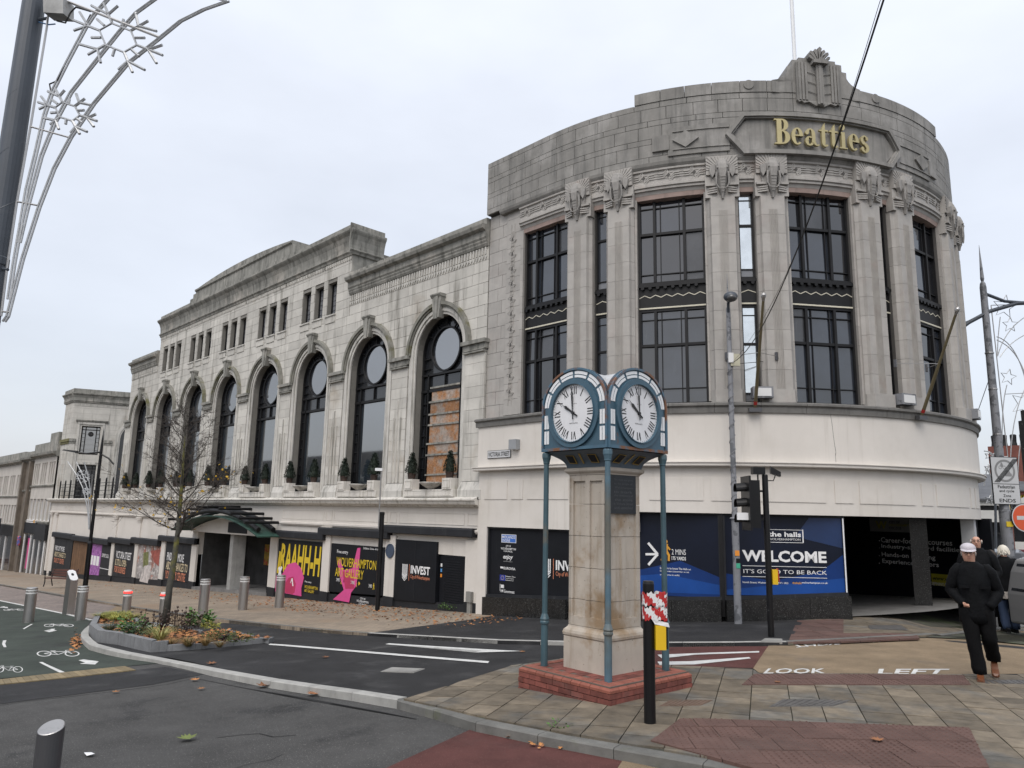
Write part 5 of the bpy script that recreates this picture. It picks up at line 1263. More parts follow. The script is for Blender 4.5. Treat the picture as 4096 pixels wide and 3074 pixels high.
for (a, b_) in ((-107.5, -100.6), (-99.4, -96.0), (-94.9, -84.2), (-83.0, -79.2), (-78, -70.2), (-68.2, -59.0), (-57.7, -54.3), (-53.1, -38.6), (-36.9, -33.6), (-32.3, -20.3), (-18.5, -15.4), (-14.2, -1.0), (.4, 3.2), (4.2, 9)):
    dbox(MB(), a, b_, 2.72, 3.27, .2, .218).build('raised_panel', CREAM, BAND, local=True)
ck = MB()
ckp = [(-37.2, 4.86), (-37.0, 4.6), (-36.9, 4.35), (-36.75, 4.1), (-36.6, 3.95), (-36.75, 3.85), (-36.7, 3.7)]
for p, q in zip(ckp[:-1], ckp[1:]): ck.ubar(Dm, p, q, .06, .27, .2815)
ck.build('crack', LEDG, BAND, local=True)
dbox(MB(), TL, -70.5, 1.92, 2.42, -.3, .2).build('lower_fascia', CREAM, BAND, local=True)
dbox(MB(), TL, -106.6, -1.0, 1.92, -.3, .2).build('end_pier', CREAM, BAND, local=True)
# right-hand reach of the building beyond the curve
e = Dm(TR, 0, 0); tdir = (-math.sin(rad(TR)), math.cos(rad(TR)))
# ------------------------------------------------------------------ shop fronts
SH = {}
def shop(key, u0, u1, zt, m, name='window_hoarding'):
    Fm = facet(u0, u1, .10); L_ = Fm.L; SH[key] = Fm
    zb = lambda u: g(CX+Fm(u, 0, 0)[0])+FARO
    fr = MB(); nn = 6
    for k in range(nn):
        a, b_ = L_*k/nn, L_*(k+1)/nn; fr.upoly(Fm, [(a, zb(a)+.52), (b_, zb(b_)+.52), (b_, zt), (a, zt)], -.08, .0)
    p = fr.build(name, m, CS, local=True)
    f2 = MB(); f2.ubox(Fm, 0, L_, zt-.05, zt, .0, .05); f2.ubox(Fm, 0, .05, zb(0)+.5, zt-.05, .0, .05); f2.ubox(Fm, L_-.05, L_, zb(L_)+.5, zt-.05, .0, .05)
    f2.upoly(Fm, [(0, zb(0)+.50), (L_, zb(L_)+.50), (L_, zb(L_)+.57), (0, zb(0)+.57)], .0, .07)
    f2.build('window_frame', CHAR, p, local=True)
    gr = MB(); MB_ = 3
    for k in range(3):
        a, b_ = L_*k/3+.004, L_*(k+1)/3-.004; MB().upoly(Fm, [(a, zb(a)-.15), (b_, zb(b_)-.15), (b_, zb(b_)+.5), (a, zb(a)+.5)], -.12, .22).build('granite_slab', GRAN, p, local=True)
    return p, Fm
def fpx(Fm, x, y):
    """photo pixel (4096) -> (u, v) on a facet of the corner store"""
    d = ray(x, y); a = np.array(Fm.a)+np.array([CX, CY, 0]); n = np.array(Fm.n); t = ((a-CAM)@n)/(d@n); P = CAM+d*t
    return float((P-a)@np.array(Fm.t)), float(P[2])
s1, F1 = shop('s1', -106.6, -84.0, 1.92, HOARD)
MB().ubox(F1, F1.L, F1.L+.35, -.9, 1.92, -.1, .06).build('corner_pier', HOARD, CS, local=True)
s2, F2 = shop('s2', -81.5, -56.3, 2.42, BLUEP)
s3, F3 = shop('s3', -56.0, -35.2, 2.42, BLUEP)
MB().ubox(F2, F2.L-.03, F2.L+.06, 0, 2.42, -.1, .06).build('mullion', BLK, CS, local=True)
def L7(x, y): return (1900+x/3.32, 2050+y/3.32)
def S8(x, y): return (2500+x/2.212, 2000+y/2.212)
def R3(x, y): return (2900+x/1.8445, 1950+y/1.8445)
def put(s_, Fm, conv, x0, y0, x1, y1, m, par, bold=.01, d=.012, shear=0):
    """text into the box whose bottom-left and top-right pixels are given"""
    (u0, v0), (u1, v1) = fpx(Fm, *conv(x0, y0)), fpx(Fm, *conv(x1, y1))
    u0, u1 = min(u0, u1), max(u0, u1)
    vm = fpx(Fm, *conv((x0+x1)/2, (y0+y1)/2))[1]; h = abs(fpx(Fm, *conv((x0+x1)/2, y1))[1]-fpx(Fm, *conv((x0+x1)/2, y0))[1])
    return lettering(s_, Fm, u0, u1, vm-h/2, vm+h/2, d, m, par, bold, shear, local=True)
def pbox(Fm, conv, x0, y0, x1, y1, m, par, name, d0=.0, d1=.012):
    u0, u1 = fpx(Fm, *conv(x0, y0))[0], fpx(Fm, *conv(x1, y1))[0]; v0, v1 = [fpx(Fm, *conv((x0+x1)/2, q))[1] for q in (y0, y1)]
    return MB().ubox(Fm, min(u0, u1), max(u0, u1), min(v0, v1), max(v0, v1), d0, d1).build(name, m, par, local=True)
SKYB = mat('logo_blue', (.05, .16, .52), .5)
EUB = mat('eu_blue', (.02, .04, .28), .5)
pbox(F1, L7, 352, 405, 550, 295, ORANGEW, s1, 'logo_border', d1=.008); pbox(F1, L7, 358, 398, 544, 303, SKYB, s1, 'logo_panel', d1=.011)
put('MIDLANDS', F1, L7, 366, 350, 538, 312, ORANGEW, s1, d=.015); put('ENGINE', F1, L7, 366, 392, 470, 356, ORANGEW, s1, d=.015)
put('CITY OF', F1, L7, 415, 462, 480, 438, ORANGEW, s1); put('WOLVERHAMPTON', F1, L7, 346, 500, 548, 472, ORANGEW, s1); put('COUNCIL', F1, L7, 385, 530, 503, 508, ORANGEW, s1)
put('enjoy', F1, L7, 378, 640, 508, 565, ORANGEW, s1, .02, shear=.3); put('wolverhampton', F1, L7, 380, 664, 500, 645, mat('grey_print', (.3, .3, .3), .6), s1)
put('EUROVIA', F1, L7, 385, 765, 540, 730, ORANGEW, s1, .02); pbox(F1, L7, 340, 745, 378, 722, ORANGEW, s1, 'logo_mark')
pbox(F1, L7, 332, 908, 405, 832, EUB, s1, 'flag_panel'); put('European Union', F1, L7, 408, 868, 540, 846, ORANGEW, s1); put('European Regional', F1, L7, 408, 890, 516, 874, ORANGEW, s1); put('Development Fund', F1, L7, 408, 915, 514, 898, ORANGEW, s1)
(eu, ev) = fpx(F1, *L7(368, 870))
for k in range(12): MB().disc(F1, eu+.055*math.cos(k*math.pi/6), ev+.055*math.sin(k*math.pi/6), .009, .012, .015, 6).build('star', YELW, s1, local=True)
pbox(F1, L7, 333, 1045, 337, 950, ORANGEW, s1, 'rule'); put('HM Government', F1, L7, 342, 1072, 528, 1030, ORANGEW, s1); pbox(F1, L7, 346, 1005, 386, 962, ORANGEW, s1, 'crest_mark')
(iu, iv) = fpx(F1, *L7(955, 740)); invest(s1, F1, iu, iv+.0, .62) if False else None
def invest2(par, Mp, u, v, s_):
    for k in range(5): MB().ubar(Mp, (u+.09*s_*k, v+(-.30+.06*abs(k-2))*s_), (u+.09*s_*k, v+.36*s_), .05*s_, .006, .01).build('crest_bar', ORANGEW, par, local=True)
    for k in range(3):
        for e_ in (-1, 1): MB().ubar(Mp, (u+.18*s_, v+(-.42+.09*k)*s_), (u+(.18+.2*e_)*s_, v+(-.26+.09*k)*s_), .035*s_, .01, .013+.0005*e_).build('crest_bar', ORANGEW, par, local=True)
    MB().ubox(Mp, u+.52*s_, u+.545*s_, v-.4*s_, v+.38*s_, .006, .01).build('rule', PEACH, par, local=True)
    lettering('INVEST', Mp, u+.66*s_, u+2.15*s_, v-.05*s_, v+.34*s_, .01, ORANGEW, par, .03, local=True); lettering('City of Wolverhampton', Mp, u+.66*s_, u+2.15*s_, v-.32*s_, v-.1*s_, .01, PEACH, par, .004, local=True)
invest2(s1, F1, iu-.12, iv, .68)
# blue hall posters: translucent wave shapes
def wave(Fm, par, pl, m, d): MB().upoly(Fm, pl, .0, d).build('blue_wave', m, par, local=True)
L2, L3 = F2.L, F3.L
wave(F2, s2, [(0.05, .36), (L2-.05, .42), (L2-.05, .9), (L2*.72, 1.25), (L2*.45, 1.0), (.05, .9)], BLUE2, .004); wave(F2, s2, [(0.05, .42), (L2-.05, .5), (L2-.05, .72), (L2*.6, .92), (.05, .66)], BLUE3, .007)
wave(F3, s3, [(.05, .5), (L3-.05, .55), (L3-.05, 1.5), (L3*.8, 1.1), (L3*.4, .85), (.05, 1.0)], BLUE2, .004); wave(F3, s3, [(.05, .5), (L3-.05, .55), (L3-.05, .95), (L3*.62, .82), (.05, .62)], BLUE3, .007)
wave(F3, s3, [(L3*.72, 2.36), (L3-.05, 2.36), (L3-.05, 1.65), (L3*.6, 1.9)], mat('deep_blue_print', (.008, .025, .085), .42), .004)
# arrow, walking figure and text
(au, av) = fpx(F2, *S8(182, 482)); (bu, bv) = fpx(F2, *S8(290, 482)); ah = .2
ar = MB(); ar.ubar(F2, (au, av), (bu-.04, bv), .055, .006, .012); ar.ubar(F2, (bu, bv), (bu-.24, bv+.27), .06, .006, .0125); ar.ubar(F2, (bu, bv), (bu-.24, bv-.27), .06, .006, .013); ar.build('white_arrow', ORANGEW, s2, local=True)
(wu, wv) = fpx(F2, *S8(365, 540)); ORG = mat('orange_print', (.62, .30, .03), .5)
b = MB()
wk = walker(F2, wu, wv, .52, ORG, s2, .007); wk.data.transform(Matrix.Translation(Vector(wloc(s2))))
put('2 MINS', F2, S8, 414, 487, 538, 438, ORANGEW, s2, 0.0); put('175 YARDS', F2, S8, 414, 535, 540, 503, ORANGEW, s2, .02)
put('Scan here to locate The Halls on', F2, S8, 310, 618, 582, 600, ORANGEW, s2, .01); put('Google maps (remember to set', F2, S8, 310, 645, 568, 628, ORANGEW, s2); put('your device to walk)', F2, S8, 310, 675, 482, 657, ORANGEW, s2)
put('WELCOME', F3, S8, 1038, 553, 1778, 450, ORANGEW, s3, .035); put("IT'S GOOD TO BE BACK", F3, S8, 1048, 656, 1783, 620, ORANGEW, s3, .0)
pbox(F3, S8, 1040, 593, 1782, 589, ORANGEW, s3, 'rule'); pbox(F3, S8, 1040, 688, 1786, 684, ORANGEW, s3, 'rule')
put('North Street, Wolverhampton, WV1 1RD', F3, S8, 1040, 746, 1443, 725, ORANGEW, s3); put('thehalls', F3, S8, 1480, 746, 1560, 726, ORG, s3); put('wolverhampton.co.uk', F3, S8, 1562, 748, 1792, 726, ORANGEW, s3)
put('the halls', F3, S8, 1268, 328, 1555, 284, ORANGEW, s3, .03); put('WOLVERHAMPTON', F3, S8, 1268, 360, 1550, 341, ORANGEW, s3, 0)
for q in ((1245, 268, 1575, 264), (1245, 380, 1575, 376), (1245, 380, 1249, 264), (1571, 380, 1575, 264)): pbox(F3, S8, *q, ORANGEW, s3, 'border_line')
MB().ubox(F3, L3-.05, L3-.02, .55, 2.36, .05, .062).build('white_edge', ORANGEW, s3, local=True)
# ------------------------------------------------------------------ open corner lobby
PA, PB = Vector((-10.6-CX, 26.6-CY, 0)), Vector((-5.9-CX, 25.0-CY, 0))
def mkfac(a, b_):
    L_ = (b_-a).length; t = (b_-a)/L_; nn = Vector((t.y, -t.x, 0))
    def f(u, v, d): p = a+t*u+nn*d; return (p.x, p.y, v)
    f.L = L_; f.a = a; f.t = t; f.n = nn; return f
FL = mkfac(PA, PB)
LB = MB(); zfl = -.3
LB.ubox(FL, -.6, FL.L+.2, zfl, 2.45, -.1, 0); 
SE = Vector(Dm(-35.2, 0, .1)); FWn = mkfac(SE, PA+Vector((-.5, .3, 0))); LB.ubox(FWn, 0, FWn.L, -.3, 2.45, -.3, -.02)
LOB = LB.build('lobby_wall', HOARD, CS, local=True)
# wall returns are seen from inside
ceil = [Dm(a, 0, -.2)[:2] for a in range(-40, 41, 5)]+[(-1, 8), (-4, 6), (-1, -2)]
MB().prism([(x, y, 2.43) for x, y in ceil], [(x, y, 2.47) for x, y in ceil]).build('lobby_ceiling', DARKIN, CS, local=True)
fl2 = [Dm(a, 0, .02)[:2] for a in range(-35, 41, 5)]+[(-1, 9), (-4, 6), (2, -2)]
MB().add([(x, y, g(CX+x)+FARO+.003) for x, y in fl2], [tuple(range(len(fl2)))]).build('lobby_floor', mat('lobby_floor', (.17, .165, .155), .8, var=.25, scale=2), CS, local=True)
YS = mat('college_yellow', (.42, .38, .03), .5, var=.1)
put('Career-focused courses', FL, R3, 1153, 420, 1676, 378, ORANGEW, LOB, .02); put('Industry-standard facilities', FL, R3, 1158, 474, 1755, 432, ORANGEW, LOB, .02); put('Hands-on learning', FL, R3, 1160, 533, 1552, 488, ORANGEW, LOB, .02); put('Experienced tutors', FL, R3, 1165, 585, 1577, 540, ORANGEW, LOB, .02)
for yy in (395, 448, 505, 560):
    uu, vv = fpx(FL, *R3(1140, yy)); MB().disc(FL, uu, vv, .02, .0, .012, 8).build('bullet_point', ORANGEW, LOB, local=True)
pbox(FL, R3, 1530, 740, 1900, 652, YS, LOB, 'yellow_banner', d1=.008); put('www.wolvcoll.ac.uk', FL, R3, 1535, 698, 1850, 668, HOARD, LOB, .02, .014); put('REDEFINING FUTURES', FL, R3, 1500, 730, 1716, 705, ORANGEW, LOB, .01, .014)
pbox(FL, R3, 1072, 330, 1398, 222, mat('dim_white_board', (.3, .3, .29), .6), LOB, 'sign_board', d1=.01); put('W', FL, R3, 1115, 305, 1195, 250, YS, LOB, .03, .014); put('CITY OF', FL, R3, 1213, 268, 1290, 250, HOARD, LOB, .01, .014); put('WOLVERHAMPTON', FL, R3, 1213, 290, 1392, 272, YS, LOB, .01, .014); put('COLLEGE', FL, R3, 1213, 312, 1302, 294, HOARD, LOB, .01, .014)
(u1_, v1_), (u2_, v2_) = fpx(FL, *R3(1740, 230)), fpx(FL, *R3(1840, 400))
MB().upoly(FL, [(u1_, 2.4), (u2_, 2.4), (u2_, 1.75), (u1_+.15, 2.0)], .0, .008).build('yellow_flash', YS, LOB, local=True)
co = MB(); co.obox((-6.9-CX, 22.55-CY, 1.2), .42, .42, 2.5, .3); co.build('granite_column', GRAN, CS, local=True)
MB().ubox(Dm, 6.0, 9.0, -.1, 2.42, -.25, .08).build('white_jamb', mat('white_jamb', (.5, .5, .5), .6), CS, local=True)
MB().ubox(Dm, 9.0, TR, -.1, 2.42, -.25, .1, 12).build('side_shopfront', HOARD, CS, local=True)
# ================================================================== CLOCK TOWER
BLUEM = mat('chipped_teal_paint', (.046, .098, .138), .45, var=.16, scale=4, col2=(.12, .06, .035), mix2=(.64, .70), s2=2.6, streak=.35, streak_col=(.20, .09, .04), sscale=(9, 9, .9), sthr=(.62, .74))
BLUER = mat('rusted_teal_paint', (.06, .125, .18), .5, var=.15, scale=4, col2=(.17, .075, .035), mix2=(.46, .60), s2=3.0)
BLUEP2 = mat('teal_post_paint', (.045, .088, .108), .4, var=.2, scale=3, col2=(.11, .09, .06), mix2=(.6, .72), s2=1.4)
BROWNP = mat('rust_stained_post', (.10, .10, .085), .5, var=.2, scale=3, col2=(.07, .13, .17), mix2=(.42, .62), s2=.9)
WHT = mat('white_light_panel', (.72, .73, .74), .35, var=.04)
DIAL = mat('white_dial', (.68, .68, .69), .35, var=.05, scale=4, streak=.18, streak_col=(.35, .34, .32), sscale=(7, 7, .8), sthr=(.6, .78))
TSTONE = mat('clock_stone', (.42, .375, .32), .88, var=.10, scale=2.5, col2=(.27, .19, .115), mix2=(.50, .70), s2=1.5, streak=.5, streak_col=(.20, .155, .105), sscale=(4, 4, .5), sthr=(.5, .75), bump=.3, bscale=60, speck=(28, .71, (.12, .11, .09)))
BRICK = mat('red_brick', (.165, .05, .038), .85, var=.3, scale=9, rand=.3, bump=.4, bscale=60, col2=(.12, .06, .05), mix2=(.55, .78), s2=2)
BRICKC = mat('red_coping_brick', (.23, .075, .05), .8, var=.22, scale=9, rand=.12, bump=.3, bscale=60)
BMORT = mat('brick_mortar', (.11, .085, .07), .95)
CL = (-6.366, 7.996, .13)
CT = thing('clock_tower', 'four faced clock on stone pillar with teal corner posts and red brick plinth', 'clock tower', CL, math.radians(-3.3))
PLT = .203; PA_ = .80
pl = MB(); pl.box(-PA_+.03, PA_-.03, -PA_+.03, PA_-.03, -.5, PLT-.008); PLN = pl.build('plinth', BMORT, CT, local=True)
bl = MB(); bl.box(-.104, .104, 0, .09, .002, .060); brick_me = bl.mesh('brick', BRICK)
hb = MB(); hb.box(-.051, .051, 0, .09, .002, .060); half_me = hb.mesh('brick', BRICK)
cpb = MB(); cpb.prism([(-.076, 0, .0), (.076, 0, .0), (.076, .16, .0), (-.076, .16, .0)], [(-.076, .0, .03), (.076, .0, .03), (.076, .16, .03), (-.076, .16, .03)])
cpb = MB(); cpb.add([(-.076, 0, 0), (.076, 0, 0), (.076, .17, 0), (-.076, .17, 0), (-.076, 0, .03), (.076, 0, .03), (.076, .06, .076), (-.076, .06, .076), (.076, .17, .076), (-.076, .17, .076)], [(0, 1, 2, 3), (0, 1, 5, 4), (4, 5, 6, 7), (7, 6, 8, 9), (1, 2, 8, 6, 5), (0, 3, 9, 7, 4), (2, 3, 9, 8)])
cope_me = cpb.mesh('coping_brick', BRICKC)
ccn = MB(); ccn.add([(0, 0, 0), (.17, 0, 0), (.17, .17, 0), (0, .17, 0), (0, 0, .03), (.17, 0, .03), (0, .17, .03), (.06, .06, .076), (.17, .06, .076), (.06, .17, .076), (.17, .17, .076)], [(0, 3, 2, 1), (0, 1, 5, 4), (0, 4, 6, 3), (4, 5, 8, 7), (4, 7, 9, 6), (7, 8, 10, 9), (1, 2, 10, 8, 5), (3, 6, 9, 10, 2)])
ccn_me = ccn.mesh('corner_coping', BRICKC)
for side in range(4):
    a = side*math.pi/2; co_, si_ = math.cos(a), math.sin(a)
    def rp(x, y): return (x*co_-y*si_, x*si_+y*co_)
    vis = side in (0, 1)
    for r_ in range(6):
        z = .127-.066*(r_+1); n = 7
        xs = [-PA_+.105+.215*k+(.1075 if r_ % 2 else 0) for k in range(8)]
        for x in xs:
            if x > PA_-.09: continue
            inst('brick', brick_me, PLN, (*rp(x, -PA_), z), rz=a)
        if r_ % 2: inst('brick', half_me, PLN, (*rp(-PA_+.052, -PA_), z), rz=a)
        else: inst('brick', half_me, PLN, (*rp(PA_-.052, -PA_), z), rz=a)
    nc = 8; w = (2*PA_-.34)/nc
    for k in range(nc): inst('coping_brick', cope_me, PLN, (*rp(-PA_+.17+w*(k+.5), -PA_), .127), rz=a, scale=(w/.160, 1, 1))
    inst('corner_coping', ccn_me, PLN, (*rp(-PA_, -PA_), .127), rz=a)
tb = MB(); tb.box(-.104, .104, -.051, .051, PLT-.03, PLT-.002); tb_me = tb.mesh('brick', BRICK)
for i in range(-6, 7):
    for j in range(-3, 4):
        x, y = i*.1075, j*.215+(.1075 if i % 2 else 0)
        if max(abs(x), abs(y)) < .62 and max(abs(x), abs(y)) > .27: inst('brick', tb_me, PLN, (x, y, 0), rz=math.pi/2)
# stone pillar
def sq(b, prof, mi=0):
    n = len(prof); vs = []
    for h, z in prof: vs += [(-h, -h, z), (h, -h, z), (h, h, z), (-h, h, z)]
    fs = [(3, 2, 1, 0), tuple(4*(n-1)+k for k in range(4))]+[(4*i+k, 4*i+(k+1) % 4, 4*i+4+(k+1) % 4, 4*i+4+k) for i in range(n-1) for k in range(4)]
    return b.add(vs, fs, mi)
pp = MB(); sq(pp, [(.382, PLT-.01), (.382, .60)]); sq(pp, [(.375, .602), (.39, .615), (.395, .645), (.385, .68), (.365, .70), (.345, .72), (.34, .74)])
PIL = pp.build('pillar', TSTONE, CT, local=True)
for k, (z0, z1) in enumerate(((.745, 1.075), (1.081, 1.485), (1.491, 1.9), (1.906, 2.32), (2.326, 2.712))):
    q = MB(); sq(q, [(.300, z0), (.300, z1)])
    for side in range(4):
        a = side*math.pi/2; Mf = lambda u, v, d, a=a: (u*math.cos(a)+d*math.sin(a), u*math.sin(a)-d*math.cos(a), v)
        plaque = side == 1 and z0 > 1.9
        for u0, u1 in ((-.337, -.265), (-.04, .04), (.265, .337)):
            if plaque and u0 == -.04: continue
            q.ubox(Mf, u0, u1 if u1 < .3 else u1-.0, z0, z1, .30, .337-(.0008 if abs(u0) < .1 else (.0004 if side % 2 else 0)))
        if k == 0: q.ubox(Mf, -.265, -.04, z0, z0+.12, .30, .336); q.ubox(Mf, .04, .265, z0, z0+.12, .30, .336)
        if k == 4 and not plaque: q.ubox(Mf, -.265, -.04, z1-.08, z1, .30, .336); q.ubox(Mf, .04, .265, z1-.08, z1, .30, .336)
    q.build('stone', TSTONE, PIL, local=True)
Mr = lambda u, v, d: (d, u, v)
q = MB(); q.ubox(Mr, -.255, .27, 2.205, 2.715, .30, .335); q.build('bronze_plaque', mat('bronze_plaque', (.035, .038, .042), .45, var=.2, scale=8, metal=.4), PIL, local=True)
PLQ = mat('plaque_letters', (.075, .08, .088), .5)
for k, s_ in enumerate(('This clock was given', 'to the people of', 'Wolverhampton', 'to mark', 'the centenary of', 'the store', 'in Victoria Street', 'and unveiled')):
    lettering(s_, Mr, -.19+.01*(k % 3), .2-.01*(k % 2), 2.63-.052*k, 2.665-.052*k, .337, PLQ, PIL, local=True)
cap = MB(); sq(cap, [(.345, 2.714), (.35, 2.73), (.375, 2.75), (.387, 2.765), (.387, 2.80), (.36, 2.81)]); cap.build('capital', TSTONE, PIL, local=True)
# coved underside and clock box
cv = MB(); sq(cv, [(.36+.235*(1-math.cos(t*math.pi/2))+0.0, 2.81+.20*math.sin(t*math.pi/2)) for t in [k/8 for k in range(9)]][:1]+[(.365+.235*(t**2.2), 2.815+.205*t) for t in [k/8 for k in range(1, 9)]])
COVE = cv.build('coved_base', mat('slate_blue_paint', (.085, .11, .135), .5, var=.12, scale=3), CT, local=True)
GOLDP = mat('gold_trim', (.32, .21, .04), .5, var=.2)
for side in range(4):
    a = side*math.pi/2
    def Mv(u, v, d, a=a):
        h = .365+.235*(max(0, (v-2.815)/.205)**2.2)+d; return (u*math.cos(a)+h*math.sin(a), u*math.sin(a)-h*math.cos(a), v)
    for uc in (-.2, .2):
        f = MB(); f.upoly(Mv, [(uc-.075, 2.87), (uc+.06, 2.86), (uc+.085, 2.965), (uc-.055, 2.97)], .006, .016); fo = f.build('gold_frame', GOLDP, COVE, local=True)
        MB().upoly(Mv, [(uc-.062, 2.878), (uc+.05, 2.869), (uc+.072, 2.957), (uc-.046, 2.963)], .014, .026).build('dark_window', HOARD, fo, local=True)
    MB().upoly(Mv, [(-.03, 2.86), (-.01, 2.86), (.03, 2.98), (.01, 2.985)], .006, .016).build('gold_strap', GOLDP, COVE, local=True)
BH, BZ0, BZS, BZT = .605, 3.03, 3.62, 4.14
def archp(h, zs, zt, n=24): return [(h*math.cos(math.pi*k/n), zs+(zt-zs)*math.sin(math.pi*k/n)) for k in range(n+1)]
bx_ = MB(); bx_.box(-BH+.05, BH-.05, -BH+.05, BH-.05, BZ0, BZS); 
for ax in (0, 1):
    prof = archp(BH-.04, BZS, BZT-.04); k = len(prof); vs = []
    for e in (-BH+.01, BH-.01): vs += [((u, e, v) if ax == 0 else (e, -u, v)) for u, v in prof]
    bx_.add(vs, [(i, i+1, k+i+1, k+i) for i in range(k-1)])
BOX = bx_.build('clock_box', mat('pale_zinc_roof', (.40, .41, .42), .5, var=.12, streak=.3, streak_col=(.25, .16, .1), sscale=(6, 6, 2)), CT, local=True)
roman = ['XII', 'I', 'II', 'III', 'IIII', 'V', 'VI', 'VII', 'VIII', 'IX', 'X', 'XI']
INK = mat('dial_black', (.012, .012, .012), .5)
def numeral(b, Mf, s_, ang, r, h, cz):
    w = {'I': .035, 'V': .06, 'X': .06}; tot = sum(w[c] for c in s_); x = -tot/2
    ca, sa = math.cos(ang), math.sin(ang)
    def T(u, v): return (u*ca+(r+v)*sa, cz-u*sa+(r+v)*ca)
    for c in s_:
        if c == 'I': b.ubar(Mf, T(x+.0175, -h/2), T(x+.0175, h/2), .014, .006, .009)
        elif c == 'V': b.ubar(Mf, T(x+.008, h/2), T(x+.03, -h/2), .014, .006, .009); b.ubar(Mf, T(x+.052, h/2), T(x+.03, -h/2), .006, .006, .0092)
        else: b.ubar(Mf, T(x+.008, h/2), T(x+.052, -h/2), .014, .006, .009); b.ubar(Mf, T(x+.052, h/2), T(x+.008, -h/2), .006, .006, .0092)
        x += w[c]
for side in range(4):
    a = side*math.pi/2
    def Mf(u, v, d, a=a): return (u*math.cos(a)+(BH+d)*math.sin(a), u*math.sin(a)-(BH+d)*math.cos(a), v)
    fp = MB(); fp.upoly(Mf, [(-BH, BZ0), (BH, BZ0)]+archp(BH, BZS, BZT), -.05, .0)
    face = fp.build('clock_face', BLUEM, BOX, local=True)
    rim = MB(); P_ = [(BH, BZ0)]+archp(BH, BZS, BZT)+[(-BH, BZ0)]; Pi = [(BH-.03, BZ0)]+archp(BH-.03, BZS, BZT-.03)+[(-BH+.03, BZ0)]
    for i in range(len(P_)-1): rim.upoly(Mf, [P_[i], P_[i+1], Pi[i+1], Pi[i]], -.06, .022)
    rim.ubox(Mf, -BH+.03, BH-.03, BZ0, BZ0+.04, -.05, .018)
    rim.build('face_rim', BLUER, face, local=True)
    cz = 3.525
    MB().disc(Mf, 0, cz, .405, .0, .006, 40).build('dial', DIAL, face, local=True)
    rg = MB(); rg.ring(Mf, 0, cz, .40, .465, .0, .035, n=40); rg.ring(Mf, 0, cz, .39, .40, .0, .05, n=40); rg.build('dial_ring', BLUEM, face, local=True)
    mk = MB()
    for k in range(60): t = k*math.pi/30; mk.ubar(Mf, (.372*math.sin(t), cz+.372*math.cos(t)), (.384*math.sin(t), cz+.384*math.cos(t)), .005 if k % 5 else .009, .006, .008)
    stuff(mk.build('minute_marks', INK, face, local=True))
    for k, s_ in enumerate(roman):
        nb_ = MB(); numeral(nb_, Mf, s_, k*math.pi/6, .305, .105, cz); nb_.build('numeral', INK, face, local=True)
    h1 = MB(); th = math.radians(-60+2 if side == 0 else -52)
    def hand(b, th, l, w, d):
        s2, c2 = math.sin(th), math.cos(th); T = lambda x, y: (x*c2+y*s2, cz-x*s2+y*c2)
        b.upoly(Mf, [T(-w, -.09), T(w, -.09), T(w*.7, 0), T(w*1.9, l*.62), T(w*.3, l*.72), T(0, l), T(-w*.3, l*.72), T(-w*1.9, l*.62), T(-w*.7, 0)], d, d+.006)
    hand(h1, th, .27, .011, .016); h1.build('hour_hand', INK, face, local=True)
    h2 = MB(); hand(h2, math.radians(-3), .37, .008, .025); h2.build('minute_hand', INK, face, local=True)
    MB().disc(Mf, 0, cz, .022, .006, .034, 12).build('hand_boss', INK, face, local=True)
    lettering('JB JOYCE', Mf, -.03, .06, cz+.115, cz+.13, .008, INK, face, local=True); lettering('WHITCHURCH', Mf, -.075, .075, cz-.15, cz-.13, .008, INK, face, local=True)
    def outl(e):
        P = [(BH-e, BZ0+.10+.0)]; P += archp(BH-e, BZS, BZT-e, 20); P += [(-(BH-e), BZ0+.10)]; return P
    for e0, e1 in ((.045, .085), (.098, .132)):
        o0, o1 = outl(e0), outl(e1)
        # vertical lights
        for s_ in (-1, 1):
            for z0, z1 in ((BZ0+.10, BZ0+.28), (BZ0+.31, BZ0+.50)):
                MB().ubox(Mf, min(s_*(BH-e0), s_*(BH-e1)), max(s_*(BH-e0), s_*(BH-e1)), z0, z1, .0, .008).build('light_panel', WHT, face, local=True)
        for k in range(6):
            i0, i1 = 1+k*20/6, 1+(k+1)*20/6; pts0, pts1 = [], []
            for j in range(5):
                t = i0+.25+(i1-i0-.5)*j/4; f = t-int(t); ii = min(int(t), len(o0)-2)
                pts0.append((o0[ii][0]+(o0[ii+1][0]-o0[ii][0])*f, o0[ii][1]+(o0[ii+1][1]-o0[ii][1])*f)); pts1.append((o1[ii][0]+(o1[ii+1][0]-o1[ii][0])*f, o1[ii][1]+(o1[ii+1][1]-o1[ii][1])*f))
            q = MB()
            for j in range(4): q.upoly(Mf, [pts0[j], pts0[j+1], pts1[j+1], pts1[j]], .0, .008)
            q.build('light_panel', WHT, face, local=True)
for sx, sy in ((-1, -1), (1, -1), (1, 1), (-1, 1)):
    x, y = sx*.563, sy*.563; b = MB()
    b.lathe([(.048, PLT-.01), (.048, .72), (.05, .73), (.062, .745), (.062, .765), (.055, .78), (.064, .80), (.052, .83), (.038, .87), (.036, 2.86), (.045, 2.87), (.045, 2.885), (.055, 2.93), (.062, 2.95), (.062, 3.0), (.05, 3.02)], 12, (x, y, 0))
    b.build('corner_post', BROWNP if (sx, sy) == (1, -1) else BLUEP2, CT, local=True, smooth=False)

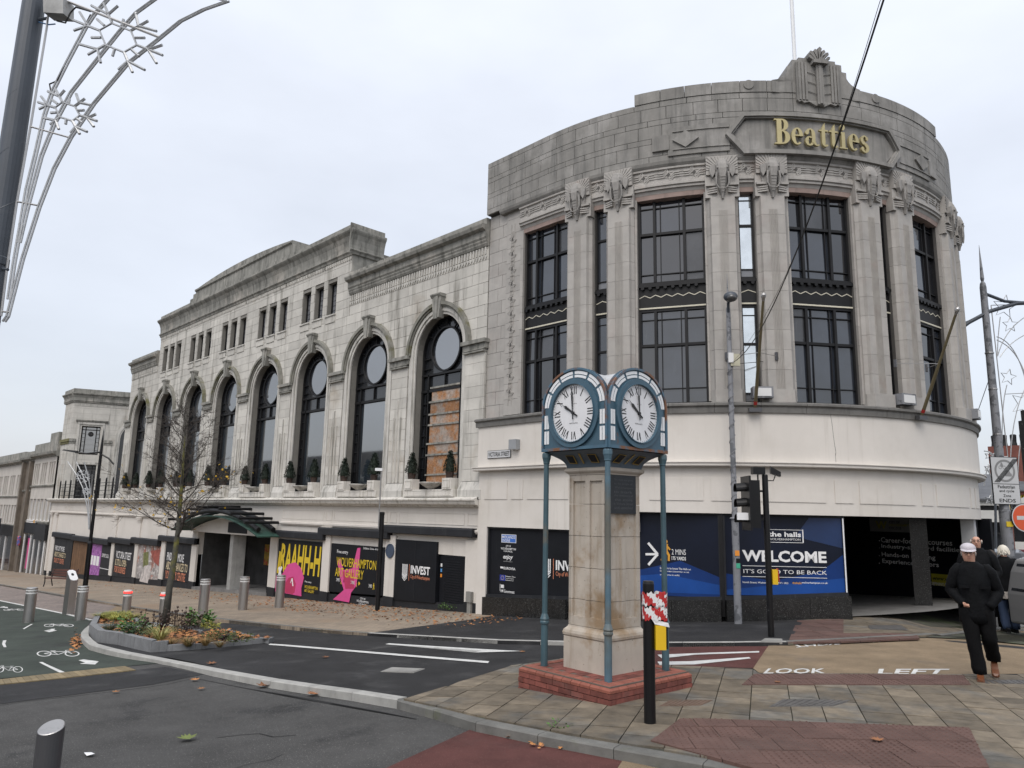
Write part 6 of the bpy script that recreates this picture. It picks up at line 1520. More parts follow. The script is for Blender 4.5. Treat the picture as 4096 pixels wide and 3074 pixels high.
# ================================================================== STREET FURNITURE
STEEL = mat('brushed_steel', (.42, .41, .40), .38, var=.06, scale=3, metal=.9, streak=.25, streak_col=(.2, .19, .18), sscale=(20, 20, .6))
DSTEEL = mat('dark_coated_steel', (.09, .09, .095), .35, var=.08, metal=.5)
BAND = mat('reflective_band', (.66, .66, .65), .3, var=.04)
GREYP = mat('flaking_grey_paint', (.20, .205, .22), .5, var=.12, scale=5, col2=(.10, .105, .115), mix2=(.54, .58), s2=3.5)
SLATE = mat('slate_grey_paint', (.055, .065, .08), .42, var=.15, scale=2, col2=(.10, .105, .11), mix2=(.62, .72), s2=2.2)
BLACKP = mat('black_gloss_paint', (.006, .006, .007), .35, spec=.35, var=.2, scale=4, speck=(18, .74, (.2, .2, .2)))
TANC = mat('cable_grey', (.20, .20, .21), .5)
def base_at(x, y, off): X, Y = gp(x, y, off); return (X, Y, gz(X, Y)+off)
# bollards
bo = MB(); bo.lathe([(.152, -.3), (.152, 1.0), (.14, 1.012), (.10, 1.016)], 24); 
def bollard(px_, off, label, group=None, h=1.0):
    t = thing('steel_bollard', label, 'bollard', base_at(*px_, off), group=group)
    inst('body', bo_me, t); 
    for me in bands: inst('reflective_band', me, t)
    return t
bo_me = bo.mesh('body', STEEL, smooth=False); bands = []
for z0 in (.84, .92):
    q = MB(); q.lathe([(.1525, z0), (.154, z0+.002), (.154, z0+.034), (.1525, z0+.036)], 24); bands.append(q.mesh('reflective_band', BAND))
GB = 'tall steel bollards in the row across the street'
bollard((60, 1345), -.1, 'tall brushed steel bollard standing on the green cycle track', None)
bollard((172, 1340), -.1, 'tall brushed steel bollard beside the slanted control pillar', None)
bollard((438, 1322), FARO, 'tall brushed steel bollard on brick paving before the dark porch recess', GB)
bollard((524, 1313), FARO, 'tall brushed steel bollard on brick paving before the porch middle pier', GB)
bollard((603, 1308), FARO, 'tall brushed steel bollard in front of the pink and yellow poster', GB)
REDL = mat('red_led_ring', (.6, .02, .02), .4, emit=(1.0, .04, .03, 2.2))
for (p, lb) in (((272, 1323), 'short steel bollard with lit red ring beside the slanted pillar side of planter'), ((352, 1331), 'short steel bollard with lit red ring just behind the bare tree trunk')):
    t = thing('rising_bollard', lb, 'bollard', base_at(*p, -.09), group='short lit bollards'); 
    q = MB(); q.lathe([(.135, -.2), (.135, .63)], 22); q.build('body', STEEL, t, local=True)
    q = MB(); q.lathe([(.137, .63), (.14, .632), (.14, .675), (.137, .68)], 22); q.build('light_ring', REDL, t, local=True)
    q = MB(); q.lathe([(.139, .53), (.141, .532), (.141, .58), (.139, .582)], 22); q.build('reflective_band', BAND, t, local=True)
    q = MB(); q.lathe([(.13, .68), (.13, .72), (.11, .728)], 22); q.build('cap', BAND, t, local=True)
    q = MB(); q.lathe([(.26, -.02), (.26, .008), (.15, .012)], 22); q.build('base_plate', DSTEEL, t, local=True)
t = thing('control_pillar', 'slanted steel control pillar with white sloping reader top', 'bollard', base_at(147, 1327, -.1), math.radians(100))
q = MB(); q.prism([(-.12, -.16, -.1), (.12, -.16, -.1), (.12, .16, -.1), (-.12, .16, -.1)], [(-.12, -.16, 1.12), (.12, -.16, 1.12), (.12, .16, 1.40), (-.12, .16, 1.40)]); q.build('body', STEEL, t, local=True)
Ms_ = lambda u, v, d: (u, -.16+v*.32, 1.12+v*.28+d)
q = MB(); q.upoly(Ms_, [(-.13, .12), (-.06, -.06), (.06, -.06), (.13, .12), (.13, .9), (.06, 1.06), (-.06, 1.06), (-.13, .9)], .0, .012); q.build('reader_plate', WHT, t, local=True)
q = MB(); q.disc(Ms_, 0, .55, .045, .012, .02, 14, su=1, sv=3); q.build('reader_eye', INK, t, local=True)
# near bollard with sloping elliptical top
NBP = (-5.42, 1.36, g(-5.42)-.1)
t = thing('dark_bollard', 'dark coated bollard with sloping oval top on the near carriageway', 'bollard', NBP)
n = 28; q = MB(); bot = [(.074*math.cos(2*math.pi*k/n), .074*math.sin(2*math.pi*k/n), -.2) for k in range(n)]; topv = [(x, y, .915+(.35*(-x*.7+y*.72))) for x, y, z in bot]; q.prism(bot, topv); q.build('body', DSTEEL, t, local=True)
q = MB(); q.prism([(x*.97, y*.97, z+.001) for x, y, z in topv], [(x*.9, y*.9, z+.006) for x, y, z in topv]); q.build('cap', STEEL, t, local=True)
# pedestrian push-button post wrapped in tape
t = thing('push_button_post', 'short black post with yellow button box wrapped in red white tape', 'signal post', base_at(1404, 1562, .012))
q = MB(); q.lathe([(.062, -.1), (.062, 1.42), (.056, 1.45)], 18); q.build('post', BLACKP, t, local=True)
YEL = mat('yellow_plastic', (.62, .40, .01), .45, var=.06)
yd = math.atan2(RT[1], RT[0])
def rotp(x, y, a=yd): return (x*math.cos(a)-y*math.sin(a), x*math.sin(a)+y*math.cos(a))
def rbox(b, x0, x1, y0, y1, z0, z1, a=yd): 
    p = [(x0, y0), (x1, y0), (x1, y1), (x0, y1)]; return b.prism([(*rotp(x, y, a), z0) for x, y in p], [(*rotp(x, y, a), z1) for x, y in p])
bxx = rbox(MB(), .055, .165, -.10, .03, .75, 1.0).build('button_box', YEL, t, local=True)
rbox(MB(), .165, .185, -.09, .02, .76, 1.12).build('button_face', BLACKP, t, local=True)
rbox(MB(), .06, .17, -.08, .02, 1.0, 1.12).build('box_hood', BLACKP, t, local=True)
TR_, TW_ = mat('red_tape', (.42, .03, .03), .4, var=.15), mat('white_tape', (.66, .66, .66), .4, var=.08)
for j, (z0, z1) in enumerate(((1.20, 1.33), (1.05, 1.18))):
    q1_, q2_ = MB(), MB()
    path = [(-.066, -.02), (-.05, -.055), (0, -.07), (.06, -.09), (.12, -.105), (.172, -.10), (.188, -.04), (.18, .03), (.06, .066), (-.03, .06), (-.066, .02)]
    nseg = 44; L_ = []
    for k in range(nseg+1):
        f = k/nseg*(len(path)); i = int(f) % len(path); w = f-int(f); a_, b_ = path[i], path[(i+1) % len(path)]
        L_.append((a_[0]+(b_[0]-a_[0])*w, a_[1]+(b_[1]-a_[1])*w))
    for k in range(nseg):
        (xa, ya), (xb, yb) = L_[k], L_[k+1]; wob = lambda i: .012*math.sin(i*2.3+j)+.01*math.sin(i*.9)
        for m_ in range(4):
            za, zb = [z0+(z1-z0)*(m_+e)/4 for e in (0, 1)]
            tgt = q1_ if ((k+m_*2+j*3)//6) % 2 else q2_
            tgt.add([(*rotp(xa*1.02, ya*1.02), za+wob(k)), (*rotp(xb*1.02, yb*1.02), za+wob(k+1)), (*rotp(xb*1.05, yb*1.05), zb+wob(k+1)), (*rotp(xa*1.05, ya*1.05), zb+wob(k))], [(0, 1, 2, 3)])
    o = q1_.build('hazard_tape', TR_, t, local=True); stuff(o); o = q2_.build('hazard_tape', TW_, t, local=True); stuff(o)
q = MB(); q.add([(*rotp(.02, -.075), 1.06), (*rotp(.19, -.108), 1.03), (*rotp(.20, -.11), .985), (*rotp(.12, -.10), 1.0), (*rotp(.05, -.085), 1.01)], [(0, 1, 2, 3, 4)]); q.build('tape_end', TW_, t, local=True)
# traffic signal
SPB = base_at(1666, 1376, FARO)
t = thing('traffic_signal', 'black traffic signal on post with button box beside the welcome poster', 'traffic signal', SPB)
q = MB(); q.lathe([(.06, -.1), (.058, 3.08), (.05, 3.1)], 16); q.build('post', BLACKP, t, local=True)
q = MB(); rbox(q, -.36, -.14, -.10, .14, 2.05, 2.98); HEAD = q.build('signal_head', BLACKP, t, local=True)
for zc_ in (2.82, 2.52, 2.22):
    v = MB(); n = 12; r0 = .12
    for k in range(n):
        a0, a1 = math.pi*(-.15+1.3*k/n), math.pi*(-.15+1.3*(k+1)/n)
        pts = []
        for xx in (-.36, -.60): 
            for aa in (a0, a1): pts.append((*rotp(xx, .02+r0*math.cos(aa)*(1 if xx > -.4 else .9)), zc_+r0*math.sin(aa)*(1 if xx > -.4 else .92)-(0 if xx > -.4 else .02)))
        v.add([pts[0], pts[1], pts[3], pts[2]], [(0, 1, 2, 3)])
    v.build('visor', BLACKP, HEAD, local=True)
rbox(MB(), -.62, -.40, -.14, -.12, 2.2, 2.34).build('white_flap', WHT, HEAD, local=True)
q = MB(); rbox(q, -.15, -.05, -.02, .02, 2.75, 2.79); rbox(q, -.15, -.05, -.02, .02, 2.2, 2.24); q.build('bracket', BLACKP, t, local=True)
rbox(MB(), -.40, -.36, -.25, .29, 2.0, 3.06).build('backing_board', BLACKP, HEAD, local=True)
rbox(MB(), -.26, -.02, -.1, .06, 3.10, 3.24).build('detector', BLACKP, t, local=True)
q = MB(); q.tube([(*rotp(-.14, 0), 2.98), (*rotp(-.14, 0), 3.12)], .015, 6); q.tube([(*rotp(.0, 0), 2.98), (*rotp(.16, -.02), 2.98), (*rotp(.2, -.02), 3.08)], .012, 6); q.build('detector_arm', BLACKP, t, local=True)
q = MB(); q.prism([(*rotp(.10, -.06), 3.12), (*rotp(.28, -.12), 3.06), (*rotp(.30, .04), 3.06), (*rotp(.12, .06), 3.12)], [(*rotp(.10, -.06), 3.26), (*rotp(.28, -.12), 3.15), (*rotp(.30, .04), 3.15), (*rotp(.12, .06), 3.26)]); q.build('detector', BLACKP, t, local=True)
rbox(MB(), .05, .15, -.08, .03, .98, 1.26).build('button_box', YEL, t, local=True)
q = MB(); q.prism([(*rotp(.17, -.06), 1.04), (*rotp(.19, -.06), 1.02), (*rotp(.19, .03), 1.02), (*rotp(.17, .03), 1.04)], [(*rotp(.15, -.06), 1.27), (*rotp(.17, -.06), 1.28), (*rotp(.17, .03), 1.28), (*rotp(.15, .03), 1.27)]); q.build('red_flap', mat('red_plastic', (.35, .02, .02), .4), t, local=True)
# lamp column in front of the blue poster
LC = base_at(1595, 1348, FARO)
t = thing('lamp_column', 'grey flaking lamp column wound with cable beside the signal', 'lamp post', LC)
q = MB(); q.lathe([(.085, -.1), (.082, 2.35), (.065, 2.4), (.055, 6.9), (.05, 7.45), (.018, 7.55), (.026, 7.6), (.004, 8.35)], 16); q.build('column', GREYP, t, local=True)
q = MB(); q.lathe([(.12, 2.36), (.12, 2.38), (.07, 2.40)], 16); q.build('collar', GREYP, t, local=True)
q = MB(); pts = []
for k in range(230): a = k*.33; z = 2.3+k*.0175; r = .088 if z < 2.4 else .068; pts.append((r*math.cos(a), r*math.sin(a), z))
q.tube(pts, .009, 4); q.build('wound_cable', TANC, t, local=True)
dx_, dy_ = FW[0], FW[1]
q = MB(); q.tube([(0, 0, 7.3), (-dx_*.12-.03, -dy_*.12, 7.55), (-dx_*.3-.04, -dy_*.3, 7.68)], .035, 8); q.build('lamp_arm', SLATE, t, local=True)
Lh = (-dx_*.36-.04, -dy_*.36, 7.66)
q = MB(); q.sphere(Lh, .17, 16, 8, sc=(1, 1, .75)); q.build('lamp_head', SLATE, t, local=True, smooth=True)
q = MB(); q.sphere((Lh[0]-dx_*.07, Lh[1]-dy_*.07, Lh[2]-.045), .125, 14, 8, sc=(1, 1, .8)); q.build('lens', glass_mat('lamp_lens', (.06, .06, .06), .1), t, local=True, smooth=True)
q = MB(); rbox(q, .0, .22, -.1, -.04, 6.0, 6.3); q.build('junction_box', mat('ivory_box', (.42, .40, .30), .6), t, local=True)
q = MB(); rbox(q, -.06, .06, -.12, -.06, 6.08, 6.32); q.build('clip_box', BAND, t, local=True)
rbox(MB(), -.05, .05, -.09, -.08, 1.52, 1.64).build('orange_sticker', mat('orange_sticker', (.7, .25, .03)), t, local=True)
rbox(MB(), -.03, .06, -.092, -.08, 1.36, 1.46).build('black_sticker', BLACKP, t, local=True)
rbox(MB(), -.03, .06, -.092, -.08, 1.24, 1.35).build('green_sticker', mat('green_sticker', (.05, .35, .22), .5), t, local=True)
# overhead wires
WIRE = mat('black_cable', (.012, .012, .012), .6)
def wire(name, label, pts, r): 
    o = MB().tube(pts, r, 5).build(name, WIRE); tag(o, label, 'cable'); return o
W0 = (LC[0]+.1, LC[1], LC[2]+6.1)
W1 = at_depth(1912, -10, -2.8, 5.6); W1b = tuple(W1[k]+(W1[k]-W0[k])*.9 for k in range(3))
mid = [tuple(W0[k]+(W1[k]-W0[k])*t for k in range(3)) for t in [j/20 for j in range(21)]]
mid = [(x, y, z-1.0*4*t*(1-t)*.6) for (x, y, z), t in zip(mid, [j/20 for j in range(21)])]
wire('overhead_cable', 'thick black cable sagging from lamp column across the gold sign', mid+[W1b], .009)
wire('catenary_wire', 'thin black wire running beside the thick overhead cable', [(x-.05, y+.02, z+.08*math.sin(j*.3)) for j, (x, y, z) in enumerate(mid)]+[(W1b[0]-.08, W1b[1], W1b[2])], .003)
# right-hand pole with signs and stars
RPB = base_at(2192, 1333, FARO); PSC = math.hypot(RPB[0], RPB[1])/21.04
t = thing('street_light_column', 'grey flaking street light column with finial carrying traffic signs', 'lamp post', RPB); t.scale = (PSC,)*3
q = MB(); q.lathe([(.125, -.1), (.125, 2.4), (.105, 2.48), (.075, 7.9), (.06, 8.0), (.03, 8.05), (.045, 8.12), (.004, 9.0)], 18); q.build('column', GREYP, t, local=True)
q = MB(); q.tube([(*rotp(-.85, 0), 6.68), (*rotp(-.45, 0), 6.98), (*rotp(.1, 0), 7.28), (*rotp(.8, 0), 7.5), (*rotp(1.6, 0), 7.56)], .05, 10); q.tube([(*rotp(.07, 0), 7.72), (*rotp(.5, 0), 7.55), (*rotp(.95, 0), 7.52)], .04, 8); q.build('bracket_arm', SLATE, t, local=True)
q = MB(); q.prism([(*rotp(1.5, -.1), 7.5), (*rotp(2.1, -.13), 7.52), (*rotp(2.1, .13), 7.52), (*rotp(1.5, .1), 7.5)], [(*rotp(1.5, -.06), 7.6), (*rotp(2.0, -.08), 7.7), (*rotp(2.0, .08), 7.7), (*rotp(1.5, .06), 7.6)]); q.build('lantern', SLATE, t, local=True)
for z in (6.2, 5.3, 3.6, 4.2): q = MB(); q.lathe([(.095, z), (.1, z+.005), (.1, z+.035), (.095, z+.04)], 14); q.build('clamp_band', STEEL, t, local=True)
rbox(MB(), -.07, .07, -.135, -.12, 2.04, 2.16).build('yellow_label', YELW, t, local=True)
BOARD = mat('grey_sign_back', (.12, .12, .12), .5); SIGNW = mat('sign_white', (.50, .505, .51), .4, var=.03)
def PM(P0, a, off=0.0):
    ca, sa = math.cos(a), math.sin(a)
    return lambda u, v, d: (P0[0]+u*ca+(d+off)*sa, P0[1]+u*sa-(d+off)*ca, P0[2]+v)
sa_ = yd+.12
t = thing('zone_sign', 'white pedestrian and cycle zone ends sign plate on the light column', 'road sign', (RPB[0], RPB[1], RPB[2]+2.55*PSC)); t.scale = (PSC,)*3
Mz = PM((0, 0, 0), sa_, .13)
q = MB(); q.ubox(Mz, -.36, .34, .0, 1.12, -.02, .0); q.build('backing', BLACKP, t, local=True)
q = MB(); q.ubox(Mz, -.345, .325, .015, 1.105, .0, .006); PLT_ = q.build('plate', SIGNW, t, local=True)
q = MB(); q.ring(Mz, -.01, .79, .215, .265, .006, .009, n=36); q.build('grey_ring', mat('sign_grey', (.22, .22, .22), .5), PLT_, local=True)
for k in range(5): MB().ubar(Mz, (-.30+.03*k, .52-.0*k), (.24+.03*k, 1.08), .014, .009, .0115+.0003*k).build('cancel_stripe', INK, PLT_, local=True)
MB().ubox(Mz, -.345, .325, .475, .487, .006, .009).build('rule', INK, PLT_, local=True)
car_ = MB(); car_.upoly(Mz, [(-.01, .66), (.16, .66), (.16, .72), (.13, .74), (.10, .80), (.03, .80), (.0, .74), (-.01, .72)], .006, .0085); car_.build('car_symbol', mat('sign_grey', (.22, .22, .22)), PLT_, local=True)
mo = MB(); mo.ring(Mz, -.12, .87, .03, .042, .006, .0085, n=14); mo.ring(Mz, -.02, .87, .03, .042, .006, .0085, n=14); mo.upoly(Mz, [(-.11, .88), (-.04, .88), (-.05, .95), (-.08, .99), (-.11, .95)], .006, .0086); mo.build('motorcycle_symbol', mat('sign_grey', (.22, .22, .22)), PLT_, local=True)
for s_, v0, v1, h in (('Pedestrian', .375, .455, .22), ('and cycle', .27, .35, .19), ('Zone', .175, .24, .1), ('ENDS', .05, .135, .21)): lettering(s_, Mz, -.01-h, -.01+h, v0, v1, .009, INK, PLT_, .015, local=True)
t = thing('no_entry_sign', 'round orange red no entry sign with white bar on the light column', 'road sign', (RPB[0], RPB[1], RPB[2]+1.95*PSC)); t.scale = (PSC,)*3
Mn = PM((*rotp(.34, -.0), 0), sa_, .14)
q = MB(); q.disc(Mn, 0, .30, .335, -.02, .0, 36); q.build('backing', BLACKP, t, local=True)
q = MB(); q.disc(Mn, 0, .30, .32, .0, .004, 36); q.build('white_rim', SIGNW, t, local=True)
q = MB(); q.disc(Mn, 0, .30, .295, .004, .008, 36); q.build('red_disc', mat('faded_red', (.60, .09, .03), .4, var=.06), t, local=True)
q = MB(); q.ubox(Mn, -.2, .2, .255, .345, .008, .011); q.build('white_bar', SIGNW, t, local=True)
# star decoration on the same column
ROPE = mat('clear_light_rope', (.40, .41, .42), .35, var=.2, scale=30, metal=.2)
def plane_px(P0, a):
    """vertical plane through P0 with horizontal direction a: pixel -> point relative to P0"""
    dirh = np.array([math.cos(a), math.sin(a), 0]); nn = np.array([math.sin(a), -math.cos(a), 0]); P0 = np.array(P0)
    def f(x, y):
        d = ray(x*KPX, y*KPX); tt = ((P0-CAM)@nn)/(d@nn); P = CAM+d*tt-P0; return tuple(float(v) for v in P)
    return f
def star(b, f, cx, cy, r, rot, rad_): 
    P = []
    for k in range(11): rr = r if k % 2 == 0 else r*.45; a = rot+k*math.pi/5; P.append(f(cx+rr*math.sin(a), cy-rr*math.cos(a)))
    b.tube(P, rad_, 5)
t = thing('star_decoration', 'unlit shooting star light frame fixed to the right-hand light column', 'decoration', RPB)
f = plane_px(RPB, yd+.1)
def poly_tube(name, pts, r, parent, m=ROPE, n=5): return MB().tube([f(x, y) for x, y in pts], r, n).build(name, m, parent, local=True)
poly_tube('frame_rail', [(2141, 660), (2190, 1108)], .018, t, STEEL); poly_tube('frame_rail', [(2141, 660), (2300, 655)], .014, t, STEEL); poly_tube('frame_rail', [(2170, 852), (2300, 845)], .012, t, STEEL); poly_tube('frame_rail', [(2178, 1108), (2222, 1107)], .02, t, STEEL)
for (x, y, r, a) in ((2170, 663, 26, .15), (2182, 702, 17, 0), (2178, 815, 18, .2), (2212, 872, 30, .3)):
    b = MB(); star(b, f, x, y, r, a, .014); b.build('star', ROPE, t, local=True)
def curve(p0, p1, p2, n=12): return [tuple((1-s)**2*p0[k]+2*s*(1-s)*p1[k]+s*s*p2[k] for k in (0, 1)) for s in [i/n for i in range(n+1)]]
for c3 in (((2161, 685), (2155, 730), (2155, 770)), ((2155, 770), (2175, 690), (2260, 665)), ((2153, 728), (2200, 740), (2222, 850)), ((2160, 772), (2190, 722), (2260, 710)), ((2174, 1100), (2155, 900), (2175, 832)), ((2186, 1100), (2168, 880), (2240, 800)), ((2200, 1100), (2190, 900), (2250, 850)), ((2153, 735), (2220, 760), (2232, 900))): poly_tube('light_rope', curve(*c3), .016, t)
rbox(MB(), .12, .24, -.06, .06, 4.95, 5.15).build('junction_box', BAND, t, local=True)
wire('hanging_lead', 'slack black lead hanging from light column to the store ledge', [(RPB[0], RPB[1], RPB[2]+6.7*PSC), (RPB[0]-.15, RPB[1]+.3, RPB[2]+5.6*PSC), tuple(np.array(RPB)+np.array(plane_px(RPB, yd)(2098, 930)))], .012)
P0 = (RPB[0], RPB[1], RPB[2]+7.2*PSC); P1 = (LC[0]+.1, LC[1], LC[2]+6.05)
wire('span_wire', 'thin span wire strung between the two grey light columns', [tuple(P0[k]+(P1[k]-P0[k])*t for k in (0, 1))+(P0[2]+(P1[2]-P0[2])*t-1.1*t*(1-t),) for t in [j/16 for j in range(17)]], .008)
# signal at the right edge, seen from behind
eb = at_depth(2230, 1000, -2.2, 10.5); t = thing('traffic_signal', 'black backing board of a signal at the edge of crossing', 'traffic signal', (eb[0]+.12, eb[1]+.1, g(eb[0])))
q = MB(); q.lathe([(.057, -.1), (.057, 3.6)], 12); q.build('post', BLACKP, t, local=True)
hz = eb[2]-g(eb[0]); q = MB(); rbox(q, -.26, .2, -.12, -.02, hz-.5, hz+.62); q.build('backing_board', BLACKP, t, local=True)
q = MB(); rbox(q, -.16, .12, -.02, .18, hz-.4, hz+.52); q.build('signal_head', BLACKP, t, local=True)
# ------------------------------------------------------------------ left lamp column with snowflakes
pL = at_depth(-8, 545, -7.4, 1.2); a_ = math.atan2(pL[1], pL[0]); LPB = (7.6*math.cos(a_), 7.6*math.sin(a_)); LPB = (LPB[0], LPB[1], g(LPB[0])-.02)
t = thing('tall_lamp_column', 'tall slate grey lamp column wound with cable beside snowflake frame', 'lamp post', LPB)
q = MB(); q.lathe([(.14, -.1), (.14, 2.2), (.11, 2.35), (.098, 5.0), (.085, 9.5)], 22); q.build('column', SLATE, t, local=True)
q = MB(); q.tube([((.105-.0033*(k*.02))*math.cos(k*.16), (.105-.0033*(k*.02))*math.sin(k*.16), 2.6+k*.0145) for k in range(330)], .006, 4); q.build('wound_cable', SLATE, t, local=True)
q = MB(); q.lathe([(.104, 4.35), (.108, 4.36), (.108, 4.42), (.104, 4.43)], 20); q.build('clamp_band', SLATE, t, local=True)
fL = plane_px(LPB, yd-.25)
z_ = lambda x, y: (x/.8435/4096*2212*1.0, y/1.1857/4096*2212*1.0) if False else (x*.8435/KPX, y*.8435/KPX)
t2 = thing('snowflake_decoration', 'unlit snowflake light frame on the tall slate lamp column', 'decoration', LPB)
def tubeL(name, pts, r, m=ROPE, n=6): return MB().tube([fL(*z_(x, y)) for x, y in pts], r, n).build(name, m, t2, local=True)
tubeL('mast', [(235, 0), (222, 130), (145, 600), (80, 960), (35, 1260), (5, 1500)], .010, STEEL)
ARC = [[(510, -10), (440, 70), (400, 130), (310, 300), (240, 440), (205, 545), (160, 740), (120, 900), (90, 1080), (60, 1250), (35, 1420)], [(750, -20), (640, 60), (560, 150), (480, 250), (330, 440), (250, 590), (190, 740), (130, 960), (85, 1150)], [(1075, 5), (960, 45), (850, 100), (740, 190), (600, 300), (440, 490), (330, 650), (250, 800), (180, 980), (100, 1230), (30, 1500), (12, 1525)]]
for p in ARC:
    for o_ in (0, 13): tubeL('light_rope', [(x+o_, y+o_*.2) for x, y in p], .0095)
tubeL('cross_bar', [(300, 0), (755, 178)], .012, STEEL); tubeL('cross_bar', [(145, 602), (335, 655)], .008, STEEL); tubeL('cross_bar', [(78, 957), (178, 975)], .008, STEEL); tubeL('cross_bar', [(0, 1478), (45, 1482)], .008, STEEL); tubeL('frame_end', [(1020, -10), (1075, 8), (1060, 14)], .010)
def flake(cx, cy, s, rot, sq=.72):
    P = lambda r, a: (cx+s*r*math.cos(a+rot), cy+sq*s*r*math.sin(a+rot)+.25*s*r*math.cos(a+rot))
    b = MB(); hexp = [P(.42, k*math.pi/3) for k in range(7)]; b.tube([fL(*z_(*p)) for p in hexp], .010, 5)
    for k in range(6):
        a = k*math.pi/3
        for (r0, a0, r1, a1) in ((.42, a, 1.0, a), (.68, a, .98, a+.32), (.68, a, .98, a-.32), (.40, a+.52, .62, a+.52)):
            b.tube([fL(*z_(*P(r0, a0))), fL(*z_(*P(r1, a1)))], .013, 5)
    b.build('snowflake', ROPE, t2, local=True)
flake(560, 180, 215, .2); flake(320, 530, 140, .1)
q = MB(); pts = [fL(*z_(x, y)) for x, y in ((230, 10), (325, 10), (325, 85), (232, 80))]; nn = Vector((math.sin(yd-.25), -math.cos(yd-.25), 0)); q.prism([tuple(Vector(p)-nn*.06) for p in pts], [tuple(Vector(p)+nn*.06) for p in pts]); q.build('junction_box', mat('weathered_box', (.35, .35, .34), .7, var=.3, scale=6, col2=(.16, .10, .06), mix2=(.6, .7), s2=5), t2, local=True)
tubeL('blue_lead', [(110, 20), (130, 70), (180, 105), (230, 118), (262, 115)], .006, mat('blue_lead', (.03, .10, .22), .5)); tubeL('black_lead', [(270, 100), (310, 110), (335, 60), (360, 35), (430, 55)], .008, WIRE)
tubeL('clamp_arm', [(170, 95), (225, 88)], .014, SLATE); tubeL('clamp_arm', [(0, 1275), (38, 1280)], .014, SLATE)
tubeL('black_lead', [(430, 70), (390, 150), (330, 260), (270, 385), (235, 400), (240, 430)], .007, WIRE)
# ------------------------------------------------------------------ black lamp post far left with its own decoration
BLB = base_at(181, 1292, FARO)
t = thing('black_lamp_post', 'black lamp post with twin arms standing near the bench', 'lamp post', BLB)
q = MB(); q.lathe([(.10, -.1), (.10, 2.2), (.07, 2.3), (.06, 6.0), (.05, 6.3), (.004, 7.05)], 12); q.build('column', BLACKP, t, local=True)
q = MB(); q.tube([(*rotp(-.05, 0), 6.0), (*rotp(-.6, 0), 5.93), (*rotp(-1.1, 0), 5.98)], .04, 8); q.tube([(*rotp(.05, 0), 5.9), (*rotp(.35, 0), 5.75), (*rotp(.6, 0), 5.5)], .035, 8); q.build('bracket_arm', BLACKP, t, local=True)
q = MB(); q.prism([(*rotp(-1.0, -.08), 5.94), (*rotp(-1.65, -.05), 6.04), (*rotp(-1.65, .05), 6.04), (*rotp(-1.0, .08), 5.94)], [(*rotp(-1.0, -.06), 6.04), (*rotp(-1.6, -.03), 6.09), (*rotp(-1.6, .03), 6.09), (*rotp(-1.0, .06), 6.04)]); q.build('lantern', BLACKP, t, local=True)
q = MB(); q.lathe([(.072, 4.25), (.09, 4.26), (.09, 4.4), (.07, 4.41)], 12); q.build('clamp_band', BLACKP, t, local=True)
fB = plane_px(BLB, yd-.2); t3 = thing('snowflake_decoration', 'small unlit snowflake frame on the black lamp post', 'decoration', BLB)
zz_ = lambda x, y: ((100+x/2.7667)/KPX, (1450+y/2.7667)/KPX)
def tubeB(name, pts, r, m=ROPE): return MB().tube([fB(*zz_(x, y)) for x, y in pts], r, 5).build(name, m, t3, local=True)
for p in ([(470, 1095), (580, 1260), (640, 1390), (680, 1560), (700, 1700), (705, 1850)], [(568, 1105), (640, 1250), (690, 1400), (705, 1600), (708, 1850)], [(655, 1105), (700, 1260), (725, 1420), (725, 1650), (712, 1850)]): tubeB('light_rope', p, .022)
tubeB('mast', [(745, 1240), (720, 1860)], .02, STEEL)
for cx, cy, s in ((640, 1265, 82), (680, 1430, 45)):
    b = MB()
    for k in range(6):
        a = k*math.pi/3+.3; P = lambda r, a: fB(*zz_(cx+s*r*math.cos(a), cy+.9*s*r*math.sin(a)))
        b.tube([P(.35, a), P(1.0, a)], .024, 5); b.tube([P(.6, a), P(.95, a+.4)], .02, 5); b.tube([P(.6, a), P(.95, a-.4)], .02, 5); b.tube([P(.38, a), P(.38, a+math.pi/3)], .02, 5)
    b.build('snowflake', ROPE, t3, local=True)
# CCTV post by the art gallery poster
CB = base_at(815, 1318, FARO)
t = thing('camera_post', 'black post with thin grey mast and white camera before gallery poster', 'camera post', CB)
q = MB(); q.lathe([(.075, -.1), (.075, 2.95), (.085, 2.97), (.085, 3.03), (.06, 3.05)], 14); q.build('post', BLACKP, t, local=True)
q = MB(); q.tube([(*rotp(-.08, -.08), 2.5), (*rotp(-.08, -.08), 4.4)], .022, 8); q.tube([(*rotp(-.1, -.05), 2.6), (*rotp(0, 0), 2.6)], .02, 6); q.tube([(*rotp(-.1, -.05), 2.85), (*rotp(0, 0), 2.85)], .02, 6); q.build('mast', STEEL, t, local=True)
q = MB(); rbox(q, -.28, -.04, -.14, -.03, 4.36, 4.45); q.build('camera', WHT, t, local=True)
# bench, A-board
BN = base_at(128, 1268, FARO); t = thing('park_bench', 'dark wooden slatted bench with black iron legs near the lamp post', 'bench', BN, math.radians(35))
WOOD = mat('dark_red_wood', (.10, .045, .035), .6, var=.2)
for k in range(3): MB().box(-.8, .8, -.22+k*.15, -.09+k*.15, .42, .46).build('seat_slat', WOOD, t, local=True)
for k in range(3): MB().box(-.8, .8, .25+k*.03, .28+k*.03, .52+k*.13, .62+k*.13).build('back_slat', WOOD, t, local=True)
for sx in (-.72, .72):
    q = MB(); q.tube([(sx, -.28, 0), (sx, -.22, .25), (sx, -.24, .42), (sx, .2, .42), (sx, .36, .92)], .028, 6); q.tube([(sx, .32, 0), (sx, .22, .3), (sx, .2, .42)], .028, 6); q.tube([(sx, -.24, .42), (sx, -.26, .64), (sx, .2, .64)], .022, 6); q.build('leg', BLACKP, t, local=True)
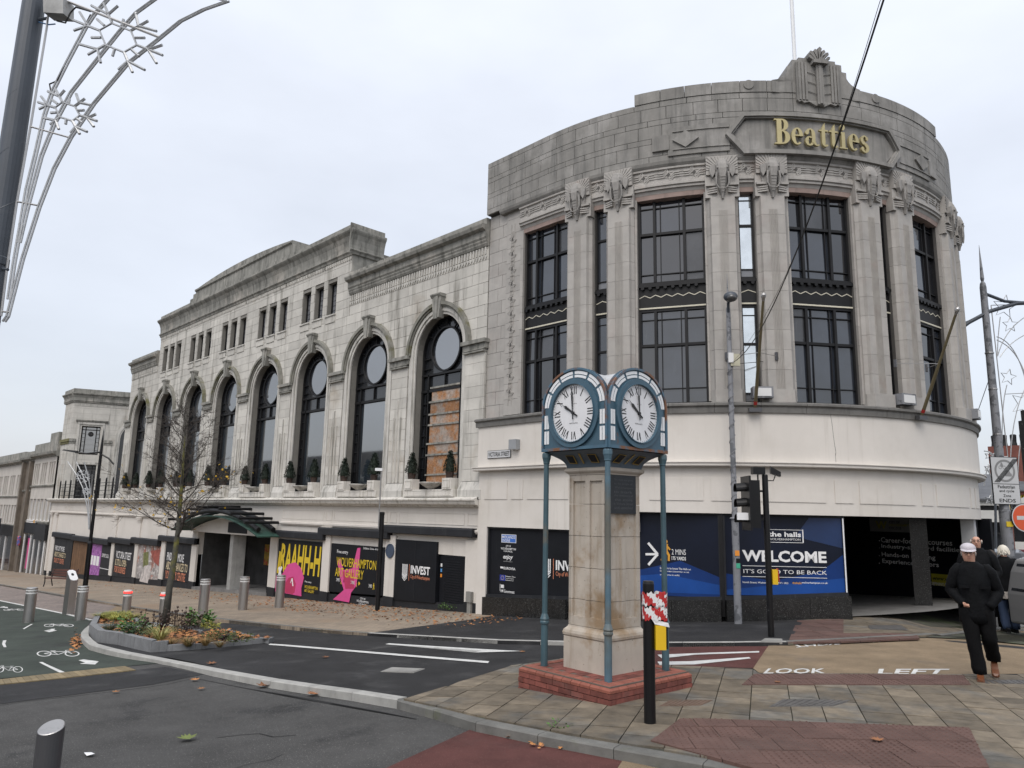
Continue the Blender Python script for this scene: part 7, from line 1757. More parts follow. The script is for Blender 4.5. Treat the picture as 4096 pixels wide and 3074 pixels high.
b2 = copy_tree(t); b2.location = base_at(-12, 1230, FARO); b2.rotation_euler.z = math.radians(100); b2['label'] = 'dark wooden bench at the photo edge near the far terraces'
AB = base_at(33, 1231, FARO); t = thing('advertising_board', 'small dark framed pavement sign by the barber shop', 'sign', AB, yd)
q = MB(); q.prism([(-.35, -.2, 0), (.35, -.2, 0), (.35, -.16, 0), (-.35, -.16, 0)], [(-.35, -.02, 1.1), (.35, -.02, 1.1), (.35, .02, 1.1), (-.35, .02, 1.1)]); q.prism([(-.35, .16, 0), (.35, .16, 0), (.35, .2, 0), (-.35, .2, 0)], [(-.35, -.02, 1.09), (.35, -.02, 1.09), (.35, .02, 1.09), (-.35, .02, 1.09)]); q.build('frame', BLACKP, t, local=True)
Ma = lambda u, v, d: (u, -.2+.18*v/1.1-d, v)
MB().ubox(Ma, -.27, .27, .12, .95, .0, .012).build('poster', ORANGEW, t, local=True); MB().disc(Ma, 0, .72, .16, .012, .016, 16).build('printed_mark', HOARD, t, local=True); MB().ubox(Ma, -.2, .2, .3, .36, .012, .016).build('printed_line', HOARD, t, local=True); MB().ubox(Ma, -.2, .2, .42, .48, .012, .016).build('printed_line', HOARD, t, local=True)
# ------------------------------------------------------------------ fittings on the corner store
Mw = lambda u, v, d: (u, WY-.24-d, v)
def onw(x, y): p = on_y(x, y, WY-.24); return p[0], p[2]
(u0, v0), (u1, v1) = onw(1054, 990), onw(1104, 974)
v0 = onw(1079, 990)[1]; v1 = onw(1079, 973)[1]
t = thing('street_name_sign', 'white street name plate with black letters on the cream wall', 'street sign', (u0, WY-.24, v0))
q = MB(); q.ubox(Mw, u0, u1, v0, v1, -.12, .02); q.build('backing', INK, t); q = MB(); q.ubox(Mw, u0+.012, u1-.012, v0+.012, v1-.012, .02, .024); q.build('plate', SIGNW, t); lettering('VICTORIA STREET', Mw, u0+.04, u1-.04, v0+.05, v1-.05, .027, INK, t, .02)
u_, v_ = onw(1115, 961); t = thing('wall_light', 'grey box wall light above the street name plate', 'wall light', (u_, WY-.24, v_))
q = MB(); q.ubox(Mw, u_-.15, u_+.15, v_-.14, v_+.14, -.1, .16); q.build('housing', mat('light_grey_box', (.26, .27, .28), .5), t); q = MB(); q.ubox(Mw, u_-.12, u_+.12, v_-.15, v_-.14, .0, .13); q.build('diffuser', WHT, t)
def flagpole(uA, zA, px_tip, label):
    A_ = (CX+Dm(uA, 0, .42)[0], CY+Dm(uA, 0, .42)[1], zA); L_ = 2.95
    d = np.array(ray(px_tip[0]*KPX, px_tip[1]*KPX)); d /= np.linalg.norm(d); w = np.array(A_)-CAM; bq = w@d; cq = w@w-L_*L_; disc = bq*bq-cq; s_ = bq-math.sqrt(max(disc, 0)); T = CAM+d*s_
    t = thing('flagpole', label, 'flagpole', A_)
    v = np.array(T)-np.array(A_); P = lambda f: tuple(v*f)
    q = MB(); q.tube([P(.0), P(.45)], [.042, .04], 10); q.tube([P(.44), P(.93)], [.034, .03], 10); q.build('pole', mat('weathered_olive_pole', (.13, .105, .055), .6, var=.2, scale=4), t, local=True)
    q = MB(); q.tube([P(.93), P(.955), P(.97), P(.985), P(1.0)], [.03, .04, .06, .05, .008], 10); q.build('finial', STEEL, t, local=True)
    q = MB(); q.tube([P(.04), P(.07)], .044, 10); q.build('red_band', mat('red_plastic', (.35, .02, .02)), t, local=True)
    q = MB(); q.obox((v[0]*.0, v[1]*.0, -.03), .3, .12, .1, math.radians(uA+90)); q.build('wall_bracket', DSTEEL, t, local=True)
    for s in (-1, 1):
        W_ = (CX+Dm(uA+s*4.2, 0, .27)[0]-A_[0], CY+Dm(uA+s*4.2, 0, .27)[1]-A_[1], 1.35)
        q = MB(); q.tube([P(.5), W_], .008, 5); q.build('stay_wire', STEEL, t, local=True); q = MB(); q.obox(W_, .06, .06, .2, 0); q.build('stay_plate', DSTEEL, t, local=True)
    return t
flagpole(-50.3, 4.95, (1650, 632), 'bare weathered flagpole with silver finial rising beside narrow bright window')
flagpole(-19.0, 4.95, (2070, 663), 'bare weathered flagpole leaning out over the college entrance')
P_ = (CX+Dm(UC, 0, -.8)[0], CY+Dm(UC, 0, -.8)[1], 13.15); t = thing('roof_flagpole', 'white flagpole standing behind the roof crest', 'flagpole', P_)
MB().tube([(0, 0, 0), (0, 0, 5.2)], .055, 10).build('pole', WHT, t, local=True); MB().box(-.12, .12, -.12, .12, -.05, .06).build('base_plate', SOOT, t, local=True)
for (uu, nm, lb) in ((-48.9, 'floodlight', 'grey floodlight box on the ledge behind the flagpole foot'), (-22.0, 'floodlight', 'white fronted floodlight box on ledge by leaning flagpole'), (5.5, 'floodlight', 'floodlight box at the far end of the curved ledge')):
    p = (CX+Dm(uu, 0, .32)[0], CY+Dm(uu, 0, .32)[1], 5.2); t = thing(nm, lb, 'floodlight', p, rad(uu+90))
    MB().box(-.24, .24, -.14, .14, .02, .30).build('housing', GREYP, t, local=True); MB().box(-.19, .19, -.155, -.14, .06, .26).build('lens', BAND, t, local=True)
# ================================================================== PLANTER, TREE, PLANTS, LEAVES
GRK = mat('grey_granite_kerb', (.17, .175, .18), .8, var=.18, scale=4, rand=.1, bump=.3, bscale=90, speck=(70, .66, (.30, .30, .31)), streak=.4, streak_col=(.07, .07, .07), sscale=(8, 8, .8))
SOIL = mat('bark_soil', (.045, .030, .020), .95, var=.4, scale=14, bump=.8, bscale=30, col2=(.13, .06, .025), mix2=(.5, .65), s2=7)
z3 = lambda x, y: (x/2.926, 1188+y/2.926)
pl_px = [((556, 545), 0, .40), ((608, 592), 0, .30), ((742, 612), 0, .40), ((950, 668), 0, .36), ((1052, 662), 0, .24), ((1230, 652), 0, .20), ((1700, 606), 0, .22), ((1696, 574), .12, .2), ((1440, 506), .14, .2), ((1285, 524), .14, .22), ((1020, 470), .17, .26), ((900, 452), .2, .28), ((860, 425), .2, .28), ((780, 396), .2, .28), ((612, 402), .24, .36)]
PLP = [gp(*z3(*p), lane_off(-22, 0)+o) for p, o, h in pl_px]
pcx, pcy = sum(p[0] for p in PLP)/len(PLP), sum(p[1] for p in PLP)/len(PLP)
PLN_ = thing('planter', 'raised bed edged with stepped grey granite kerbs beside the cycle track', 'planter', (pcx, pcy, g(pcx)-.05))
if area(PLP) < 0: PLP = PLP[::-1]; pl_px = pl_px[::-1]
inn = inset(PLP+[PLP[0]], .14)[:-1]
inn = []
for i in range(len(PLP)):
    a, p, b = Vector(PLP[i-1]), Vector(PLP[i]), Vector(PLP[(i+1) % len(PLP)]); n1 = Vector((-(p-a).y, (p-a).x)).normalized(); n2 = Vector((-(b-p).y, (b-p).x)).normalized(); m_ = (n1+n2); m_ = m_/max(m_.length, .5); inn.append(tuple(p+m_*.15))
for i in range(len(PLP)):
    j = (i+1) % len(PLP); h = max(pl_px[i][2], pl_px[j][2]) if i % 2 else pl_px[i][2]
    L_ = math.dist(PLP[i], PLP[j]); n = max(1, round(L_/.9))
    for k in range(n):
        lp = lambda p, q, t: (p[0]+(q[0]-p[0])*t, p[1]+(q[1]-p[1])*t); t0, t1 = (k+.006)/n, (k+.994)/n
        c = [lp(PLP[i], PLP[j], t0), lp(PLP[i], PLP[j], t1), lp(inn[i], inn[j], t1), lp(inn[i], inn[j], t0)]
        MB().prism([(x, y, g(x)-.25) for x, y in c], [(x, y, g(x)-.07+h*.68) for x, y in c]).build('kerb_block', GRK, PLN_)
bm_ = MB(); sp_in = inn; bm_.add([(x, y, g(x)+.06) for x, y in sp_in], [tuple(range(len(sp_in)))]); bm_.build('soil', SOIL, PLN_)
div0, div1 = gp(*z3(600, 470), .15), gp(*z3(1010, 475), .15)
MB().tube([(div0[0], div0[1], g(div0[0])+.1), ((div0[0]+div1[0])/2, (div0[1]+div1[1])/2-.1, g(div0[0])+.14), (div1[0], div1[1], g(div1[0])+.1)], .07, 6).build('edging', GRK, PLN_)
def blades(n, h, spread, w, droop, seed, base_r=.06):
    r = random.Random(seed); b = MB()
    for _ in range(n):
        a = r.uniform(0, 2*math.pi); l = h*r.uniform(.6, 1.1); s = spread*r.uniform(.3, 1.0); x0, y0 = base_r*r.uniform(0, 1)*math.cos(a+.5), base_r*r.uniform(0, 1)*math.sin(a+.5); ca, sa = math.cos(a), math.sin(a); P = []
        for k in range(4):
            t = k/3; rr = s*t; z = l*(t-droop*t*t); ww = w*(1-t)*.5+.0008; P += [(x0+ca*rr-sa*ww, y0+sa*rr+ca*ww, z), (x0+ca*rr+sa*ww, y0+sa*rr-ca*ww, z)]
        b.add(P, [(0, 1, 3, 2), (2, 3, 5, 4), (4, 5, 7, 6)])
    return b
def leafy(n, h, rad_, ls, seed, stem=True):
    r = random.Random(seed); b = MB()
    for _ in range(n):
        a, el_, rr = r.uniform(0, 6.28), r.uniform(-.1, 1), r.random()**.4; p = Vector((rad_*rr*math.cos(a)*math.sqrt(max(0, 1-el_*el_*.6)), rad_*rr*math.sin(a)*math.sqrt(max(0, 1-el_*el_*.6)), h*(.35+.65*el_)*rr+.03))
        d = Vector((math.cos(a)+r.uniform(-.6, .6), math.sin(a)+r.uniform(-.6, .6), r.uniform(-.3, .9))).normalized(); s = d.cross(Vector((r.uniform(-1, 1), r.uniform(-1, 1), 1))).normalized(); l = ls*r.uniform(.6, 1.2)
        b.add([tuple(p), tuple(p+d*l*.5+s*l*.28), tuple(p+d*l), tuple(p+d*l*.5-s*l*.28)], [(0, 1, 2, 3)])
    return b
def lm(name, c, c2): return mat(name, c, .7, var=.3, scale=14, rand=.15, col2=c2, mix2=(.4, .7), s2=9)
YGR = lm('yellow_green_grass', (.34, .32, .07), (.20, .23, .05)); PALEG = lm('pale_striped_grass', (.38, .36, .14), (.20, .23, .07)); BRG = lm('bronze_grass', (.20, .12, .04), (.12, .12, .04)); DGR = lm('dark_green_leaf', (.035, .075, .022), (.02, .045, .015)); BGR = lm('bright_green_leaf', (.07, .14, .03), (.04, .09, .02)); DRY = lm('dry_brown_stem', (.05, .03, .022), (.03, .02, .016)); PURL = lm('dark_purple_leaf', (.04, .022, .024), (.06, .03, .03)); TEAL = lm('blue_grey_grass', (.08, .105, .06), (.06, .08, .045)); MOSS = lm('moss_green_leaf', (.05, .075, .012), (.03, .05, .01))
def plant(name, x, y, me_b, m, label, s=1.0, group=None, part='foliage'):
    X, Y = gp(*z3(x, y), .07); t = thing(name, label, 'plant', (X, Y, g(X)+.05), random.uniform(0, 6), group); o = me_b.build(part, m, t, local=True); o.scale = (s, s, s); stuff(o); return t
for i, (x, y, s) in enumerate(((640, 440, 1.05), (690, 428, 1.0), (740, 436, 1.1), (790, 425, 1.0), (835, 440, 1.0), (720, 450, .95), (770, 452, .9))): plant('grass_clump', x, y, blades(190, .34, .34, .016, .45, 20+i), YGR, 'yellow green grass clump in the small rear bed of the planter', s, 'grass clumps in the rear bed')
plant('grass_clump', 690, 520, blades(170, .34, .24, .010, .2, 31), TEAL, 'grey green tussock grass at the nose of the planter', 1.0); plant('grass_clump', 745, 545, blades(120, .3, .22, .010, .25, 32), TEAL, 'smaller grey green tussock grass beside the larger one at planter nose', .8)
plant('grass_clump', 1010, 575, blades(190, .55, .46, .012, .45, 33), PALEG, 'large pale striped grass in the middle of the planter', 1.05)
for i, (x, y, s) in enumerate(((1190, 605, 1.0), (1300, 600, .85), (1085, 600, .8), (1390, 610, .7))): plant('grass_clump', x, y, blades(130, .4, .38, .009, .55, 40+i), BRG, 'drooping bronze grass clump at the front edge of the planter', s, 'bronze grasses at the planter front')
plant('evergreen_shrub', 830, 530, leafy(220, .42, .32, .10, 51), BGR, 'bright green leafy shrub left of the dark seed heads'); plant('evergreen_shrub', 1255, 500, leafy(240, .46, .30, .13, 52), BGR, 'bright green broad leaved shrub right of the dark seed heads'); plant('evergreen_shrub', 870, 560, leafy(200, .34, .28, .09, 53), DGR, 'dark green low shrub at the left front of the planter'); plant('evergreen_shrub', 1330, 510, leafy(120, .25, .2, .09, 54), YGR, 'small yellow green shrub near the planter back edge')
for i, (x, y) in enumerate(((1420, 570), (1360, 572), (1515, 592))): plant('moss_mound', x, y, leafy(260, .20, .28, .05, 60+i), MOSS, 'low mossy green mound at the pointed end of the planter', 1.0, 'mossy mounds in the planter point')
plant('heuchera', 1450, 590, leafy(90, .16, .18, .09, 66), PURL, 'dark purple leaved plant between the mossy mounds')
def seedheads(n, h, r_, seed):
    r = random.Random(seed); b = MB()
    for _ in range(n):
        a, q = r.uniform(0, 6.28), r_*r.random()**.6; x, y = q*math.cos(a), q*math.sin(a); hh = h*r.uniform(.55, 1.05); x2, y2 = x*1.25+r.uniform(-.05, .05), y*1.25+r.uniform(-.05, .05)
        b.tube([(x, y, 0), ((x+x2)/2, (y+y2)/2, hh*.5), (x2, y2, hh)], .006, 4); b.sphere((x2, y2, hh), .026*r.uniform(.7, 1.3), 6, 4)
        for _k in range(5): zz = hh*r.uniform(.2, .85); aa = r.uniform(0, 6.28); t = zz/hh; px_, py_ = x+(x2-x)*t, y+(y2-y)*t; b.add([(px_, py_, zz), (px_+.06*math.cos(aa)-.015, py_+.06*math.sin(aa), zz+.02), (px_+.11*math.cos(aa), py_+.11*math.sin(aa), zz-.03), (px_+.06*math.cos(aa)+.015, py_+.06*math.sin(aa), zz)], [(0, 1, 2, 3)])
    return b
plant('dried_perennial', 930, 530, seedheads(30, .52, .40, 71), DRY, 'dark brown dried stems with seed heads left of the trunk'); plant('dried_perennial', 1130, 520, seedheads(34, .52, .46, 72), DRY, 'dark brown dried stems with seed heads right of the trunk')
# leaf litter
LEAFM = [mat('leaf_brown', (.20, .085, .035), .8, var=.3, scale=9, rand=.3), mat('leaf_orange', (.34, .15, .05), .8, var=.3, scale=9, rand=.25), mat('leaf_yellow', (.50, .30, .02), .7, var=.2, scale=9)]
def leaf_poly(s): 
    pts = [(0, -.5), (.12, -.2), (.42, -.3), (.30, -.05), (.5, .12), (.22, .18), (.2, .42), (.06, .30), (0, .55), (-.06, .30), (-.2, .42), (-.22, .18), (-.5, .12), (-.30, -.05), (-.42, -.3), (-.12, -.2)]
    return [(x*s, y*s) for x, y in pts]
lit = MB(); r = random.Random(5)
def litter(b, x, y, z, s, simple=True):
    a = r.uniform(0, 6.28); ca, sa = math.cos(a), math.sin(a); tx, ty = r.uniform(-.4, .4), r.uniform(-.4, .4)
    P = [(-.5, -.1), (0, -.32), (.5, 0), (0, .32)] if simple else leaf_poly(1)
    b.add([(x+s*(u*ca-v*sa), y+s*(u*sa+v*ca), z+.004+s*(.12+tx*u+ty*v+.25*abs(v))) for u, v in P], [tuple(range(len(P)))], r.randint(0, 1))
for _ in range(950):
    x = -14-abs(r.gauss(0, 14)); y = r.uniform(12.6, 15.0)-abs(r.gauss(0, .5))
    if x > -60: litter(lit, x, min(14.75, y), g(x)+far_off(x), r.uniform(.06, .13))
for _ in range(160): x = r.uniform(-28, -18); litter(lit, x, r.uniform(14.4, 14.9), g(x)+far_off(x), r.uniform(.07, .13))
stuff(lit.build('fallen_leaves', LEAFM[:2])); o = bpy.data.objects['fallen_leaves']; tag(o, 'brown fallen leaves scattered over the brick pavement', 'leaves')
lit = MB()
for _ in range(1500):
    q = PLP[0]
    x, y = r.uniform(min(p[0] for p in inn), max(p[0] for p in inn)), r.uniform(min(p[1] for p in inn), max(p[1] for p in inn))
    if inside(x, y, inn): litter(lit, x, y, g(x)+.065, r.uniform(.08, .16), False)
for _ in range(70):
    x, y = gp(172+r.gauss(0, 6), 1388+r.gauss(0, 9), -.1); litter(lit, x-.1, y-.05, g(x)-.1, r.uniform(.07, .14), False)
for _ in range(60):
    x, y = gp(1220+r.gauss(0, 55), 1598+r.gauss(0, 9)+.0, -.1); litter(lit, x, y, g(x)-.1, r.uniform(.04, .09), False)
stuff(lit.build('bed_leaf_litter', LEAFM[:2])); tag(bpy.data.objects['bed_leaf_litter'], 'orange maple leaf litter in the planter and along the kerb', 'leaves')
for (x, y, s, off, m, lb) in ((404, 1599, .17, -.1, 'green', 'green maple leaf lying on the worn grey asphalt'), (421, 1471, .13, -.1, 'b', 'curled brown leaf on the asphalt near the kerb'), (434, 1490, .10, -.1, 'b', 'small brown leaf on asphalt beside another brown leaf'), (570, 1484, .20, -.1, 'b', 'clump of brown leaf against the long concrete kerb'), (678, 1502, .18, -.1, 'b', 'brown leaf at the kerb foot opposite the utility cover'), (456, 1436, .16, -.02, 'b', 'orange leaf on dark asphalt beside the planter'), (703, 1422, .12, -.02, 'b', 'tan leaf lying on dark asphalt below the white line'), (1128, 1410, .1, -.02, 'b', 'small tan leaf near the white arrow head'), (955, 1550, .14, -.1, 'b', 'orange leaf by the old stone kerb near clock'), (1895, 1602, .11, .02, 'b', 'brown leaf on the large tactile paving'), (1680, 1476, .08, .02, 'b', 'little brown leaf on the upper tactile strip'), (250, 1497, .1, -.1, 'b', 'tan leaf on the dark asphalt strip')):
    X, Y = gp(x, y, off); b = MB(); a = r.uniform(0, 6.28); P = leaf_poly(s*1.3); b.add([(u*math.cos(a)-v*math.sin(a), u*math.sin(a)+v*math.cos(a), .008+.5*abs(u)**1.3+.25*abs(v)) for u, v in P], [tuple(range(len(P)))])
    o = b.build('fallen_leaf', mat('leaf_green', (.13, .16, .04), .7, var=.2, scale=12) if m == 'green' else LEAFM[1 if r.random() < .5 else 0]); o.location = (X, Y, g(X)+off); tag(o, lb, 'leaf')
X, Y = gp(193, 1631, -.1); o = MB().add([(-.08, -.03, .01), (.06, -.04, .012), (.1, .02, .03), (-.05, .03, .008)], [(0, 1, 2, 3)]).build('paper_scrap', ORANGEW); o.location = (X, Y, g(X)-.1); tag(o, 'white scrap of paper on the near carriageway', 'litter')
# weeds along the kerb and wall
X, Y = gp(1212, 1592, -.1); t = thing('weed', 'small green weed growing at the old stone kerb', 'plant', (X, Y, g(X)-.1)); stuff(leafy(90, .12, .14, .05, 81).build('foliage', BGR, t, local=True))
X, Y = gp(968, 1330, FARO); t = thing('weed', 'green weeds sprouting below the roller shutter', 'plant', (-17.9, 14.9, g(-17.9)+FARO)); stuff(leafy(140, .22, .3, .07, 82).build('foliage', BGR, t, local=True))
# ------------------------------------------------------------------ tree
TB_ = gp(357, 1346, .1); TBZ = g(TB_[0])+.08
TREE = thing('young_tree', 'slender bare autumn tree with last yellow leaves in the planter', 'tree', (TB_[0], TB_[1], TBZ))
BARK = mat('lichen_bark', (.075, .072, .060), .9, var=.3, scale=8, col2=(.17, .16, .03), mix2=(.50, .66), s2=1.6, bump=.5, bscale=60)
TWIG = mat('twig_bark', (.055, .045, .038), .85, var=.2)
ft = plane_px((TB_[0], TB_[1], TBZ), yd)
tp = [Vector(ft(x, y)) for x, y in ((357, 1346), (366, 1270), (376, 1210), (384, 1150), (390, 1080), (395, 1010), (399, 950), (402, 900))]
tr_ = [.105, .085, .075, .065, .05, .034, .02, .008]
MB().tube([tuple(p) for p in tp], tr_, 10).build('trunk', BARK, TREE, local=True, smooth=True)
cb_ = MB(); lv = []; rt = random.Random(12)
def branch(p, d, l, r0, depth, droop):
    pts = [p]; dd = d.copy(); n = 6 if depth == 0 else 4
    for k in range(n):
        dd = (dd+Vector((rt.gauss(0, .13), rt.gauss(0, .13), rt.gauss(.03, .10)+droop))).normalized(); pts.append(pts[-1]+dd*l/n)
    rs = [r0*(1-.85*k/n) for k in range(n+1)]
    cb_.tube([tuple(q) for q in pts], rs, 5 if depth == 0 else 3, cap=False)
    if depth < 3:
        m_ = (12, 5, 3)[depth]
        for _ in range(m_):
            t = rt.uniform(.15, .98); i = min(int(t*n), n-1); q = pts[i]+(pts[i+1]-pts[i])*(t*n-i); bd = (pts[i+1]-pts[i]).normalized()
            sd = (bd*.8+Vector((rt.gauss(0, .55), rt.gauss(0, .55), rt.gauss(.10, .4)))).normalized(); branch(q, sd, l*rt.uniform(.3, .55), max(r0*.45*(1-.5*t), .0038), depth+1, droop*.6)
    if depth >= 2 and rt.random() < .05: lv.append(pts[-1])
for k in range(32):
    t = .40+.57*(k/31); i = t*7; ii = min(int(i), 6); q = tp[ii]+(tp[ii+1]-tp[ii])*(i-ii); a = k*2.4+rt.uniform(-.3, .3)
    l = (2.2 if t < .62 else 1.6)*(1.12-t*.75)*rt.uniform(.8, 1.12); up = .25+.55*t
    branch(q, Vector((math.cos(a), math.sin(a), up)).normalized(), l*1.05, max(.034*(1.15-t), .009), 0, .02 if t > .55 else -.005)
CR = cb_.build('crown', TWIG, TREE, local=True); stuff(CR)
lb_ = MB()
for p in lv[:95]:
    if p.z < 1.2: continue
    a = rt.uniform(0, 6.28); s = rt.uniform(.06, .10); d = Vector((math.cos(a), math.sin(a), -.6)).normalized(); sd = d.cross(Vector((rt.uniform(-1, 1), rt.uniform(-1, 1), rt.uniform(-1, 1)))).normalized()
    lb_.add([tuple(p), tuple(p+d*s*.45+sd*s*.42), tuple(p+d*s), tuple(p+d*s*.45-sd*s*.42)], [(0, 1, 2, 3)])
stuff(lb_.build('yellow_leaves', LEAFM[2], TREE, local=True))
# ------------------------------------------------------------------ clipped cones on the window sills
TOP = lm('dark_topiary_leaf', (.016, .028, .018), (.028, .040, .026)); rc = random.Random(4)
cn = MB(); cn.lathe([(.04, .22), (.16, .27), (.18, .38), (.14, .62), (.08, .9), (.02, 1.05)], 9)
for _ in range(800):
    t = rc.random()**1.2; z = .26+.84*t; rr = (.235*(1-t)+.03)*(1 if t > .1 else .85); a = rc.uniform(0, 6.28); p = Vector((rr*math.cos(a), rr*math.sin(a), z)); d = Vector((math.cos(a)+rc.gauss(0, .5), math.sin(a)+rc.gauss(0, .5), rc.gauss(.3, .5))).normalized(); s = d.cross(Vector((0, 0, 1))+Vector((rc.gauss(0, .4), rc.gauss(0, .4), 0))).normalized(); l = rc.uniform(.05, .09)
    cn.add([tuple(p), tuple(p+d*l*.5+s*l*.3), tuple(p+d*l), tuple(p+d*l*.5-s*l*.3)], [(0, 1, 2, 3)])
cn_me = cn.mesh('foliage', TOP); pt_ = MB(); pt_.lathe([(.11, 0), (.14, .18), (.15, .2), (.12, .2)], 12); pt_.tube([(0, 0, .15), (0, 0, .3)], .02, 6); pot_me = pt_.mesh('pot', DRY)
for i, c in enumerate(AC):
    for s_ in (-1, 1):
        where = ('boarded arch window', 'glazed arch next to the boarded one', 'second glazed arch from the boarded one', 'third glazed arch from the boarded one', 'fourth glazed arch from the boarded one', 'fifth glazed arch from the boarded one', 'sixth glazed arch from the boarded one', 'glazed arch furthest from the boarded one')[i]
        t = thing('clipped_cone_shrub', f'clipped evergreen cone, {"corner store" if s_ > 0 else "balcony railing"} side, sill of {where}', 'shrub', (c+s_*1.0, WY-.17, 3.38), rc.uniform(0, 6), 'conical shrubs on the window sills')
        o = inst('foliage', cn_me, t); k_ = rc.uniform(.78, .95); o.scale = (k_, k_, k_*rc.uniform(.9, 1.05)); stuff(o); inst('pot', pot_me, t)
# ================================================================== SIDE WING AND FAR BUILDINGS
def worldfac(a, b):
    a, b = Vector((*a, 0)), Vector((*b, 0)); L_ = (b-a).length; t = (b-a)/L_; nn = Vector((t.y, -t.x, 0))
    def f(u, v, d): p = a+t*u+nn*d; return (p.x, p.y, v)
    f.L = L_; return f
SWt = thing('side_wing', 'pale stone corner pavilion with black balcony rail beyond the arcade', 'building', (-64.5, 16.5, 2.6))
E_ = worldfac((-64.5, 15.0), (-64.5+.335*7, 15.0+.942*7))
holes = [(.72, 2.02, 6.2, 8.42), (.72, 2.02, 2.78, 5.4)]
b = MB(); grid_wall(b, E_, 0, 3.35, 2.6, 10.3, holes, 0, -.4); b.ubox(E_, 3.35, 7, 2.6, 10.3, -.5, 0); b.ubox(E_, -.02, 7, 10.1, 10.4, -.5, 0); b.ubox(E_, .1, 3.3, 2.6, 10.2, -.6, -.45)
Wf = lambda u, v, d: (u, 15.0-d, v)
b.ubox(Wf, -66.9, -64.5, 2.6, 10.35, -.5, 0); b.box(-66.9, -64.6, 15.4, 22, 2.6, 10.3)
sw_ = b.build('wall', STONE, SWt)
jn = MB()
for k in range(1, 20): jn.ubox(E_, 0, 3.2, 2.6+k*.4, 2.608+k*.4, 0, .003); jn.ubox(Wf, -66.8, -64.5, 2.6+k*.4, 2.608+k*.4, 0, .003)
stuff(jn.build('stone_joints', MORT, sw_))
prf = [(-.1, 10.25), (.06, 10.25), (.1, 10.34), (.14, 10.40), (.12, 10.44), (.12, 10.62), (.2, 10.80), (.3, 10.9), (.3, 10.98), (.12, 11.0), (.12, 11.32), (-.3, 11.32)]
for Mp, a, c in ((E_, -.1, 7), (Wf, -67.1, -64.4)): MB().uprof(Mp, prf, a, c).build('cornice', SOOT, SWt)
d_ = MB()
for k in range(44): d_.ubox(E_, .05+k*.09, .1+k*.09, 9.98, 10.16, 0, .035)
stuff(d_.build('dentil_band', STONE2, SWt))
MB().uprof(E_, [(0, 8.72), (.1, 8.74), (.16, 8.84), (.16, 8.9), (0, 8.92)], .3, 2.5).build('hood_mould', SOOT, SWt)
q = MB(); q.ubox(E_, .45, .6, 2.8, 8.7, 0, .06); q.ubox(E_, 2.14, 2.3, 2.8, 8.7, 0, .06); q.ubox(E_, .45, 2.3, 8.55, 8.72, 0, .07); q.ubox(E_, .72, 2.02, 5.45, 5.62, 0, .05); q.build('architrave', STONE2, SWt)
for (u0, u1) in ((-.02, .42), (2.36, 2.92)):
    q = MB(); q.ubox(E_, u0, u1, 7.0, 7.12, 0, .07); q.ubox(E_, u0, u1, 7.16, 7.38, 0, .12); q.build('impost', SOOT, SWt)
    MB().ubox(E_, u0+.04, u1-.04, 2.8, 7.0, 0, .04).build('pilaster', STONE, SWt)
q = MB(); q.ubox(Wf, -66.9, -64.45, 7.0, 7.12, 0, .07); q.ubox(Wf, -66.9, -64.4, 7.16, 7.38, 0, .12); q.build('impost', mat('mossy_stone', (.13, .12, .05), .9, var=.3), SWt)
arch_trim(4.75, 1.3, 7.55, 2.8, E_).build('arch_surround', STONE2, SWt)
MB().upoly(E_, [(3.46, 2.8), (6.04, 2.8), (6.04, 7.55)]+[(4.75+1.29*math.cos(math.pi*k/12), 7.55+1.29*math.sin(math.pi*k/12)) for k in range(13)]+[(3.46, 7.55)], .0, .012).build('arched_window', GLB, SWt)
for (u0, u1, v0, v1), hd in ((holes[0], True), (holes[1], False)):
    fr = MB()
    for (a, c, e, f) in ((u0, u0+.07, v0, v1), (u1-.07, u1, v0, v1), (u0, u1, v0, v0+.1), (u0, u1, v1-.08, v1)): fr.ubox(E_, a, c, e, f, -.3, -.2)
    for u in (u0+.28, u1-.28): fr.ubox(E_, u-.03, u+.03, v0, v1, -.29, -.19)
    fr.ubox(E_, u0, u1, v1-.3, v1-.25, -.29, -.19)
    for k in range(1, 6): fr.ubox(E_, u0, u0+.28, v0+k*.33, v0+k*.33+.02, -.28, -.21); fr.ubox(E_, u1-.28, u1, v0+k*.33, v0+k*.33+.02, -.28, -.21)
    if hd: fr.disc(E_, (u0+u1)/2, v1-.6, .19, -.27, -.2, 18)
    w = fr.build('window', BLK, SWt)
    MB().ubox(E_, u0+.03, u1-.03, v0+.03, v1-.03, -.33, -.28).build('pane', GLAC if hd else GLB, w)
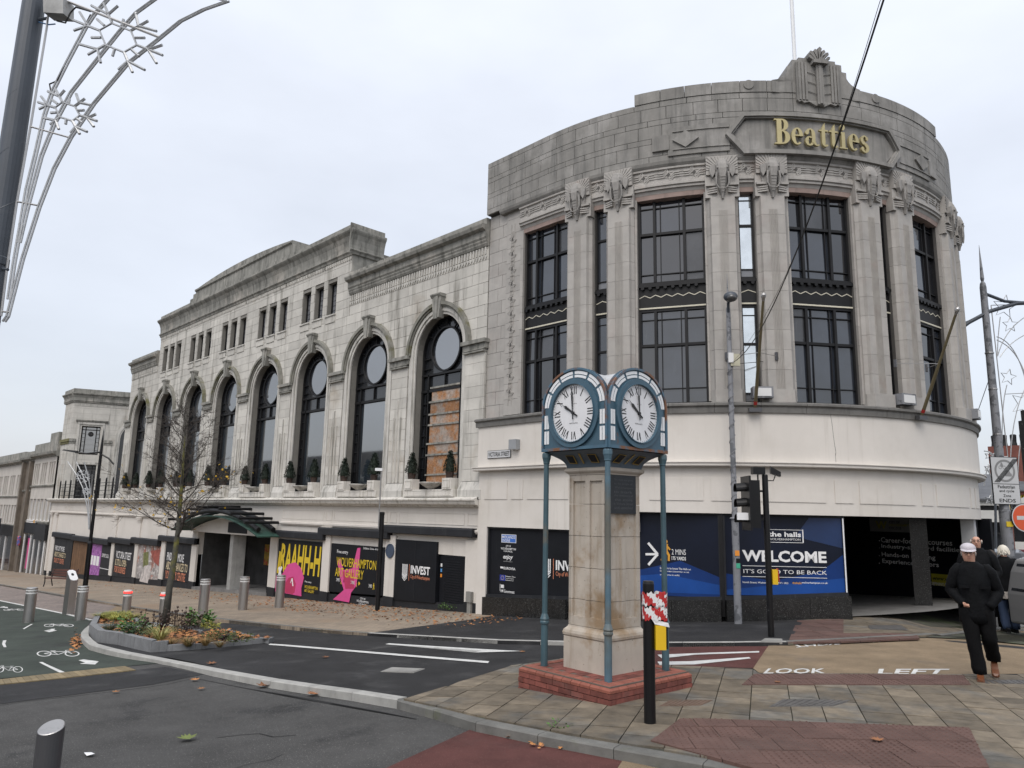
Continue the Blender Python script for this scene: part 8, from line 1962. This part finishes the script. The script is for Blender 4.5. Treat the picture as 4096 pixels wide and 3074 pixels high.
# balcony railing along the ledge
RL = thing('balcony_railing', 'black iron hooped balcony railing along the cream ledge', 'railing', (-58, 14.8, 2.78))
def rl(u): return (u, 14.78)
for k in range(10):
    u = -64.6+k*1.42; q = MB(); q.tube([(u, 14.78, 2.76), (u, 14.78, 4.0), (u+.06, 14.78, 4.1), (u+.12, 14.78, 4.1), (u+.18, 14.78, 4.0), (u+.18, 14.78, 2.76)], .03, 6); q.build('hoop', BLK, RL)
for z in (3.0, 3.3, 3.6, 3.8): MB().tube([(-64.7, 14.78, z), (-51.2, 14.78, z)], .018, 6).build('rail', BLK, RL)
MB().box(-66.9, -51.0, 14.9, 17.5, 2.58, 2.70).build('terrace_floor', SOOT, SWt)
def terrace(name, label, u0, u1, z1, zc, storeys, m, mp, corn, dark=None, shop=None, Y=15.0):
    t = thing(name, label, 'building', ((u0+u1)/2, Y+4, g((u0+u1)/2))); Mp = lambda u, v, d: (u, Y-d, v)
    holes = []
    for (za, zb, groups, w, per) in storeys:
        for gi in range(groups):
            gc = u0+(u1-u0)*(gi+.5)/groups
            for k in range(per): c = gc+(k-(per-1)/2)*w*1.35; holes.append((c-w/2, c+w/2, za, zb))
    b = MB(); grid_wall(b, Mp, u0, u1, g(u0)-1, zc, holes, 0, -.25); b.box(u0, u1, Y+.3, Y+9, g(u0)-1, zc); w = b.build('wall', m, t)
    MB().uprof(Mp, [(-.2, zc-.2), (.05, zc-.2), (.1, zc-.1), (.4, zc), (.45, zc+.18), (.1, zc+.22), (.1, z1), (-.3, z1)], u0-.05, u1+.05).build('cornice', corn, t)
    for h in holes:
        f = MB(); f.ubox(Mp, h[0], h[0]+.06, h[2], h[3], -.22, -.12); f.ubox(Mp, h[1]-.06, h[1], h[2], h[3], -.22, -.12); f.ubox(Mp, h[0]+.06, h[1]-.06, h[3]-.07, h[3], -.22, -.12); f.ubox(Mp, h[0]+.06, h[1]-.06, h[2], h[2]+.07, -.22, -.12); o = f.build('window', mp, t)
        MB().ubox(Mp, h[0]+.02, h[1]-.02, h[2]+.02, h[3]-.02, -.24, -.2).build('pane', GLB, o)
    for (za, zb, *_x) in storeys: MB().uprof(Mp, [(0, za-.22), (.1, za-.2), (.14, za-.08), (0, za-.05)], u0, u1).build('sill_band', corn, t)
    return t, Mp
OFFW = mat('offwhite_paint', (.50, .47, .43), .85, var=.1, scale=.8, streak=.4, streak_col=(.22, .2, .17), sscale=(3, 3, .3)); BROWN = mat('brown_weathered_stone', (.15, .125, .10), .9, var=.3, scale=1.5, streak=.6, streak_col=(.05, .045, .04), sscale=(3, 3, .2)); TANP = mat('tan_window_panel', (.30, .22, .15), .7)
t, Mp = terrace('terrace_building', 'narrow pale terrace with barber shop below beside the big store', -75.0, -67.5, 7.4, 6.35, [(3.95, 5.75, 3, .48, 3), (1.0, 2.75, 2, .95, 3)], OFFW, ORANGEW, SOOT)
MB().box(-70.0, -67.5, 14.9, 15.4, 7.4, 8.1).build('chimney_block', SOOT, t)
MB().ubox(Mp, -71.0, -67.5, -.5, .72, 0, .2).build('shop_fascia', CHAR, t); MB().ubox(Mp, -75.0, -71.1, -.1, .75, 0, .15).build('shop_fascia', HOARD, t)
q = MB(); q.ubox(Mp, -74.6, -67.7, g(-71)-.2, -.2, 0, .03); q.build('shop_window', GLB, t)
for u in (-74.8, -72.5, -71.2, -69.4, -67.8): MB().ubox(Mp, u-.07, u+.07, g(u)-.2, -.2, .03, .1).build('shop_frame', ORANGEW, t)
MB().ubox(Mp, -73.3, -72.7, g(-73)+.3, -.5, .03, .05).build('pink_poster', PINK, t); bp = MB(); bp.lathe([(.09, 0), (.13, .05), (.13, .75), (.09, .8)], 10, (-75.0, 14.6, -1.2)); bp.build('barber_pole', mat('barber_stripes', (.5, .1, .1), .5, var=.5, scale=6, col2=(.1, .12, .35), mix2=(.45, .5), s2=5), t)
MB().ubox(Mp, -74.6, -71.4, .78, 1.02, .05, .12).build('banner', ORANGEW, t); MB().ubox(Mp, -72.1, -71.5, .80, 1.0, .12, .13).build('orange_mark', ORG, t)
t, Mp = terrace('terrace_building', 'dark weathered stone bay between the two pale terraces', -78.6, -75.05, 6.9, 6.2, [(3.6, 5.2, 1, .5, 1)], BROWN, BLK, SOOT)
for u in (-78.3, -75.6): MB().ubox(Mp, u, u+.45, g(-77)-.2, 6.0, 0, .3).build('pilaster', BROWN, t)
t, Mp = terrace('terrace_building', 'long pale terrace with to let board at the street edge', -96, -78.65, 7.0, 6.1, [(3.1, 4.95, 6, .55, 3), (.5, 2.2, 5, .8, 3)], OFFW, ORANGEW, SOOT)
q = MB(); q.ubox(Mp, -96, -78.8, g(-87)-.6, -.6, 0, .03); q.build('shop_window', GLB, t); MB().ubox(Mp, -96, -78.7, -.6, .35, 0, .2).build('shop_fascia', CHAR, t)
for k in range(6): u = -79.2-k*2.9; MB().ubox(Mp, u-.1, u+.1, g(u)-.2, -.6, .03, .12).build('shop_frame', ORANGEW if k % 3 else mat('blue_door', (.03, .06, .2), .5), t)
t, Mp = terrace('terrace_building', 'distant grey stone block closing the view down the street', -130, -96.1, 7.6, 6.8, [(2.6, 4.8, 9, .8, 2)], STONE, BLK, SOOT)
sg_ = thing('to_let_board', 'white and red to let board projecting from the far terrace', 'sign', (-83.0, 14.6, .6))
MB().box(-83.9, -82.0, 14.2, 14.26, .35, 1.15).build('board', ORANGEW, sg_); MB().box(-83.9, -82.0, 14.17, 14.2, -.1, .33).build('red_panel', mat('red_plastic', (.35, .02, .02)), sg_)
lettering('TO LET', lambda u, v, d: (u, 14.2-d, v), -83.7, -82.2, .5, .95, .004, INK, sg_, .03)
ps_ = thing('hanging_pub_sign', 'dark hanging picture sign in black frame on far terrace', 'sign', (-80.4, 14.5, .2)); MB().box(-81.2, -79.6, 13.9, 13.96, -.2, 1.0).build('frame', BLK, ps_); MB().box(-81.0, -79.8, 13.88, 13.9, -.05, .85).build('picture', mat('sign_picture', (.06, .10, .2), .6, var=.5, scale=4, col2=(.3, .06, .04), mix2=(.5, .6), s2=3), ps_)
# ------------------------------------------------------------------ right-hand street
def at_dist(x, y, D): d = ray(x*KPX, y*KPX); h = D/math.hypot(d[0], d[1]); P = CAM+d*h; return tuple(float(c) for c in P)
def block(name, label, xl, xr, ytop, D, m, wins, roof=None, slope=0.0, windowm=None, depth=8, D2=None):
    A = at_dist(xl, ytop, D); B = at_dist(xr, ytop, D2 or D); F_ = worldfac(A[:2], B[:2]); zt = A[2]; z0 = gz(A[0], A[1])-.3
    t = thing(name, label, 'building', (A[0], A[1], z0)); hs = []
    for (fu, fw, za, zb) in wins: hs.append((F_.L*fu-fw/2, F_.L*fu+fw/2, za, zb))
    b = MB(); grid_wall(b, F_, 0, F_.L, z0, zt, hs, 0, -.2); b.ubox(F_, .01, F_.L-.01, z0, zt-.01, -depth, -.25); b.build('wall', m, t)
    for h in hs:
        f = MB(); f.ubox(F_, h[0], h[0]+.07, h[2], h[3], -.2, -.08); f.ubox(F_, h[1]-.07, h[1], h[2], h[3], -.2, -.08); f.ubox(F_, h[0]+.07, h[1]-.07, h[3]-.08, h[3], -.2, -.08); f.ubox(F_, h[0]+.07, h[1]-.07, h[2], h[2]+.08, -.2, -.08); w = f.build('window', windowm or BLK, t); MB().ubox(F_, h[0], h[1], h[2], h[3], -.24, -.18).build('pane', GLB, w)
    if roof: MB().uprof(F_, [(.15, zt), (.15, zt+.1), (-depth/2, zt+roof), (-depth, zt+.1), (-depth, zt)], -.1, F_.L+.1).build('roof', mat('slate_roof', (.10, .105, .115), .8, var=.2), t)
    return t, F_, zt
WHB = mat('white_painted_wall', (.55, .55, .53), .85, var=.06, streak=.2, streak_col=(.3, .3, .28), sscale=(3, 3, .3))
t, F_, zt = block('white_building', 'white rendered building with grey slate roof down the side street', 2119, 2180, 1082, 46, WHB, [(.25, 1.0, 1.8, 2.3), (.62, .9, .8, 2.4), (.25, .9, 3.0, 3.25)], 1.6)
MB().ubox(F_, .2, F_.L*.7, .3, 1.0, 0, .08).build('shop_sign', mat('pale_blue_sign', (.4, .5, .55), .5), t); MB().ubox(F_, .2, F_.L*.9, -.2, .3, 0, .06).build('shop_window', GLB, t)
lettering('Dental', F_, F_.L*.35, F_.L*.62, .55, .85, .085, mat('print_blue', (.02, .06, .3), .5), t, .02)
t, F_, zt = block('brick_building', 'red brick building with tall chimney and black pots', 2176, 2330, 1062, 58, mat('far_brick', (.17, .06, .045), .9, var=.2), [(.12, .9, 2.2, 4.2), (.3, .9, 2.2, 4.2), (.5, .9, 2.2, 4.2)], 1.8, windowm=YELW)
c_ = at_dist(2196, 1060, 60); ch_ = MB().box(c_[0]-1.3, c_[0]+1.6, c_[1]-.6, c_[1]+.6, zt-.5, zt+3.1).build('chimney', mat('far_brick', (.17, .06, .045)), t)
for k in range(5): q = MB(); q.lathe([(.22, zt+3.1), (.18, zt+3.4), (.2, zt+3.85), (.14, zt+3.9)], 8, (c_[0]-1.0+k*.55, c_[1], 0)); q.build('chimney_pot', BLK, ch_)
t, F_, zt = block('white_gabled_building', 'white ornate gabled shop building beyond the no entry sign', 2192, 2300, 1100, 48, WHB, [(.12, .8, 1.4, 3.0), (.35, .8, 1.4, 3.0)], None)
MB().upoly(F_, [(0, zt), (1.8, zt), (1.6, zt+.5), (1.2, zt+.7), (.9, zt+1.1), (.6, zt+.7), (.2, zt+.5)], -.4, .1).build('gable', WHB, t); MB().disc(F_, .9, zt+.45, .25, .1, .2, 14).build('roundel', WHB, t); MB().ubox(F_, 0, F_.L, .2, 1.0, 0, .2).build('shop_fascia', mat('maroon', (.12, .02, .03), .5), t)
sd = at_dist(2130, 1010, 38); t = thing('star_decoration', 'distant unlit star light frame over the side street', 'decoration', (sd[0], sd[1], gz(sd[0], sd[1]))); f = (lambda fn: fn)(plane_px((sd[0], sd[1], gz(sd[0], sd[1])), yd))
MB().tube([f(2149, 1000), f(2152, 1215)], .05, 8).build('column', SLATE, t, local=True)
for (x, y, r_) in ((2136, 985, 9), (2148, 985, 8), (2134, 1012, 8), (2138, 1080, 10)): b = MB(); star(b, f, x, y, r_, .2, .025); b.build('star', ROPE, t, local=True)
for c3 in (((2126, 975), (2148, 975), (2150, 1000)), ((2126, 1050), (2130, 1000), (2150, 995)), ((2140, 1080), (2150, 1030), (2128, 1010))): MB().tube([f(x, y) for x, y in curve(*c3)], .025, 5).build('light_rope', ROPE, t, local=True)
# ------------------------------------------------------------------ vehicles
def vehicle(name, label, loc, rz, prof, width, paint, wheels, wr, wins, cat):
    t = thing(name, label, cat, loc, rz); n = len(prof); h = width/2; b = MB(); ins = .10
    vs = [(x, -h, z) for x, z in prof]+[(x, h, z) for x, z in prof]; zm = max(z for x, z in prof)
    sh = lambda z: 1-.14*max(0, (z-zm*.5)/(zm*.5))
    vs = [(x, y*sh(z), z) for x, y, z in vs]; b.add(vs, [tuple(range(n)), tuple(range(2*n-1, n-1, -1))]+[(i, (i+1) % n, n+(i+1) % n, n+i) for i in range(n)])
    body = b.build('body', paint, t, local=True); bv = body.modifiers.new('bevel', 'BEVEL'); bv.width = .07; bv.segments = 3; bv.angle_limit = .4
    for wx in wheels:
        for s_ in (-1, 1):
            q = MB(); q.tube([(wx, s_*(h-.2), wr), (wx, s_*(h+.01), wr)], wr, 20); w = q.build('wheel', mat('tyre_rubber', (.012, .012, .012), .8), t, local=True); q = MB(); q.tube([(wx, s_*(h-.02), wr), (wx, s_*(h+.02), wr)], wr*.6, 14); q.build('rim', STEEL, w, local=True)
    for i, (pl, side) in enumerate(wins):
        q = MB()
        if side in ('L', 'R'):
            s_ = -1 if side == 'L' else 1; P = [(x, s_*(h*sh(z)+.004), z) for x, z in pl]; P2 = [(x, s_*(h*sh(z)+.014), z) for x, z in pl]; q.prism(P, P2)
        else:
            (x0, z0), (x1, z1), hw = pl; ex = .012 if side == 'F' else -.012; q.prism([(x0, -hw*.98, z0), (x0, hw*.98, z0), (x1, hw*.86, z1), (x1, -hw*.86, z1)], [(x0+ex, -hw*.98, z0+.01), (x0+ex, hw*.98, z0+.01), (x1+ex, hw*.86, z1+.01), (x1+ex, -hw*.86, z1+.01)])
        q.build('window', GLB, t, local=True)
    return t
SIL = mat('silver_grey_paint', (.30, .30, .305), .3, var=.04, metal=.4, coat=.5)
vb = at_dist(2216, 1240, 22.5); vz = gz(vb[0]+1, vb[1])+FARO; dR = (math.cos(yd), math.sin(yd))
vprof = [(-2.4, .28), (-2.42, 1.0), (-2.34, 1.55), (-2.2, 1.86), (-1.9, 1.95), (1.2, 1.95), (1.55, 1.85), (2.05, 1.12), (2.5, .95), (2.55, .3)]
v = vehicle('parked_van', 'silver grey van with dark windows parked beyond the light column', (vb[0]+dR[0]*2.45, vb[1]+dR[1]*2.45, vz-.1), yd+.06, vprof, 1.85, SIL, (-1.55, 1.6), .34, [([(-2.15, 1.1), (-2.05, 1.7), (-.6, 1.74), (-.6, 1.1)], 'L'), ([(-.5, 1.1), (-.5, 1.74), (.7, 1.74), (.7, 1.1)], 'L'), ([(.8, 1.1), (.8, 1.74), (1.3, 1.7), (1.7, 1.15)], 'L'), (((1.62, 1.82), (2.02, 1.15), .78), 'F'), (((-2.40, 1.08), (-2.25, 1.75), .76), 'B')], 'van')
MB().upoly(lambda u, vv, d: (u, -.905-d, vv), [(-1.9, 1.15), (-1.7, 1.55), (-1.55, 1.6), (-1.6, 1.2)], 0, .03).build('yellow_decal', YELW, v, local=True); MB().upoly(lambda u, vv, d: (u, -.905-d, vv), [(-2.05, 1.12), (-1.95, 1.5), (-1.8, 1.35)], 0, .032).build('green_decal', mat('green_sticker', (.05, .35, .22)), v, local=True)
cprof = [(-1.9, .25), (-1.95, .75), (-1.85, 1.0), (-1.4, 1.42), (-.6, 1.5), (.2, 1.46), (.85, 1.0), (1.7, .85), (1.9, .6), (1.88, .25)]
cb2 = at_dist(2150, 1205, 33); cv_ = vehicle('parked_car', 'dark hatchback with lit red tail lamp beyond the walking woman', (cb2[0], cb2[1], gz(cb2[0], cb2[1])-.05), YAW-.45, cprof, 1.7, mat('dark_car_paint', (.03, .032, .036), .3, coat=.6), (-1.2, 1.2), .3, [([(-1.3, 1.0), (-1.15, 1.36), (-.3, 1.40), (-.3, 1.0)], 'L'), ([(-.2, 1.0), (-.2, 1.4), (.2, 1.38), (.7, 1.0)], 'L'), ([(-1.3, 1.0), (-1.15, 1.36), (-.3, 1.40), (-.3, 1.0)], 'R'), (((-1.86, 1.02), (-1.45, 1.38), .66), 'B'), (((.28, 1.42), (.82, 1.02), .66), 'F')], 'car')
for s_ in (-1, 1): MB().box(-1.98, -1.88, s_*.7-.12, s_*.7+.12, .72, .9).build('tail_light', mat('lit_tail_lamp', (.5, .02, .02), .4, emit=(1, .05, .03, 1.5)), cv_, local=True)
# ================================================================== PEOPLE
SKIN = mat('skin', (.50, .28, .20), .55, var=.08, scale=12); COAT = mat('black_quilted_coat', (.0045, .005, .006), .7, spec=.12, var=.4, scale=7, bump=1.0, bscale=26); TRS = mat('black_trousers', (.0035, .0035, .004), .85, spec=.15, var=.2, bump=.6, bscale=16); SHOE = mat('brown_leather', (.13, .045, .018), .4, var=.2); CAPM = mat('pale_lilac_cap', (.50, .47, .50), .8, var=.08)
def skin(name, V, E, Rr, m, parent, sub=2):
    me = bpy.data.meshes.new(name); me.from_pydata(V, E, []); o = bpy.data.objects.new(name, me); COL.objects.link(o); o.modifiers.new('skin', 'SKIN')
    for i, r_ in enumerate(Rr): sv = me.skin_vertices[0].data[i]; sv.radius = r_ if isinstance(r_, tuple) else (r_, r_)
    me.skin_vertices[0].data[0].use_root = True
    sb = o.modifiers.new('sub', 'SUBSURF'); sb.levels = sub; sb.render_levels = sub
    dg = bpy.context.evaluated_depsgraph_get(); dg.update(); nm = bpy.data.meshes.new_from_object(o.evaluated_get(dg)); bpy.data.objects.remove(o)
    nm.materials.clear(); nm.materials.append(m); nm.polygons.foreach_set('use_smooth', [True]*len(nm.polygons)); o = bpy.data.objects.new(name, nm); COL.objects.link(o); o.parent = parent; return o
def person(label, loc, rz, H, coat, trs, hair, pose='walk', shoe=SHOE, cap=None, coat_len=.46, glasses=False, bald=False):
    t = thing('person', label, 'person', loc, rz); s = H/1.78
    def S_(P): return [(x*s, y*s, z*s) for x, y, z in P]
    if pose == 'walk': fr, fl, kr, kl = (-.02, -.12, .05), (.17, .30, .16), (-.06, -.08, .50), (.13, -.02, .50)
    else: fr, fl, kr, kl = (-.10, -.04, .05), (.10, .12, .07), (-.10, -.05, .49), (.10, .0, .49)
    hr, hl = (-.09, 0, .92), (.09, 0, .92); shr, shl = (-.19, .02, 1.43), (.19, .02, 1.43)
    elr, ell = (-.285, .06, 1.15), (.285, .06, 1.14); har, hal = (-.13, -.10, .97), (.15, -.10, .95)
    hx = -.03 if pose == 'walk' else 0
    V = [(0, 0, .95), (0, .01, 1.15), (0, .02, 1.36), (hx*.4, .01, 1.50), (hx, -.015, 1.58), (hx, -.02, 1.66), (hx, -.01, 1.745), hr, kr, (fr[0], fr[1]+.03, .1), hl, kl, (fl[0], fl[1]+.03, .2 if pose == 'walk' else .1), shr, elr, har, shl, ell, hal]
    V[13] = (-.15, .02, 1.36); V[16] = (.15, .02, 1.36); V[15] = (har[0], har[1]+.04, har[2]); V[18] = (hal[0], hal[1]+.04, hal[2])
    Ed = [(0, 1), (1, 2), (2, 3), (3, 4), (4, 5), (5, 6), (0, 7), (7, 8), (8, 9), (0, 10), (10, 11), (11, 12), (2, 13), (13, 14), (14, 15), (2, 16), (16, 17), (17, 18)]
    Rr = [(.13, .10), (.12, .09), (.11, .08), .05, (.072, .085), (.078, .098), (.05, .06), .09, .055, .04, .09, .055, .04, .065, .045, .03, .05, .04, .03]
    skin('body', S_(V), Ed, [tuple(q*s for q in (r_ if isinstance(r_, tuple) else (r_, r_))) for r_ in Rr], SKIN, t)
    rw = random.Random(int(H*1000))
    def loft(rings, n=18, wr=.006):
        q = MB(); vs = []
        for i, (cx0, cy0, cz0, rx, ry) in enumerate(rings):
            for k in range(n):
                a = 2*math.pi*k/n; f = 1+rw.uniform(-wr, wr)/max(rx, .05)+.02*math.sin(3*a+i*1.7)
                vs.append(((cx0+rx*f*math.cos(a))*s, (cy0+ry*f*math.sin(a))*s, cz0*s+rw.uniform(-.003, .003)))
        m_ = len(rings); q.add(vs, [(i*n+k, i*n+(k+1) % n, (i+1)*n+(k+1) % n, (i+1)*n+k) for i in range(m_-1) for k in range(n)]+[tuple(range(n-1, -1, -1)), tuple((m_-1)*n+k for k in range(n))]); return q
    hem = .86-coat_len*.22
    CT_ = loft([(0, .01, hem-.03, .205, .15), (0, .01, hem+.06, .212, .158), (0, .01, .95, .208, .152), (0, .01, 1.02, .197, .147), (0, .01, 1.1, .193, .145), (0, .012, 1.2, .2, .148), (0, .015, 1.3, .212, .148), (0, .02, 1.38, .21, .138), (0, .02, 1.44, .20, .128), (hx*.3, .015, 1.495, .15, .115), (hx*.5, .01, 1.52, .105, .098), (hx*.6, .0, 1.545, .088, .088)]).build('coat', coat, t, local=True, smooth=True)
    for (A0, B0, C0) in ((shr, elr, har), (shl, ell, hal)):
        pts = []; e_ = -1 if A0[0] < 0 else 1
        for k in range(13):
            u = k/6; P = [A0[j]+(B0[j]-A0[j])*u for j in range(3)] if u <= 1 else [B0[j]+(C0[j]-B0[j])*(u-1) for j in range(3)]
            pts.append(((P[0])*s, P[1]*s, P[2]*s))
        pts = [(.10*e_*s, .02*s, 1.46*s), (.155*e_*s, .02*s, 1.455*s)]+pts[1:]
        q = MB(); q.tube(pts, [s*.045, s*.075]+[s*(.084-.0018*k+rw.uniform(-.007, .007)) for k in range(12)], 12); q.build('sleeve', coat, CT_, local=True, smooth=True)
    for (h_, k_, f_, zb) in ((hr, kr, fr, .075), (hl, kl, (fl[0], fl[1]-.03, fl[2]), .20 if pose == 'walk' else .085)):
        rings = []
        for k in range(12):
            u = k/11*2; P = [h_[j]+(k_[j]-h_[j])*u for j in range(3)] if u <= 1 else [k_[j]+((f_[0], f_[1]+.02, zb)[j]-k_[j])*(u-1) for j in range(3)]
            rr = .118-.030*min(u, 1)-.006*max(u-1, 0); rings.append((P[0], P[1], P[2], rr, rr*1.05))
        loft(rings, 14, .009).build('trouser_leg', trs, t, local=True, smooth=True)
    for (x, y, z), tilt in ((fr, 0), (fl, .55 if pose == 'walk' else 0)):
        q = MB(); vs = []
        for (yy, w, h0, h1) in ((.10, .035, .0, .07), (.06, .042, .0, .10), (-.02, .045, .0, .09), (-.10, .05, .0, .06), (-.17, .045, .0, .045), (-.20, .02, .005, .03)): vs += [(-w, yy, h0), (w, yy, h0), (w*.8, yy, h1), (-w*.8, yy, h1)]
        n = 6; fs = [(0, 1, 2, 3), tuple(4*(n-1)+k for k in (3, 2, 1, 0))]+[(4*i+k, 4*i+4+k, 4*i+4+(k+1) % 4, 4*i+(k+1) % 4) for i in range(n-1) for k in range(4)]
        ct, st = math.cos(tilt), math.sin(tilt); q.add([((x+a)*s, (y+(b_*ct-c*st))*s, (z-.05+(b_*st+c*ct)+.0)*s) for a, b_, c in vs], fs); q.build('shoe', shoe, t, local=True)
    hz = 1.66*s; cx_, cy_ = hx*s, -.015*s
    f = MB(); f.sphere((cx_, cy_-.10*s, hz-.025*s), .018*s, 8, 6, sc=(.8, 1.1, 1.3)); f.build('nose', SKIN, t, local=True, smooth=True)
    for e in (-1, 1): f = MB(); f.sphere((cx_+e*.082*s, cy_+.01*s, hz-.005*s), .028*s, 8, 6, sc=(.45, .7, 1.1)); f.build('ear', SKIN, t, local=True, smooth=True)
    f = MB(); f.box(cx_-.025*s, cx_+.025*s, cy_-.098*s, cy_-.088*s, hz-.070*s, hz-.062*s); f.build('mouth', mat('lip', (.25, .09, .08), .5), t, local=True)
    for e in (-1, 1): f = MB(); f.sphere((cx_+e*.032*s, cy_-.088*s, hz+.012*s), .012*s, 8, 5); f.build('eye', mat('eye_dark', (.03, .025, .02), .3), t, local=True)
    if glasses:
        for e in (-1, 1): f = MB(); f.ring(lambda u, v_, d: (u, cy_-.104*s-d, v_), cx_+e*.034*s, hz+.012*s, .022*s, .027*s, 0, .005, n=14); f.build('glasses', BLK, t, local=True)
    if cap:
        f = MB(); f.sphere((cx_, cy_+.012*s, hz+.066*s), .104*s, 16, 10, sc=(.93, 1.05, .70)); o = f.build('cap', cap, t, local=True, smooth=True)
        f = MB(); f.prism([(cx_+.095*s*math.cos(a), cy_-.06*s-.09*s*math.sin(a), hz+.040*s-.02*s*math.sin(a)) for a in [math.pi*k/10 for k in range(11)]], [(cx_+.09*s*math.cos(a), cy_-.05*s-.085*s*math.sin(a), hz+.055*s-.02*s*math.sin(a)) for a in [math.pi*k/10 for k in range(11)]]); f.build('cap_peak', cap, o, local=True)
    if hair is not None:
        rh = random.Random(9); f = MB()
        if bald or cap: f.ring(lambda u, v_, d: (cx_+u, cy_+v_, hz-.02*s+d), 0, .012*s, .078*s, .092*s, -.02*s, .035*s, math.radians(-20), math.radians(200), 16, sv=1.1)
        else:
            f.sphere((cx_, cy_+.022*s, hz+.01*s), .108*s, 16, 10, sc=(.95, 1.02, 1.08))
            for _ in range(160): a = rh.uniform(0, 6.28); e = rh.uniform(-.6, 1.4); p = Vector((cx_+.10*s*math.cos(a)*math.cos(e), cy_+.02*s+.11*s*math.sin(a)*math.cos(e), hz+.11*s*math.sin(e))); d = Vector((math.cos(a)*.5, math.sin(a)*.5, -.9)); w = .012*s; f.add([tuple(p+Vector((-w, 0, 0))), tuple(p+Vector((w, 0, 0))), tuple(p+d*.05*s)], [(0, 1, 2)])
        f.build('hair', hair, t, local=True, smooth=True)
    return t
GREYH = mat('grey_hair', (.35, .34, .32), .8); WHITEH = mat('white_hair', (.62, .58, .50), .8, var=.1); BRNH = mat('brown_hair', (.05, .035, .025), .7)
def face_cam(P): return math.atan2(-P[1], -P[0])+math.pi/2
def stand(x, ytop, D):
    """base point and height of someone whose head top is at the pixel, D metres away"""
    d = ray(x*KPX, ytop*KPX); P = CAM+d*(D/math.hypot(d[0], d[1])); b = (float(P[0]), float(P[1]), gz(P[0], P[1])+FARO); return b, float(P[2])-b[2]
MP = base_at(2121, 1466, .014)
m1 = person('man in pale cap and black quilted coat walking with hands in pockets', MP, face_cam(MP)+.03, 1.80, COAT, TRS, GREYH, 'walk', cap=CAPM, glasses=True)
for (x, z) in ((-.12, 1.22), (.13, 1.22)): MB().box(x-.06, x+.06, -.165, -.13, z-.015, z+.02).build('pocket_flap', COAT, m1, local=True)
Ph = MB()
for k in range(4): Ph.tube([(-.145+.018*k, -.205, 1.005-.004*k), (-.14+.018*k, -.215, .985-.006*k), (-.135+.017*k, -.2, .955)], [.011, .010, .008], 6)
Ph.tube([(-.15, -.2, 1.01), (-.12, -.215, 1.0)], .011, 6); Ph.build('hand', SKIN, m1, local=True, smooth=True)
BP, bh = stand(2107, 1151, 18.0)
person('bald man in glasses and dark hooded coat behind the capped man', BP, face_cam(BP), bh*.985, COAT, TRS, GREYH, 'stand', shoe=BLACKP, glasses=True, bald=True)
WP, wh = stand(2165, 1172, 24.0)
wm = person('white haired woman in black coat with cream shoulder bag', WP, face_cam(WP)+math.pi+.3, wh*.97, COAT, mat('blue_jeans', (.03, .05, .10), .85), WHITEH, 'stand', shoe=BLACKP, coat_len=.75)
bg_ = thing('shoulder_bag', 'small cream shoulder bag hanging on the white haired woman', 'bag', (WP[0], WP[1], WP[2]+.85)); fx = plane_px((WP[0]+FW[0]*-.25, WP[1]+FW[1]*-.25, WP[2]+.85), yd)
q = MB(); c0 = Vector((-FW[0]*.26+math.cos(yd)*-.14, -FW[1]*.26+math.sin(yd)*-.14, .12)); q.obox(tuple(c0), .24, .1, .17, yd); q.build('bag', mat('cream_leather', (.55, .50, .45), .5), bg_, local=True); q = MB(); q.tube([tuple(c0+Vector((0, 0, .08))), (-FW[0]*.2+math.cos(yd)*.0, -FW[1]*.2+math.sin(yd)*.0, .4), (math.cos(yd)*.14, math.sin(yd)*.14, .58)], .01, 5); q.build('strap', mat('cream_leather', (.55, .50, .45)), bg_, local=True)
QP, qh = stand(2139, 1183, 24.5)
person('brown haired person in dark coat walking beside the white haired woman', QP, face_cam(QP)+math.pi, qh*.97, COAT, TRS, BRNH, 'stand', shoe=BLACKP, coat_len=.6)
# ------------------------------------------------------------------ the other side of the street, seen in the window reflections
OB = thing('opposite_building', 'plain stone block facing the arcaded store across the street', 'building', (-75, -14, g(-75)))
Mo = lambda u, v, d: (u, -10.0+d, v)
hs = [(-138+k*5.5, -135.5+k*5.5, z0, z0+1.8) for k in range(21) for z0 in (-1.5, 2.2)]
b = MB(); grid_wall(b, Mo, -140, -22, -7, 5.2, hs, 0, -.3); b.box(-140, -22, -22, -10.4, -7, 5.2); b.build('wall', BROWN, OB)
b = MB(); b.uprof(Mo, [(-.2, 5.1), (.3, 5.1), (.4, 5.5), (-.2, 5.8)], -140, -22); b.build('cornice', SOOT, OB)
b = MB(); b.box(-95, -60, -24, -11, 5.2, 8.2); b.build('upper_storey', BROWN, OB)
for h in hs: MB().ubox(Mo, h[0], h[1], h[2], h[3], -.32, -.26).build('window', GLB, OB)
